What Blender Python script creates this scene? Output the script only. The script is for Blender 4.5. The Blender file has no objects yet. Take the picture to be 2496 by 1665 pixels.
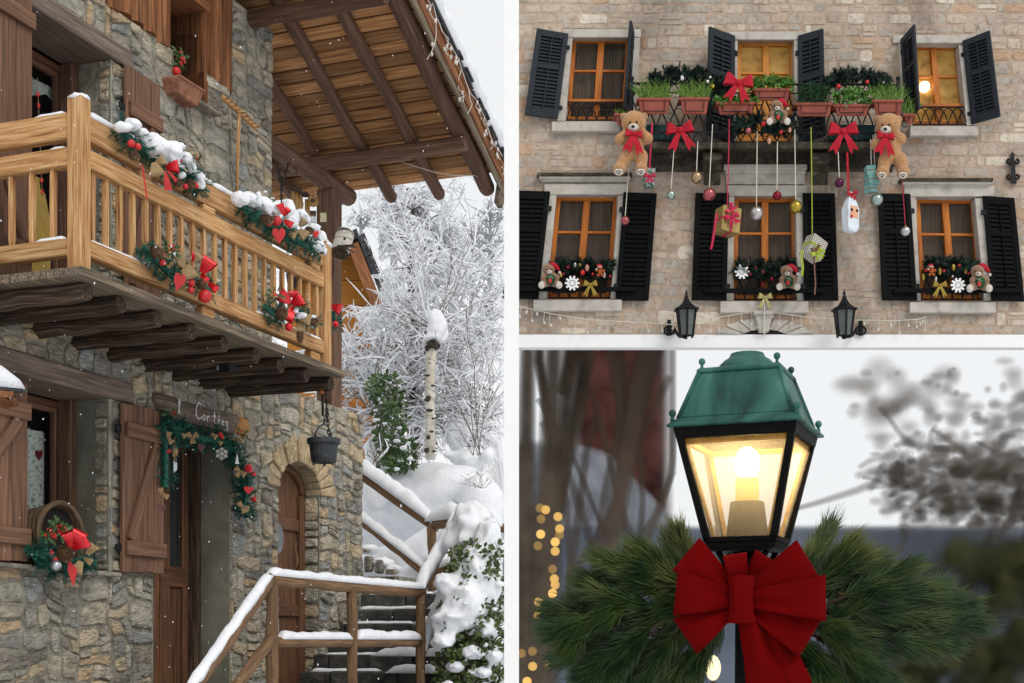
import bpy, math, random
from mathutils import Vector as VE, noise
R = random.Random(7)
SC = bpy.context.scene
COL = SC.collection
# ---------------------------------------------------------------- camera, sky, sun, exposure
W, H, F, CX, HY, EYE = 2496, 1665, 3309.0, 1248.0, 1560.0, 1.7
cam = bpy.data.objects.new('camera', bpy.data.cameras.new('camera'))
COL.objects.link(cam)
cam.location = (0, 0, EYE)
cam.rotation_euler = (math.radians(90), 0, 0)
cam.data.sensor_width = 36
cam.data.lens = 36 * F / W
cam.data.shift_y = (HY - H / 2) / W          # a level camera with a rising front, as for buildings
cam.data.clip_end = 2000
SC.camera = cam
wd = bpy.data.worlds.new('World')
SC.world = wd
wd.use_nodes = True
nt = wd.node_tree
sky = nt.nodes.new('ShaderNodeTexSky')
sky.sky_type = 'NISHITA'
sky.sun_disc = False
SUN_EL, SUN_ROT = 42, 148
sky.sun_elevation = math.radians(SUN_EL)
sky.sun_rotation = math.radians(SUN_ROT)
bgn = nt.nodes['Background']
mx = nt.nodes.new('ShaderNodeMix')
mx.data_type = 'RGBA'
mx.inputs[0].default_value = 0.97             # an overcast sky: cloud over nearly all of it
nt.links.new(sky.outputs[0], mx.inputs[6])
mx.inputs[7].default_value = (9.0, 9.15, 9.3, 1)
nt.links.new(mx.outputs[2], bgn.inputs[0])
bgn.inputs[1].default_value = 0.1
sl = bpy.data.lights.new('sun', 'SUN')
sl.energy = 1.35
sl.angle = math.radians(25)
sl.color = (1, 0.96, 0.9)
so = bpy.data.objects.new('sun', sl)
COL.objects.link(so)
so.rotation_euler = (math.radians(90 - SUN_EL), 0, math.radians(32))
SC.view_settings.view_transform = 'Standard'
SC.view_settings.look = 'None'
SC.view_settings.exposure = 0.0
SC.view_settings.gamma = 1
SC.cycles.transparent_max_bounces = 48
SC.cycles.max_bounces = 6
SC.cycles.diffuse_bounces = 3
# ---------------------------------------------------------------- geometry helpers
def P(px, py, t):
    """the point seen at a pixel of the photograph at depth t"""
    return VE(((px - CX) / F * t, t, EYE + (HY - py) / F * t))
UX = VE((1232, F, 0)).normalized()            # along the chalet's wall, away from us
VX = VE((-F, 1232, 0)).normalized()           # into the chalet
ZX = VE((0, 0, 1))
def C(u, v, z): return UX * u + VX * v + ZX * z
def onv(px, py, v):
    d = VE(((px - CX) / F, 1, (HY - py) / F)); t = v / d.dot(VX); p = d * t
    return p.dot(UX), v, p.z + EYE
def onu(px, py, u):
    d = VE(((px - CX) / F, 1, (HY - py) / F)); t = u / d.dot(UX); p = d * t
    return u, p.dot(VX), p.z + EYE
def PV(px, py, v): return C(*onv(px, py, v))
def PU(px, py, u): return C(*onu(px, py, u))
def perp(d):
    d = d.normalized()
    a = VE((0, 0, 1)) if abs(d.z) < 0.9 else VE((1, 0, 0))
    x = d.cross(a).normalized()
    return x, d.cross(x).normalized()
class MB:
    def __init__(s): s.v, s.f, s.g = [], [], []
    def add(s, vs, fs, gs=None):
        o = len(s.v); s.v += [VE(p) for p in vs]
        s.f += [tuple(i + o for i in f) for f in fs]
        s.g += [VE(q) for q in (gs if gs else vs)]
        return s
    def hexa(s, p, g=None):
        return s.add(p, [(0, 3, 2, 1), (4, 5, 6, 7), (0, 1, 5, 4), (1, 2, 6, 5), (2, 3, 7, 6), (3, 0, 4, 7)], g)
    def box(s, o, a, b, c):
        """box from a corner and three edge vectors; grain runs along the longest"""
        p = [o, o + a, o + a + b, o + b]; p += [q + c for q in p]
        la, lb, lc = a.length, b.length, c.length
        k = (0, 0, 0), (1, 0, 0), (1, 1, 0), (0, 1, 0)
        k = list(k) + [(x, y, 1) for x, y, z in k]
        r = R.random() * 40
        m = max(la, lb, lc)
        od = (0, 1, 2) if la == m else ((1, 0, 2) if lb == m else (2, 0, 1))
        g = []
        for q in k:
            l = (q[0] * la, q[1] * lb, q[2] * lc)
            g.append((l[od[0]] + r, l[od[1]] + r, l[od[2]]))
        if a.cross(b).dot(c) < 0:
            return s.add(p, [f[::-1] for f in [(0, 3, 2, 1), (4, 5, 6, 7), (0, 1, 5, 4), (1, 2, 6, 5), (2, 3, 7, 6), (3, 0, 4, 7)]], g)
        return s.hexa(p, g)
    def cbox(s, c, a, b, d): return s.box(c - a / 2 - b / 2 - d / 2, a, b, d)
    def tube(s, pts, rs, n=8, cap=True, jit=0):
        pts = [VE(p) for p in pts]
        if not isinstance(rs, (list, tuple)): rs = [rs] * len(pts)
        vs, fs, gs = [], [], []
        L = R.random() * 40; r0 = L
        x, y = perp(pts[-1] - pts[0]) if (pts[-1] - pts[0]).length > 1e-6 else perp(pts[1] - pts[0])
        for i, p in enumerate(pts):
            d = (pts[min(i + 1, len(pts) - 1)] - pts[max(i - 1, 0)])
            if d.length > 1e-9:
                d.normalize(); x = (x - d * x.dot(d))
                x = x.normalized() if x.length > 1e-6 else perp(d)[0]
                y = d.cross(x)
            if i: L += (p - pts[i - 1]).length
            for k in range(n):
                a = 2 * math.pi * k / n
                r = rs[i] * (1 + (R.random() - .5) * jit)
                vs.append(p + (x * math.cos(a) + y * math.sin(a)) * r)
                gs.append((L, math.cos(a) * rs[i] + r0, math.sin(a) * rs[i]))
        for i in range(len(pts) - 1):
            for k in range(n):
                k2 = (k + 1) % n
                fs.append((i * n + k, i * n + k2, (i + 1) * n + k2, (i + 1) * n + k))
        if cap:
            fs.append(tuple(range(n - 1, -1, -1)))
            m = (len(pts) - 1) * n
            fs.append(tuple(range(m, m + n)))
        return s.add(vs, fs, gs)
    def loft(s, rings, closed=True, cap=True):
        n = len(rings[0]); vs = [p for r in rings for p in r]; fs = []
        for i in range(len(rings) - 1):
            for k in range(n if closed else n - 1):
                k2 = (k + 1) % n
                fs.append((i * n + k, i * n + k2, (i + 1) * n + k2, (i + 1) * n + k))
        if cap and closed:
            fs.append(tuple(range(n - 1, -1, -1))); m = (len(rings) - 1) * n
            fs.append(tuple(range(m, m + n)))
        return s.add(vs, fs)
    def lathe(s, c, prof, n=14, ax=None):
        """prof: (radius, height) along ax (default up)"""
        ax = ax or ZX; x, y = perp(ax); ax = ax.normalized()
        return s.loft([[c + ax * h + (x * math.cos(2 * math.pi * k / n) - y * math.sin(2 * math.pi * k / n)) * max(r, 1e-4) for k in range(n)][::-1] for r, h in prof][::-1] if False else
                      [[c + ax * h + (x * math.cos(2 * math.pi * k / n) + y * math.sin(2 * math.pi * k / n)) * max(r, 1e-4) for k in range(n)] for r, h in prof])
    def ball(s, c, r, n=12, m=8, sc=(1, 1, 1), jit=0, ax=None):
        vs, fs = [], []
        X, Y, Z = ax or (VE((1, 0, 0)), VE((0, 1, 0)), VE((0, 0, 1)))
        def q(a, b, j=1): return c + X * (math.cos(a) * math.sin(b) * r * sc[0] * j) + Y * (math.sin(a) * math.sin(b) * r * sc[1] * j) + Z * (math.cos(b) * r * sc[2] * j)
        vs.append(q(0, 0))
        for i in range(1, m):
            for k in range(n):
                j = 1
                if jit:
                    a = 2 * math.pi * k / n; b = math.pi * i / m
                    j = 1 + jit * noise.noise(VE((math.cos(a) * math.sin(b), math.sin(a) * math.sin(b), math.cos(b))) * 2.2 + c * 7)
                vs.append(q(2 * math.pi * k / n, math.pi * i / m, j))
        vs.append(q(0, math.pi))
        for k in range(n): fs.append((0, 1 + k, 1 + (k + 1) % n))
        for i in range(m - 2):
            for k in range(n):
                a = 1 + i * n + k; b = 1 + i * n + (k + 1) % n
                fs.append((a, a + n, b + n, b))
        o = 1 + (m - 2) * n
        for k in range(n): fs.append((o + k, len(vs) - 1, o + (k + 1) % n))
        return s.add(vs, fs)
    def prism(s, poly, ext):
        n = len(poly); poly = [VE(p) for p in poly]
        nn = VE((0, 0, 0))
        for i in range(n): nn += (poly[i] - poly[0]).cross(poly[(i + 1) % n] - poly[0])
        if nn.dot(ext) > 0: poly = poly[::-1]
        return s.add(poly + [p + ext for p in poly], [tuple(range(n))] + [tuple(range(2 * n - 1, n - 1, -1))] + [((i + 1) % n, i, i + n, (i + 1) % n + n) for i in range(n)])
    def quad(s, a, b, c, d): return s.add([a, b, c, d], [(0, 1, 2, 3)])
    def build(s, name, mat, parent=None, smooth=False, bevel=0, kind=None, label=None, seg=1):
        mk = getattr(s, 'marks', [])
        if len(mk) > 1:                        # several loops: each a part of its own
            for i, (v0, f0) in enumerate(mk):
                v1, f1 = mk[i + 1] if i + 1 < len(mk) else (len(s.v), len(s.f))
                q = MB(); q.add(s.v[v0:v1], [tuple(k - v0 for k in f) for f in s.f[f0:f1]]); q.build('ribbon_loop' if f1 - f0 < 40 else 'knot', mat, parent, smooth)
            return
        off = VE((0, 0, 0)); q = parent
        while q is not None: off += q.location; q = q.parent
        me = bpy.data.meshes.new(name)
        me.from_pydata([p - off for p in s.v], [], s.f)
        at = me.attributes.new('g', 'FLOAT_VECTOR', 'POINT')
        at.data.foreach_set('vector', [x for q in s.g for x in q])
        if smooth: me.polygons.foreach_set('use_smooth', [True] * len(me.polygons))
        me.materials.append(mat)
        o = bpy.data.objects.new(name, me); COL.objects.link(o)
        if parent is not None: o.parent = parent
        if bevel:
            b = o.modifiers.new('b', 'BEVEL'); b.width = bevel; b.segments = seg; b.limit_method = 'ANGLE'
        if kind: o['kind'] = kind
        if label: o['label'] = label
        return o
def thing(name, label, cat, loc, group=None):
    o = bpy.data.objects.new(name, None); COL.objects.link(o)
    o.location = VE(loc); o['label'] = label; o['category'] = cat
    if group: o['group'] = group
    return o
def tag(o, label, cat, group=None):
    o['label'] = label; o['category'] = cat
    if group: o['group'] = group
    return o
def lerp(a, b, t): return a + (b - a) * t
def nz(x, y=0, z=0): return noise.noise(VE((x, y, z)))
# ---------------------------------------------------------------- materials
MATS = {}
def node(nt, t, **kw):
    n = nt.nodes.new(t)
    for k, v in kw.items(): setattr(n, k, v)
    return n
def ramp(nt, stops, inp, const=False):
    r = nt.nodes.new('ShaderNodeValToRGB'); e = r.color_ramp.elements
    while len(e) < len(stops): e.new(0.5)
    for i, (p, c) in enumerate(stops):
        e[i].position = p; e[i].color = (*c, 1)
    if const: r.color_ramp.interpolation = 'CONSTANT'
    nt.links.new(inp, r.inputs[0]); return r.outputs[0]
def mat(name, stops, scale=6, stretch=(1, 1, 1), coord='g', rough=.8, bump=.3, bscale=None, metal=0, detail=5, rnd=0.0, pal=None, spec=.3, dist=.02, sheen=0, emit=None, trans=0, coat=0, macro=None):
    """stops: colour ramp over a noise; pal: palette picked per object and island, multiplied over it"""
    m = bpy.data.materials.new(name); m.use_nodes = True; nt = m.node_tree; L = nt.links.new
    b = nt.nodes['Principled BSDF']
    b.inputs['Roughness'].default_value = rough; b.inputs['Metallic'].default_value = metal
    b.inputs['Specular IOR Level'].default_value = spec
    if coord == 'g':
        at = node(nt, 'ShaderNodeAttribute', attribute_name='g'); co = at.outputs['Vector']
    else:
        co = node(nt, 'ShaderNodeNewGeometry').outputs['Position']
    mp = node(nt, 'ShaderNodeMapping'); mp.inputs['Scale'].default_value = stretch; L(co, mp.inputs[0])
    n1 = node(nt, 'ShaderNodeTexNoise'); n1.inputs['Scale'].default_value = scale; n1.inputs['Detail'].default_value = detail
    n1.inputs['Distortion'].default_value = .6
    L(mp.outputs[0], n1.inputs['Vector'])
    col = ramp(nt, stops, n1.outputs[0])
    oi = node(nt, 'ShaderNodeObjectInfo'); ge = node(nt, 'ShaderNodeNewGeometry')
    ad = node(nt, 'ShaderNodeMath', operation='ADD'); L(oi.outputs['Random'], ad.inputs[0]); L(ge.outputs['Random Per Island'], ad.inputs[1])
    fr = node(nt, 'ShaderNodeMath', operation='FRACT'); L(ad.outputs[0], fr.inputs[0])
    if pal:
        n = len(pal); pc = ramp(nt, [(i / n, c) for i, c in enumerate(pal)], fr.outputs[0], True)
        mm = node(nt, 'ShaderNodeMix', data_type='RGBA', blend_type='MULTIPLY'); mm.inputs[0].default_value = 1
        L(pc, mm.inputs[6]); L(col, mm.inputs[7]); col = mm.outputs[2]
    if rnd:
        hs = node(nt, 'ShaderNodeHueSaturation')
        mr = node(nt, 'ShaderNodeMapRange'); mr.inputs[3].default_value = 1 - rnd; mr.inputs[4].default_value = 1 + rnd
        L(fr.outputs[0], mr.inputs[0]); L(mr.outputs[0], hs.inputs['Value']); L(col, hs.inputs['Color']); col = hs.outputs[0]
    if macro:                                  # broad weathering over the whole wall
        n3 = node(nt, 'ShaderNodeTexNoise'); n3.inputs['Scale'].default_value = macro[0]; n3.inputs['Detail'].default_value = 6; n3.inputs['Distortion'].default_value = .8
        L(node(nt, 'ShaderNodeNewGeometry').outputs['Position'], n3.inputs['Vector'])
        mc = ramp(nt, macro[1], n3.outputs[0]); m2 = node(nt, 'ShaderNodeMix', data_type='RGBA', blend_type='MULTIPLY'); m2.inputs[0].default_value = 1
        L(col, m2.inputs[6]); L(mc, m2.inputs[7]); col = m2.outputs[2]
    L(col, b.inputs['Base Color'])
    if bump:
        n2 = node(nt, 'ShaderNodeTexNoise'); n2.inputs['Scale'].default_value = bscale or scale * 3; n2.inputs['Detail'].default_value = 6
        L(mp.outputs[0], n2.inputs['Vector'])
        bp = node(nt, 'ShaderNodeBump'); bp.inputs['Strength'].default_value = bump; bp.inputs['Distance'].default_value = dist
        L(n2.outputs[0], bp.inputs['Height']); L(bp.outputs[0], b.inputs['Normal'])
    if sheen: b.inputs['Sheen Weight'].default_value = sheen
    if coat: b.inputs['Coat Weight'].default_value = coat
    if trans: b.inputs['Transmission Weight'].default_value = trans
    if emit:
        b.inputs['Emission Color'].default_value = (*emit[0], 1); b.inputs['Emission Strength'].default_value = emit[1]
    MATS[name] = m
    return m
def flat(name, c, rough=.5, metal=0, var=.15, **kw):
    return mat(name, [(.3, tuple(x * (1 - var) for x in c)), (.7, tuple(min(1, x * (1 + var)) for x in c))], rough=rough, metal=metal, coord='P', scale=kw.pop('scale', 9), bump=kw.pop('bump', .1), **kw)
WS = (1.1, 24, 24)
m_pine = mat('pine_wood', [(.27, (.16, .06, .02)), (.40, (.38, .18, .065)), (.54, (.52, .29, .12)), (.66, (.60, .38, .19)), (.8, (.66, .48, .29))], 2.6, WS, bump=.7, rough=.7, rnd=.12, dist=.01)
m_dark = mat('weathered_wood', [(.3, (.016, .010, .007)), (.5, (.05, .03, .019)), (.72, (.16, .115, .078))], 2.2, WS, bump=.7, rough=.85, rnd=.2, dist=.015)
m_beam = mat('brown_beam_wood', [(.3, (.06, .032, .02)), (.5, (.12, .062, .038)), (.72, (.20, .11, .07))], 2.0, WS, bump=.6, rough=.75, rnd=.15, dist=.012)
m_deckw = mat('grey_deck_wood', [(.3, (.06, .045, .032)), (.5, (.15, .115, .08)), (.72, (.30, .23, .15))], 2.0, WS, bump=.7, rough=.85, rnd=.15, dist=.01)
m_shut = mat('shutter_wood', [(.25, (.07, .036, .023)), (.5, (.16, .082, .05)), (.66, (.22, .115, .068)), (.78, (.36, .16, .07))], 1.6, WS, bump=.5, rough=.75, rnd=.15, dist=.01)
m_lint = mat('lintel_wood', [(.28, (.085, .06, .045)), (.5, (.17, .125, .10)), (.72, (.28, .21, .165))], 2.4, WS, bump=.6, rough=.85, dist=.012)
m_roofb = mat('roof_board_wood', [(.25, (.13, .05, .018)), (.42, (.30, .135, .05)), (.6, (.44, .225, .095)), (.78, (.55, .33, .165))], 1.5, WS, bump=.4, rough=.7, rnd=.35, dist=.008)
m_side = mat('siding_wood', [(.25, (.06, .024, .011)), (.45, (.16, .06, .022)), (.62, (.30, .12, .045)), (.8, (.42, .20, .085))], 1.6, WS, bump=.5, rough=.7, rnd=.15, dist=.012)
m_rail = mat('rail_wood', [(.25, (.07, .042, .025)), (.45, (.16, .09, .045)), (.65, (.26, .15, .075)), (.8, (.36, .23, .13))], 3.2, WS, bump=.9, rough=.75, rnd=.15, dist=.012)
m_door = mat('door_wood', [(.25, (.05, .024, .014)), (.5, (.12, .055, .028)), (.7, (.19, .085, .04)), (.85, (.36, .15, .045))], 1.7, WS, bump=.4, rough=.6, rnd=.12, dist=.008)
m_stone = mat('rubble_stone', [(.25, (.42, .40, .38)), (.45, (.85, .83, .78)), (.55, (1.05, 1.0, .95)), (.7, (1.3, 1.22, 1.1))], 7, (1, 1, 2.2), coord='P', bump=1.0, bscale=20, dist=.04, rough=.95, spec=.15, macro=(1.1, [(.3, (.68, .68, .66)), (.5, (1, .99, .97)), (.7, (1.12, 1.08, 1.0))]),
              pal=[(.41, .38, .32), (.37, .36, .32), (.45, .395, .31), (.27, .27, .26), (.30, .32, .33), (.42, .385, .335), (.48, .41, .30), (.38, .355, .305), (.26, .24, .215), (.45, .43, .38), (.33, .325, .29), (.46, .36, .25), (.40, .375, .315), (.36, .35, .315), (.34, .335, .31), (.30, .295, .275)])
m_mort = mat('mortar', [(.3, (.15, .14, .115)), (.55, (.27, .25, .20)), (.75, (.36, .33, .27))], 12, coord='P', bump=.8, bscale=40, dist=.02, rough=1, spec=.1)
m_plast = mat('grey_plaster', [(.25, (.20, .195, .15)), (.5, (.30, .29, .23)), (.75, (.40, .385, .31))], 3, coord='P', bump=.3, bscale=50, dist=.006, rough=1, spec=.1)
m_vous = mat('arch_stone', [(.3, (.30, .22, .125)), (.55, (.48, .37, .23)), (.8, (.60, .50, .34))], 14, coord='P', bump=.8, bscale=60, dist=.02, rough=.95, spec=.1, rnd=.12)
m_snow = mat('snow', [(.3, (.78, .80, .84)), (.7, (.88, .89, .91))], 8, coord='P', bump=.7, bscale=70, dist=.015, rough=.6, spec=.2)
m_slate = mat('slate', [(.3, (.02, .022, .025)), (.7, (.07, .07, .075))], 8, coord='P', bump=.6, rough=.8, rnd=.3)
m_iron = flat('black_iron', (.018, .018, .02), .55, .6, .3)
m_glass = flat('window_glass', (.012, .012, .013), .04, 0, .2, bump=0, spec=.9)
m_dim = flat('dark_interior', (.012, .010, .009), .9, bump=0)
m_lace = mat('lace_curtain', [(.38, (.30, .38, .33)), (.48, (.78, .86, .78)), (.7, (.86, .92, .84))], 30, coord='P', bump=.1, rough=.9)
m_needle = mat('garland_needles', [(.3, (.003, .042, .031)), (.5, (.010, .095, .066)), (.7, (.04, .175, .115)), (.85, (.12, .24, .14))], 35, coord='P', bump=0, rough=.55, spec=.35)
m_red = flat('red_bauble', (.50, .016, .02), .38, 0, .15, spec=.45, bump=0)
m_redm = flat('red_paint', (.48, .028, .028), .6)
m_redfoil = flat('red_foil', (.62, .008, .015), .16, .35, .2, bump=.25, spec=.7, scale=30)
m_burlap = mat('burlap', [(.35, (.28, .18, .085)), (.6, (.44, .31, .165))], 120, coord='P', bump=.5, rough=1)
m_cone = mat('pine_cone', [(.3, (.07, .034, .018)), (.6, (.20, .115, .06)), (.85, (.42, .34, .27))], 60, coord='P', bump=.3, rough=.85)
m_holly = mat('holly_leaf', [(.3, (.022, .055, .012)), (.6, (.065, .13, .03)), (.85, (.16, .22, .07))], 20, coord='P', bump=0, rough=.35, spec=.5)
m_white = flat('white_paint', (.82, .82, .81), .55, 0, .02, bump=.02)
# ---------------------------------------------------------------- shared shapes
def cells(rect, holes, wr, hr, out=None):
    out = []; st = [rect]
    while st:
        a, b, c, d = st.pop()
        w, h = c - a, d - b
        if w < .012 or h < .012: continue
        drop = cutd = False
        for (x0, y0, x1, y1) in holes:
            if x0 < c - 1e-6 and x1 > a + 1e-6 and y0 < d - 1e-6 and y1 > b + 1e-6:
                if x0 <= a + 1e-6 and x1 >= c - 1e-6 and y0 <= b + 1e-6 and y1 >= d - 1e-6: drop = True; break
                for x in (x0, x1):
                    if a + 1e-6 < x < c - 1e-6: st += [(a, b, x, d), (x, b, c, d)]; cutd = True; break
                if cutd: break
                for y in (y0, y1):
                    if b + 1e-6 < y < d - 1e-6: st += [(a, b, c, y), (a, y, c, d)]; cutd = True; break
                break
        if drop or cutd: continue
        mw, mh = R.uniform(*wr), R.uniform(*hr)
        if w <= mw * 1.15 and h <= mh * 1.15: out.append((a, b, c, d)); continue
        if w / mw > h / mh: x = lerp(a, c, R.uniform(.36, .64)); st += [(a, b, x, d), (x, b, c, d)]
        else: y = lerp(b, d, R.uniform(.36, .64)); st += [(a, b, c, y), (a, y, c, d)]
    return out
def stone(mb, cell, fn, gap=.008, hh=(.015, .05), warp=.0, fix=None, jit=.16, cut=(.12, .3), rnd=1):
    a, b, c, d = cell
    a += gap * R.uniform(.6, 1.8); b += gap * R.uniform(.6, 1.8); c -= gap * R.uniform(.6, 1.8); d -= gap * R.uniform(.6, 1.8)
    w, h = c - a, d - b
    if w < .015 or h < .015: return False
    m = min(w, h); pts = []
    def j(k): return R.uniform(-1, 1) * jit * m * k
    for (x, y, sx, sy, first) in ((a, b, 1, 1, 0), (c, b, -1, 1, 1), (c, d, -1, -1, 0), (a, d, 1, -1, 1)):
        q = R.uniform(*cut) * m; q2 = R.uniform(*cut) * m
        p1 = (x + abs(j(.4)) * sx, y + q * sy); p2 = (x + q2 * sx, y + abs(j(.4)) * sy)
        pts += [p2, p1] if first else [p1, p2]
        if not first: pts.append(((a + c) / 2 + j(1.5), y + abs(j(.5)) * sy))
    cx, cy = (a + c) / 2, (b + d) / 2; hgt = R.uniform(*hh)
    def wp(x, y):
        if warp:
            e = min(1, min(fix(x, y) / .12, 1)) if fix else 1
            return x + warp * e * (nz(x * 1.6, y * 1.6, 3) + .7 * nz(x * 4.5, y * 4.5, 13)), y + warp * e * (nz(x * 1.6, y * 1.6, 9) + .7 * nz(x * 4.5, y * 4.5, 23))
        return x, y
    n = len(pts); tx, ty = R.uniform(-.25, .25) * hgt, R.uniform(-.25, .25) * hgt
    r1 = [fn(*wp(*p), -.01) for p in pts]
    r2 = [fn(*wp(lerp(cx, p[0], .965), lerp(cy, p[1], .965)), hgt * .62 + tx * (p[0] - cx) / w) for p in pts]
    r3 = [fn(*wp(lerp(cx, p[0], .74) + j(.25), lerp(cy, p[1], .74) + j(.25)), hgt * R.uniform(.85, 1.1) + tx * (p[0] - cx) / w * 2 + ty * (p[1] - cy) / h * 2) for p in pts]
    vs = r1 + r2 + r3
    fs = []
    for q in (0, n):
        for i in range(n): fs.append((q + i, q + (i + 1) % n, q + n + (i + 1) % n, q + n + i))
    fs.append(tuple(range(2 * n, 3 * n)))
    mb.add(vs, fs); return True
def put_stones(name, cl, fn, mt, parent, limit, pxsize, **kw):
    cl = sorted(cl, key=pxsize, reverse=True)
    rest = MB()
    for i, c in enumerate(cl):
        if i < limit:
            mb = MB()
            if stone(mb, c, fn, **kw): mb.build(name, mt, parent)
        else: stone(rest, c, fn, **kw)
    if rest.v: rest.build('small_' + name + 's', mt, parent, kind='stuff')
def snowcap(mb, pts, w, h, lift=0, step=.05, n=7, edge=.35, side=None):
    """a bank of snow lying along a path"""
    pts = [VE(p) for p in pts]; L = [0]
    for i in range(1, len(pts)): L.append(L[-1] + (pts[i] - pts[i - 1]).length)
    T = L[-1]; m = max(3, int(T / step)); rings = []; sd = R.random() * 50
    d0 = pts[-1] - pts[0]
    sv = side or VE((d0.y, -d0.x, 0)).normalized()
    for i in range(m + 1):
        s = T * i / m; k = 0
        while k < len(L) - 2 and L[k + 1] < s: k += 1
        p = pts[k].lerp(pts[k + 1], (s - L[k]) / max(1e-6, L[k + 1] - L[k]))
        e = min(1, math.sqrt(max(0, min(s, T - s)) / (h * 1.2 + 1e-4)) + .05)
        hh = h * e * (1 + .35 * nz(s * 5, sd) + .2 * nz(s * 17, sd)); wl = w / 2 * (1 + edge * nz(s * 7, sd + 5) + edge * .6 * nz(s * 23, sd)); wr = w / 2 * (1 + edge * nz(s * 7, sd + 9) + edge * .6 * nz(s * 23, sd + 3))
        ring = []
        for q in range(n):
            a = math.pi * q / (n - 1); x = math.cos(a)
            ring.append(p + sv * (x * (wl if x > 0 else wr)) + ZX * (lift + hh * math.sin(a) ** .7 - (.01 if q in (0, n - 1) else 0)))
        rings.append(ring)
    mb.loft(rings); return mb
def needles(mb, pts, rad, n, ln, wd=.0035, up=0, fuzz=.5):
    """short needles standing off a path"""
    pts = [VE(p) for p in pts]
    for _ in range(n):
        k = R.randrange(len(pts) - 1); t = R.random()
        c = pts[k].lerp(pts[k + 1], t); d = (pts[k + 1] - pts[k]).normalized()
        x, y = perp(d); a = R.random() * 6.283; r = rad * math.sqrt(R.random())
        o = x * math.cos(a) + y * math.sin(a)
        b = c + o * r
        q = (o + VE((R.gauss(0, fuzz), R.gauss(0, fuzz), R.gauss(0, fuzz) + up)) + d * R.uniform(-.6, .9)).normalized()
        e = b + q * ln * R.uniform(.6, 1.2); w = perp(q)[0] * wd
        mb.add([b - w, b + w, e], [(0, 1, 2)])
def sprigs(mb, pts, rad, n, ln, nl, wd=.003, per=26, up=0):
    """tufts of needles: twigs standing off a path, each ringed with needles"""
    pts = [VE(p) for p in pts]
    for _ in range(n):
        k = R.randrange(len(pts) - 1)
        c = pts[k].lerp(pts[k + 1], R.random()); d = (pts[k + 1] - pts[k]).normalized()
        x, y = perp(d); a = R.random() * 6.283; o = x * math.cos(a) + y * math.sin(a)
        q = (o + d * R.uniform(-.8, .8) + ZX * up + VE((R.gauss(0, .3), R.gauss(0, .3), R.gauss(0, .3)))).normalized()
        b = c + o * rad * R.uniform(.1, .7); l = ln * R.uniform(.7, 1.2); qx, qy = perp(q)
        for i in range(per):
            t = (i + .5) / per; aa = R.random() * 6.283
            oo = qx * math.cos(aa) + qy * math.sin(aa)
            s = b + q * (l * t); e = s + (oo + q * .75).normalized() * nl * R.uniform(.7, 1.15)
            w = oo.cross(q).normalized() * wd
            mb.add([s - w, s + w, e], [(0, 1, 2)])
def pinecone(c, r, ax, parent, mt, ln=1.5, name='pine_cone'):
    mb = MB(); ax = VE(ax).normalized(); x, y = perp(ax)
    mb.ball(c, r * .72, 8, 6, (1, 1, ln), ax=(x, y, ax))
    k = 0
    for i in range(9):
        t = (i + .5) / 9; h = (t * 2 - 1) * r * ln * .95; rr = r * math.sqrt(max(.08, 1 - (t * 2 - 1) ** 2 * .85)); m = 9
        for q in range(m):
            a = 2 * math.pi * (q + .5 * (i % 2)) / m; o = x * math.cos(a) + y * math.sin(a); s = ax.cross(o)
            b = c + ax * h + o * rr * .6; e = c + ax * (h + r * .22) + o * rr * 1.08; w = r * .3
            mb.add([b - s * w * .6, b + s * w * .6, e + s * w * .75, e + ax * r * .1, e - s * w * .75, (b + e) / 2 + ax * r * .16], [(0, 1, 5), (1, 2, 5), (2, 3, 5), (3, 4, 5), (4, 0, 5)])
    return mb.build(name, mt, parent)
def sheet(mb, path, wid):
    """a ribbon: path points with a width vector at each"""
    for i in range(len(path) - 1):
        a, b = path[i], path[i + 1]; u, v = wid[i], wid[i + 1]
        mb.add([a - u, a + u, b + v, b - v], [(0, 1, 2, 3)])
def bowloop(mb, c, d, w, n, L, w0, w1, dep, m=9, fold=0, curl=.0):
    """loop of ribbon out along d; w width direction, n towards the viewer"""
    path, wid = [], []
    for i in range(m * 2 + 1):
        s = i / (m * 2); q = math.sin(math.pi * s)
        path.append(c + d * (L * q ** .85) + n * (dep * math.sin(2 * math.pi * s) + dep * .3 * q) + w * curl * q * q)
        wid.append(w * lerp(w0, w1, q ** .8) + n * fold * q * (.5 - s))
    sheet(mb, path, wid)
def bowtail(mb, c, d, w, n, L, w0, w1, dep, m=6, notch=.25):
    path = [c + d * (L * i / m) + n * (dep * math.sin(i / m * 3.4)) for i in range(m + 1)]
    wid = [w * lerp(w0, w1, i / m) for i in range(m + 1)]
    sheet(mb, path, wid)
    e, u = path[-1], wid[-1]; dd = d * L * notch
    mb.add([e - u, e, e - u * .9 + dd], [(0, 1, 2)]); mb.add([e, e + u, e + u * .9 + dd], [(0, 1, 2)])
def ribbon_bow(name, c, x, z, n, s, mt, parent=None, lab=None, tails=True, spread=.5, w=.42, tl=1.0):
    """a two-loop bow: x right, z up, n to the viewer, s half its width"""
    mb = MB()
    for sg in (1, -1):
        d = (x * sg + z * .25).normalized()
        wv = (z - d * z.dot(d)).normalized()
        bowloop(mb, c, d, wv, n, s, s * .13, s * w, s * .22)
        if tails:
            dt = (-z + x * sg * spread).normalized(); wt = (x - dt * x.dot(dt)).normalized()
            bowtail(mb, c + n * s * .05, dt, wt, n, s * tl, s * .1, s * .3, s * .1)
    mb.ball(c + n * s * .16, s * .2, 8, 6, (1, .8, 1.1))
    return mb.build(name, mt, parent, smooth=False)
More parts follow.
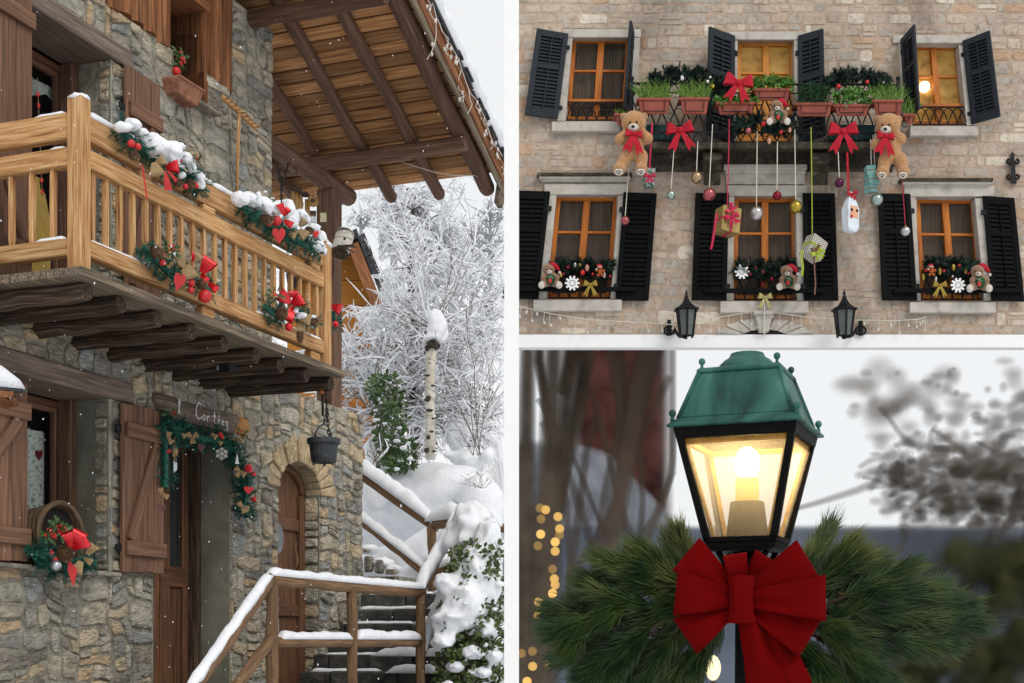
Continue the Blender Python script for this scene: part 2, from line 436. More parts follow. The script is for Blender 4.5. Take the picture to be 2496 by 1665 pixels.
def heart(c, x, z, n, w, h, th=.012):
    pts = []
    for i in range(20):
        a = 2 * math.pi * i / 20
        px = .95 * math.sin(a) ** 3; py = (13 * math.cos(a) - 5 * math.cos(2 * a) - 2 * math.cos(3 * a) - math.cos(4 * a)) / 16
        pts.append(c + x * (px * w / 2) + z * (py * h / 2))
    return MB().prism(pts, n * -th)
def holly_leaf(mb, c, d, n, L):
    s = d.cross(n).normalized(); pts = []
    prof = [(0, 0), (.18, .24), (.3, .14), (.5, .3), (.62, .16), (.8, .24), (1, 0)]
    up = [c + d * (L * a) + s * (L * b) + n * (L * .12 * math.sin(a * 3)) for a, b in prof]
    dn = [c + d * (L * a) - s * (L * b) + n * (L * .12 * math.sin(a * 3)) for a, b in prof[1:-1]][::-1]
    mid = [c + d * (L * .5)]
    k = len(up) + len(dn); r = up + dn
    mb.add(r + [c + d * (L * .5) - n * L * .05], [(i, (i + 1) % k, k) for i in range(k)])
SNT = bpy.data.textures.new('snow_grain', 'CLOUDS'); SNT.noise_scale = .035; SNT.noise_depth = 3
def merge_snow(o, vox=.014, it=5):
    m = o.modifiers.new('r', 'REMESH'); m.mode = 'VOXEL'; m.voxel_size = vox; m.use_smooth_shade = True
    q = o.modifiers.new('s', 'SMOOTH'); q.factor = .6; q.iterations = it
    if vox < .02:
        d = o.modifiers.new('d', 'DISPLACE'); d.texture = SNT; d.strength = .022; d.mid_level = .5; d.texture_coords = 'GLOBAL'
    return o
def clump(mb, c, r, sc=(1, 1, .7)): mb.ball(c, r, 10, 7, sc, .5)
VN = -VX                                       # out of the chalet's front wall
# ---------------------------------------------------------------- the chalet
VW = 7.06
chalet = thing('stone_chalet', 'rubble stone chalet with carved balcony, brown shutters and snowy overhanging roof', 'house', C(10.5, 8.2, 0))
def wallfn(u, z, h): return C(u, VW - h, z)
DECK = 4.21
holes = [(7.0, 4.24, 9.40, 6.52), (10.30, 6.62, 10.78, 7.52), (9.32, 6.96, 11.25, 9), (7.0, 2.27, 9.375, 3.70), (10.0, 0, 11.22, 3.70), (12.12, 0, 13.0, 3.25),
         (7.0, 6.52, 9.66, 6.68), (7.0, 3.70, 9.66, 3.865), (9.98, 3.70, 11.5, 3.85), (12.12, 3.25, 13.0, 3.56)]
rects = [(7.2, 0, 12.0, 8.3), (12.0, 0, 14.02, 4.28)]
wall = MB()
for rc in rects:
    for (a, b, c, d) in cells(rc, holes, (9, 9), (9, 9)):
        if a >= 11.0 and d > 7.9: d = 7.86
        wall.box(C(a, VW, b), UX * (c - a), VX * .46, ZX * (d - b))
wall = wall.build('wall', m_mort, chalet)
def fix(x, y):
    m = min(abs(y - 0), abs(x - 12.0) if y > 4.28 else 9, abs(x - 14.02), abs(y - 4.28) if x > 12 else 9)
    for (x0, y0, x1, y1) in holes:
        dx = max(x0 - x, 0, x - x1); dy = max(y0 - y, 0, y - y1); m = min(m, math.hypot(dx, dy))
    return m
cl = []
for rc in rects: cl += cells(rc, holes, (.11, .56), (.07, .33))
# the arch's own stones take their place; drop the rubble cells under them
AC = (12.56, 3.25)
def in_arch(c):
    x, y = (c[0] + c[2]) / 2 - AC[0], (c[1] + c[3]) / 2 - AC[1]
    return y > -.02 and (x / .66) ** 2 + (y / .56) ** 2 < 1
cl = [c for c in cl if not in_arch(c) and not (c[0] >= 11 and c[3] > 7.86) and c[1] > 1.0 or c[0] < 11 and c[1] > .9 and not in_arch(c)]
def wpx(c):
    p = wallfn((c[0] + c[2]) / 2, (c[1] + c[3]) / 2, 0); t = p.y
    x = CX + p.x / t * F; y = HY - (p.z - EYE) / t * F
    if not (-20 < x < 1000 and -20 < y < 1690): return 0
    return (c[2] - c[0]) * (c[3] - c[1]) / t / t
put_stones('stone', cl, wallfn, m_stone, wall, 300, wpx, gap=.0045, hh=(.010, .038), warp=.085, fix=fix, jit=.27, cut=(.05, .42))
# corner returns of the wall where its end shows
# arch
arch = MB()
arch_o = None
NV = 13
for i in range(NV):
    a0, a1 = math.pi * i / NV, math.pi * (i + 1) / NV
    mb = MB(); g = .012
    def ap(a, k, h): return C(AC[0] + math.cos(a) * (.44 + k * 1.0), VW - h, AC[1] + math.sin(a) * (.31 + k))
    o = R.uniform(.2, .30); f = R.uniform(.03, .06)
    p = [ap(a0 + g, 0, -.3), ap(a1 - g, 0, -.3), ap(a1 - g, o, -.02), ap(a0 + g, o, -.02)]
    am = (a0 + a1) / 2
    q = [ap(a0 + g, .0, f * .7), ap(a1 - g, .0, f * .7), ap(a1 - g * 1.5, o * .95, f), ap(am, o * 1.05, f * .8), ap(a0 + g * 1.5, o * .95, f)]
    mb.add(p + q, [(0, 4, 5, 1), (1, 5, 6, 2), (2, 6, 7, 8, 3), (3, 8, 4, 0), (4, 8, 7, 6, 5)])
    mb.build('arch_stone', m_vous, wall, bevel=.012)
sp = MB()                                      # mortar behind the arch stones
n = 14
ring0 = [(AC[0] + math.cos(math.pi * i / n) * .45, AC[1] + math.sin(math.pi * i / n) * .32) for i in range(n + 1)]
for i in range(n):
    a, b = ring0[i], ring0[i + 1]
    ao = (AC[0] + (a[0] - AC[0]) * 1.8, AC[1] + (a[1] - AC[1]) * 1.95); bo = (AC[0] + (b[0] - AC[0]) * 1.8, AC[1] + (b[1] - AC[1]) * 1.95)
    sp.hexa([C(a[0], VW - .012, a[1]), C(b[0], VW - .012, b[1]), C(bo[0], VW - .012, bo[1]), C(ao[0], VW - .012, ao[1]),
             C(a[0], VW + .45, a[1]), C(b[0], VW + .45, b[1]), C(bo[0], VW + .45, bo[1]), C(ao[0], VW + .45, ao[1])])
sp.build('arch_bed', m_mort, wall)
# the chalk-white render and old wood of each opening
def wood(name, o, a, b, c, mt, parent, bevel=.008, label=None): return MB().box(o, a, b, c).build(name, mt, parent, bevel=bevel, label=label)
m_pane0 = flat('dark_door_glass', (.03, .03, .032), .05, bump=0, spec=.7)
def reveal(u, z0, z1, depth=.44, parent=chalet):
    return MB().box(C(u, VW - .004, z0), UX * .05, VX * depth, ZX * (z1 - z0)).build('plaster_reveal', m_plast, parent)
m_backing = m_dim
room = MB()
for (a, b, c, d) in [(7.0, 4.2, 9.6, 6.7), (7.0, 2.2, 9.6, 3.9), (9.95, 0, 11.4, 3.85), (12.0, 0, 13.1, 3.7), (10.25, 6.6, 10.85, 7.6)]:
    a, b, c, d = a - .1, b - .1, c + .1, d + .1; v0 = VW + .465
    room.box(C(a, VW + 1.2, b), UX * (c - a), VX * .05, ZX * (d - b)); room.box(C(a, v0, d), UX * (c - a), VX * .74, ZX * .05); room.box(C(a, v0, b - .05), UX * (c - a), VX * .74, ZX * .05)
    room.box(C(a - .05, v0, b), UX * .05, VX * .74, ZX * (d - b)); room.box(C(c, v0, b), UX * .05, VX * .74, ZX * (d - b))
room.build('dark_room', m_dim, chalet)
# lintels
wood('lintel', C(7.3, VW - .05, 6.52), UX * 2.36, VX * .5, ZX * .155, m_lint, chalet, .012)
wood('lintel', C(7.3, VW - .05, 3.70), UX * 2.36, VX * .5, ZX * .165, m_lint, chalet, .012)
dl = MB()
n = 14
for i in range(1):
    pts = [C(9.98 + 1.52 * k / 10, VW + .04, 3.775 + .008 * math.sin(k)) for k in range(11)]
    dl.tube(pts, [.095 + .006 * math.sin(k * 1.7) for k in range(11)], 14)
door_lintel = dl.build('door_lintel', m_lint, chalet, smooth=True)
wood('lintel', C(9.98, VW - .012, 3.68), UX * 1.5, VX * .44, ZX * .12, m_lint, chalet, .01)
mb = MB()
mb.tube([C(11.27 + .02 * k, VW + .04, 3.775) for k in range(12)], [.099] * 12, 14)
mb.build('sawn_lintel_end', mat('sawn_wood', [(.3, (.30, .13, .035)), (.6, (.45, .22, .07)), (.8, (.33, .2, .1))], 14, coord='P', bump=.4), chalet, smooth=True)
# lettering on the door lintel
m_chalk = flat('white_lettering', (.75, .75, .74), .9, bump=0)
let = MB()
GL = {'l': [[(0, 0), (.12, .35), (.3, .8), (.22, 1), (.1, .8), (.12, .3), (.3, .02)]],
      'C': [[(.75, .9), (.45, 1), (.1, .6), (.1, .2), (.4, 0), (.8, .15)]],
      'o': [[(.3, .5), (.05, .3), (.2, 0), (.5, .1), (.5, .4), (.3, .5)]],
      'r': [[(.1, 0), (.1, .5)], [(.1, .3), (.3, .5), (.5, .45)]],
      't': [[(.25, .85), (.2, .1), (.4, 0)], [(0, .5), (.45, .55)]],
      'e': [[(.08, .25), (.48, .3), (.35, .5), (.1, .35), (.15, .05), (.48, .08)]],
      'é': [[(.08, .25), (.48, .3), (.35, .5), (.1, .35), (.15, .05), (.48, .08)], [(.25, .65), (.4, .8)]],
      'g': [[(.45, .45), (.1, .4), (.1, .1), (.42, .1), (.46, .45), (.42, -.3), (.1, -.3)]]}
uu = 10.29
for ch, wd_, sz in [('l', .05, .14), (' ', .22, 0), ('C', .11, .155), ('o', .075, .11), ('r', .065, .11), (' ', .04, 0), ('t', .07, .13), ('é', .07, .11), ('e', .07, .11), ('g', .07, .11)]:
    for st in GL.get(ch, []):
        let.tube([C(uu + x * sz * .8, VW - .056 + .1 * abs(.0), 3.715 + y * sz) for x, y in st], .0055, 5)
    uu += wd_
let.build('lettering', m_chalk, door_lintel, kind='stuff')
# windows and doors
def casement(parent, u0, u1, z0, z1, v, fw=.05, inner=.045):
    """frame (mesh of the part) with pane and sash beneath it"""
    f = MB()
    f.box(C(u0, v, z0), UX * fw, VX * .1, ZX * (z1 - z0)); f.box(C(u1 - fw, v, z0), UX * fw, VX * .1, ZX * (z1 - z0))
    f.box(C(u0 + fw, v, z1 - fw), UX * (u1 - u0 - 2 * fw), VX * .1, ZX * fw); f.box(C(u0 + fw, v, z0), UX * (u1 - u0 - 2 * fw), VX * .1, ZX * fw)
    o = f.build('window', m_door, parent, bevel=.006)
    s = MB(); a, b, c, d = u0 + fw, u1 - fw, z0 + fw, z1 - fw
    s.box(C(a, v + .02, c), UX * inner, VX * .06, ZX * (d - c)); s.box(C(b - inner, v + .02, c), UX * inner, VX * .06, ZX * (d - c))
    s.box(C(a + inner, v + .02, d - inner), UX * (b - a - 2 * inner), VX * .06, ZX * inner); s.box(C(a + inner, v + .02, c), UX * (b - a - 2 * inner), VX * .06, ZX * inner)
    s.build('sash', m_shut, o, bevel=.006)
    MB().box(C(a + inner, v + .05, c + inner), UX * (b - a - 2 * inner), VX * .006, ZX * (d - c - 2 * inner)).build('pane', m_glass, o)
    return o
m_clear = bpy.data.materials.new('clear_glass'); m_clear.use_nodes = True
_n = m_clear.node_tree; _b = _n.nodes['Principled BSDF']; _t = _n.nodes.new('ShaderNodeBsdfTransparent'); _m = _n.nodes.new('ShaderNodeMixShader')
_b.inputs['Base Color'].default_value = (.02, .02, .02, 1); _b.inputs['Roughness'].default_value = .03
_m.inputs[0].default_value = .14; _n.links.new(_t.outputs[0], _m.inputs[1]); _n.links.new(_b.outputs[0], _m.inputs[2]); _n.links.new(_m.outputs[0], _n.nodes['Material Output'].inputs[0])
m_glass_f = m_glass; m_glass = m_clear
def curtain(parent, u0, u1, z0, z1, v, zig=0):
    mb = MB(); n = 14; top = []; bot = []
    for i in range(n + 1):
        u = lerp(u0, u1, i / n); dv = .02 * math.sin(i * 1.9)
        top.append(C(u, v + dv, z1 + .006 * math.sin(i * 3.0))); bot.append(C(u, v + dv, z0 + zig * abs((i % 6) - 3) / 3))
    for i in range(n): mb.quad(bot[i], bot[i + 1], top[i + 1], top[i])
    return mb.build('lace_curtain', m_lace, parent)
reveal(9.40, DECK, 6.52)
wood('window_post', C(9.31, 7.37, DECK), UX * .09, VX * .14, ZX * 2.3, m_beam, chalet)
w1 = casement(chalet, 8.3, 9.40, DECK, 6.50, 7.50)
curtain(w1, 8.45, onv(137, 220, 7.62)[0], onv(120, 262, 7.62)[2], onv(120, 212, 7.62)[2], 7.62, .09)
reveal(9.375, 2.27, 3.70)
wood('window_post', C(9.29, 7.37, 2.27), UX * .09, VX * .14, ZX * 1.43, m_beam, chalet)
w2 = casement(chalet, 8.25, 9.375, 2.27, 3.69, 7.50)
curtain(w2, 8.4, onv(112, 1050, 7.60)[0], 2.4, onv(100, 1052, 7.60)[2], 7.60)
wood('window_rail', C(8.2, 7.36, 2.30), UX * 1.17, VX * .1, ZX * .20, m_door, chalet)
for k, (a, b) in enumerate([(7.6, 8.35), (8.36, 8.95), (8.96, 9.44)]):
    wood('sill_slab', C(a, VW - .09, 2.235 - .006 * k), UX * (b - a), VX * .56, ZX * .035, m_stone, chalet, .01)
# plank shutters
def shutter(u0, u1, z0, z1, nb, brace=1, v=VW - .06, lab=None):
    o = bpy.data.objects.new('shutter', None); COL.objects.link(o); o.parent = chalet
    if lab: o['label'] = lab
    w = (u1 - u0) / nb
    for i in range(nb):
        wood('board', C(u0 + i * w + .003, v - .035 - .003 * (i % 2), z0 + R.uniform(-.012, .012)), UX * (w - .006), VX * .035, ZX * (z1 - z0), m_shut, o, .006)
    for z in (z0 + .14 * (z1 - z0), z1 - .16 * (z1 - z0)):
        wood('ledge', C(u0 + .03, v - .072, z - .06), UX * (u1 - u0 - .03), VX * .033, ZX * .125, m_shut, o, .006)
    a = C(u0 + .08, v - .054, z0 + .14 * (z1 - z0) + .07); b = C(u1 - .12, v - .054, z1 - .16 * (z1 - z0) - .07)
    if brace < 0: a, b = C(u1 - .1, v - .054, z0 + .14 * (z1 - z0) + .07), C(u0 + .1, v - .054, z1 - .16 * (z1 - z0) - .07)
    if brace:
        d = (b - a); s = d.cross(VX).normalized() * .10
        MB().box(a - s / 2 - VX * .016, d, s, VX * .032).build('brace', m_shut, o, bevel=.006)
    for z in (z0 + .14 * (z1 - z0), z1 - .16 * (z1 - z0)):
        wood('hinge', C(u0 - .06, v - .02, z - .03), UX * .09, VX * .02, ZX * .06, m_iron, o, .004)
    return o
shutter(9.49, 9.97, DECK + .08, 6.50, 4, lab='upper plank shutter beside the balcony door')
shutter(9.44, 10.02, 2.27, 3.68, 4, lab='lower plank shutter between the window and the door')
shutter(7.45, 8.34, DECK + .05, 6.75, 5, -1, lab='wide shutter at the upper left')
shutter(7.4, 8.29, 2.28, 3.62, 5, 1, lab='shutter left of the basket window')
# door under the garland
reveal(11.22, 0, 3.69)
door = wood('door', C(10.1, 7.50, 0), UX * 1.08, VX * .05, ZX * 3.6, m_door, chalet)
wood('door_post', C(10.02, 7.10, 0), UX * .10, VX * .4, ZX * 3.62, m_door, chalet)
wood('door_post', C(11.15, 7.37, 0), UX * .07, VX * .16, ZX * 3.66, m_dark, chalet)
wood('door_head', C(10.1, 7.40, 3.55), UX * 1.06, VX * .14, ZX * .13, m_dark, chalet)
MB().box(C(10.86, 7.494, 2.40), UX * .19, VX * .005, ZX * 1.09).build('pane', m_pane0, door)
for a, c, z, d in [(10.70, .42, 2.20, .18), (10.70, .42, .9, .18), (10.70, .42, 3.49, .08)]: wood('rail', C(a, 7.468, z), UX * c, VX * .03, ZX * d, m_door, door)
for a, w in ((10.70, .15), (11.06, .09)): wood('stile', C(a, 7.472, 0), UX * w, VX * .026, ZX * 3.5, m_door, door)
wood('door_leaf_edge', C(10.5, 7.462, 0), UX * .17, VX * .03, ZX * 3.5, m_side, door)
# arched door
adoor = bpy.data.objects.new('arched_door', None); COL.objects.link(adoor); adoor.parent = chalet
for i in range(5):
    u = 12.14 + i * .172; um = u + .085
    zt = 3.25 + .31 * math.sqrt(max(0, 1 - ((um - AC[0]) / .44) ** 2))
    wood('board', C(u, 7.27, 0), UX * .166, VX * .05, ZX * zt, m_door, adoor, .006)
for z in (2.86, 1.95, 1.0): wood('ledge', C(12.14, 7.235, z), UX * .82, VX * .034, ZX * .13, m_door, adoor, .006)
wood('door_post', C(12.88, 7.22, 0), UX * .13, VX * .1, ZX * 3.25, m_door, adoor)
mb = MB(); mb.tube([C(12.56 + math.cos(a) * .41, 7.25, 3.25 + math.sin(a) * .28) for a in [math.pi * i / 12 for i in range(13)]], .045, 8)
mb.build('arch_frame', m_door, adoor, smooth=True)
mb = MB(); mb.tube([PV(722 + dx, y, 7.2) for dx, y in ((-3, 1388), (3, 1372), (1, 1355), (-3, 1338), (0, 1322))], [.008, .013, .015, .013, .008], 7)
mb.build('handle', m_rail, adoor, smooth=True)
mb = MB(); c0 = PV(675, 1313, 7.22)
mb.prism([c0 + UX * (.10 * math.cos(a)) + ZX * (.155 * math.sin(a)) for a in [6.283 * i / 18 for i in range(18)]], VN * .02)
mb.build('oval_mirror', flat('mirror', (.16, .17, .18), .15, .6), adoor)
MB().box(C(13.0, VW + .004, 0), UX * .03, VX * .2, ZX * 3.26).build('stone_reveal', m_mort, wall)
mb = MB()
for (a, b, c, d) in cells((VW + .0, 1.0, VW + .2, 3.25), [], (.3, .4), (.12, .3)): stone(mb, (a, b, c, d), lambda x, y, h: C(13.0 - h, x, y), hh=(.01, .03))
mb.build('reveal_stones', m_stone, wall, kind='stuff')
mb = MB()                                       # dark soffit of the arch
for i in range(n):
    a, b = ring0[i], ring0[i + 1]
    mb.quad(C(a[0], VW - .01, a[1] - .004), C(b[0], VW - .01, b[1] - .004), C(b[0], VW + .4, b[1] - .004), C(a[0], VW + .4, a[1] - .004))
mb.build('arch_soffit', m_plast, wall)
mb = MB()
for (a, b, c, d) in cells((9.405, DECK, 9.43, 6.52), [], (1, 1), (.1, .25)) : stone(mb, (VW - .0, b, VW + .12, d), lambda x, y, h: C(9.40 - h * .6, x, y), hh=(.01, .03))
for (a, b, c, d) in cells((9.405, 2.28, 9.43, 3.69), [], (1, 1), (.1, .25)) : stone(mb, (VW - .0, b, VW + .14, d), lambda x, y, h: C(9.375 - h * .6, x, y), hh=(.01, .03))
mb.build('jamb_stones', m_stone, wall, kind='stuff')
# upper wooden siding and the niche
for i in range(11):
    u = 9.34 + i * .174
    if u + .16 > 10.28 and u < 10.80: 
        if u < 10.28: wdt = 10.28 - u
        elif u + .17 > 10.80: wdt = 0
        else: continue
        if wdt < .05: continue
    else: wdt = .168
    mb = MB(); zb = 6.95 + R.uniform(-.03, .03); r = wdt / 2
    mb.tube([C(u + r, VW + .035, zb), C(u + r, VW + .035, 8.32)], r, 12)
    mb.build('siding_log', m_side, chalet, smooth=False)
mb = MB().box(C(9.32, VW + .06, 6.96), UX * .96, VX * .3, ZX * 1.3); mb.box(C(10.78, VW + .06, 6.96), UX * .47, VX * .3, ZX * 1.3); mb.build('siding_back', m_dark, chalet)
wood('niche_jamb', C(10.78, VW - .02, 6.62), UX * .05, VX * .5, ZX * .95, m_side, chalet)
wood('niche_head', C(10.28, VW - .04, 7.52), UX * .56, VX * .5, ZX * .1, m_side, chalet)
wood('niche_back', C(10.3, VW + .45, 6.62), UX * .5, VX * .04, ZX * .95, m_dark, chalet)
wood('sill_slab', C(10.22, VW - .14, 6.56), UX * .66, VX * .55, ZX * .035, m_stone, chalet, .01)
# ---------------------------------------------------------------- roof
PH = math.radians(24); RD = UX * math.cos(PH) - ZX * math.sin(PH); RN = UX * math.sin(PH) + ZX * math.cos(PH)
def rz(u): return 7.17 - .4446 * (u - 13.5)
def rp(u, v, h=0): return C(u, v, rz(u)) + RN * h
roof = bpy.data.objects.new('roof', None); COL.objects.link(roof); roof.parent = chalet
u = 10.0; st = .165 * math.cos(PH)
while u < 14.06:
    wdt = .165 * R.uniform(.9, 1.06); o = rp(u, 5.48, .075 + R.uniform(0, .016))
    MB().box(o, RD * (wdt - .016), VX * 3.6, RN * .028).build('roof_board', m_roofb, roof, bevel=.007)
    u += wdt * math.cos(PH)
MB().box(rp(9.9, 5.49, .112), RD * 4.60, VX * 3.6, RN * .05).build('roof_deck', m_dark, roof)
for v, r, ue in ((7.40, .065, 14.2), (6.81, .068, 14.26), (6.21, .07, 14.3), (5.63, .092, 14.3), (8.0, .065, 14.2)):
    pts = [rp(lerp(9.8, ue, i / 12), v + .012 * math.sin(i * 1.3 + v * 5), 0) for i in range(13)]
    pts.append(pts[-1] + RD * r * .55); pts.append(pts[-1] + RD * r * .3)
    MB().tube(pts, [r * (1 + .05 * math.sin(i * 2.1 + v)) for i in range(13)] + [r * .8, r * .35], 14).build('rafter', m_beam, roof, smooth=True)
def logv(u, z, v0, v1, r, mt, par, name='log', n=10):
    pts = [C(u + .008 * math.sin(i * 1.7 + u * 9), lerp(v0, v1, i / n), z + .006 * math.sin(i * 2.3 + u)) for i in range(n + 1)]
    return MB().tube(pts, [r * (1 + .05 * math.sin(i * 2.9 + u * 7)) for i in range(n + 1)], 12).build(name, mt, par, smooth=False, bevel=.006)
logv(13.5, 7.04, 5.55, 8.6, .085, m_beam, roof, 'purlin')
logv(11.62, 7.80, 5.6, 8.6, .085, m_beam, roof, 'purlin')
MB().tube([C(lerp(12.0, 13.98, i / 10), 7.2 + .01 * math.sin(i * 2), 6.79 + .006 * math.sin(i * 1.3)) for i in range(11)], [.10 + .006 * math.sin(i * 1.9) for i in range(11)], 14).build('wall_plate_log', m_beam, roof, smooth=True)
for z, h, dv, mt in ((-.06, .09, .015, m_deckw), (.03, .125, .03, m_side), (.155, .06, .045, m_side)):
    o = rp(9.9, 5.48 - dv, z); MB().box(o, RD * 4.95, VN * .028, RN * h).build('fascia_board', mt, roof, bevel=.005)
MB().prism([rp(14.28, 5.45, .1), rp(14.46, 5.45, .05), rp(14.42, 5.45, -.2), rp(14.3, 5.45, -.22)], VX * .06).build('fascia_end', m_deckw, roof, bevel=.005)
u = 9.9
while u < 14.16:
    wdt = R.uniform(.10, .2); hh = R.uniform(.02, .035)
    for k in range(3):
        MB().box(rp(u + R.uniform(0, .05), 5.40 + R.uniform(-.025, .03), .215 + k * .036), RD * wdt * R.uniform(.9, 1.2), VX * .5, RN * (hh * .9)).build('slate', m_slate, roof)
    u += wdt * math.cos(PH)
mb = MB(); rings = []
for i in range(70):
    u = lerp(9.8, 14.22, i / 69); e = min(1, (69 - i) / 3)
    hh = .22 * (.4 + .6 * e) * (1 + .12 * nz(u * 3) + .05 * nz(u * 14)); q = .05 * nz(u * 4, 3) + .03 * nz(u * 15, 8)
    rings.append([rp(u, 5.43 + q, .30), rp(u, 5.36 + q, .30 + hh * .3), rp(u, 5.39 + q, .30 + hh * .75), rp(u, 5.50, .30 + hh), rp(u, 6.4, .32 + hh), rp(u, 9, .32 + hh), rp(u, 9, .30)])
mb.loft(rings); mb.build('roof_snow', m_snow, roof, smooth=True)
# post that carries the wall plate
MB().box(C(13.4, 7.1, 4.2), UX * .22, VX * .22, ZX * 2.52).build('corner_post', m_beam, chalet, bevel=.02)
# terrace top behind the wall
MB().box(C(12.0, VW + .3, 4.05), UX * 2.0, VX * 2.5, ZX * .15).build('terrace', m_deckw, chalet)
MB().box(C(12.0, 9.9, 4.2), UX * .1, VX * .1, ZX * 2.6).build('rear_post', m_beam, chalet)
m_cream = flat('cream_render', (.42, .40, .36), .9)
# ---------------------------------------------------------------- balcony
balc = bpy.data.objects.new('balcony', None); COL.objects.link(balc); balc.parent = chalet
UC, VC, UE = 7.60, 5.95, 11.07
def bw(name, u, v, z, du, dv, dz, mt=m_pine, bv=.008): return wood(name, C(u, v, z), UX * du, VX * dv, ZX * dz, mt, balc, bv)
bw('newel_post', UC, VC - .005, DECK - .01, .11, .12, 1.20)
bw('newel_post', UE, VC - .005, DECK - .03, .12, .11, 1.19)
bw('handrail', UC + .11, VC + .012, 5.126, UE - UC - .11, .085, .175)
bw('rail', UC + .11, VC + .006, 4.935, UE - UC - .11, .09, .13)
bw('bottom_rail', UC + .11, VC + .006, 4.325, UE - UC - .11, .09, .118)
bw('spacer_block', 9.12, VC + .02, 5.066, .17, .07, .058); bw('spacer_block', 9.12, VC + .03, 4.215, .17, .08, .108)
bw('spacer_block', UE - .22, VC + .02, 5.066, .17, .07, .058); bw('spacer_block', UE - .2, VC + .03, 4.215, .17, .08, .108)
bw('spacer_block', UC + .7, VC + .02, 5.066, .14, .07, .058)
for name, z, dz in (('handrail', 5.126, .175), ('rail', 4.935, .13), ('bottom_rail', 4.325, .118)): bw(name, UC + .015, VC + .115, z, .085, 1.0, dz)
def balus(c, z0, z1):
    mb = MB(); rg = []; r0 = R.random() * 30; a = R.uniform(.92, 1.1)
    for z, h in ((z0, .8), (z0 + .05, .96), ((z0 + z1) / 2, 1), (z1 - .05, .96), (z1, .75)): rg.append([c + UX * (sx * h * .0215 * a) + VX * (sy * h * .019 * a) + ZX * z for sx, sy in ((-1, -1), (1, -1), (1, 1), (-1, 1))])
    mb.loft(rg); mb.g = [VE((p.z, p.x * .9 + r0, p.y)) for p in mb.v]; mb.build('baluster', m_pine, balc, bevel=.004)
k = UC + .155
while k < UE - .05:
    z0, z1 = 4.44, 4.94
    w, d = .06 * R.uniform(.9, 1.1), .055
    balus(C(k + w / 2, VC + .05, 0), z0, z1)
    k += .1525
for v in (.27, .445, .62, .795): balus(C(UC + .055, VC + v, 0), 4.44, 4.94)
# deck: boards run across the logs
nb = 8
for i in range(nb):
    v = 5.87 + i * .15
    bw('deck_board', UC - .09, v, DECK - .066, 3.80, .144, .062, m_deckw, .005)
logs = [onv(x, 700, 5.98)[0] for x in (207, 292, 380, 466, 544, 620, 683, 744, 803)]
for u in logs: logv(u, DECK - .132, 5.965, VW + .3, .066, m_dark, balc, 'joist_log', 8)
# snow on the rails
sn = MB()
snowcap(sn, [C(UC + .13, VC + .055, 5.3), C(UE - .02, VC + .055, 5.3)], .085, .045)
snowcap(sn, [C(UC + .13, VC + .05, 4.443), C(UC + .9, VC + .05, 4.443)], .06, .022); snowcap(sn, [C(9.9, VC + .045, 4.443), C(UE - .02, VC + .045, 4.443)], .06, .025)
snowcap(sn, [C(UC + .055, VC + .13, 5.3), C(UC + .055, VC + .42, 5.3)], .06, .025); snowcap(sn, [C(UC + .055, VC + .13, 5.065), C(UC + .055, VC + .3, 5.065)], .06, .02); snowcap(sn, [C(UC + .055, VC + .13, 4.443), C(UC + .055, VC + .42, 4.443)], .06, .03)
clump(sn, C(UC + .055, VC + .055, 5.40), .062, (1.05, 1.05, .5)); clump(sn, C(UE + .06, VC + .05, 5.35), .07, (1.1, 1.05, .55))
sn.build('balcony_snow', m_snow, balc, smooth=True, kind='stuff')
# lamp under the balcony
fl = thing('floodlight', 'small black floodlight fixed to a log under the balcony', 'floodlight', PV(552, 905, 6.3))
c0 = PV(560, 905, 6.2)
MB().box(c0, VX * -.04 + UX * .05, ZX * .13 - UX * .03, VX * .12 + UX * .02).build('housing', m_iron, fl, bevel=.006)
MB().box(PV(540, 900, 6.35), UX * .03, VX * .05, ZX * .06).build('sensor', flat('grey_plastic', (.35, .37, .4), .4), fl, bevel=.004)
MB().tube([PV(545, 890, 6.35), PV(560, 893, 6.25)], .012, 6).build('bracket', m_iron, fl)
# small snowy hood at the left edge
hood = thing('window_hood', 'small slate hood under thick snow at the left edge, above the basket window', 'hood', PV(20, 930, 6.3))
a = PV(-60, 932, 6.2); b = PV(66, 945, 6.2)
d = (b - a)
for k in range(5): MB().box(a + d * (k / 5), d * .19, VX * .55, ZX * -.03).build('slate', m_slate, hood)
MB().box(a - ZX * .075, d * .72, VX * .4, ZX * .04).build('board', m_side, hood)
MB().tube([PV(-50, 955, 6.3), PV(18, 980, 6.3), PV(33, 975, 6.25)], .045, 10).build('bracket_log', m_side, hood, smooth=True)
mb = MB(); snowcap(mb, [a + ZX * .0 + VX * .25, a + d * .985 + VX * .25], .5, .17, n=9, edge=.1, side=VX); mb.build('snow_cover', m_snow, hood, smooth=True)
# ---------------------------------------------------------------- things on and round the chalet
def rake():
    o = thing('wooden_rake', 'pale wooden hay rake leaning head up on the stone wall', 'rake', PV(580, 460, 6.75))
    hd = [PV(545, 241, 6.9), PV(585, 283, 6.85), PV(628, 318, 6.82)]
    MB().tube([PV(583, 275, 6.85), PV(580, 350, 6.84), PV(577, 470, 6.83)], .016, 8).build('handle', m_pine, o, smooth=True)
    d = hd[-1] - hd[0]; MB().box(hd[0], d, VX * .03, ZX * .045).build('head', m_pine, o, bevel=.004)
    for i in range(9):
        q = hd[0] + d * (i + .5) / 9 + ZX * .02; MB().tube([q, q + VN * .09 - ZX * .035 - UX * .06], .007, 6).build('tooth', m_pine, o)
rake()
m_terra = mat('terracotta', [(.3, (.20, .085, .05)), (.6, (.33, .15, .09)), (.85, (.46, .30, .22))], 14, coord='P', bump=.3, rough=.9)
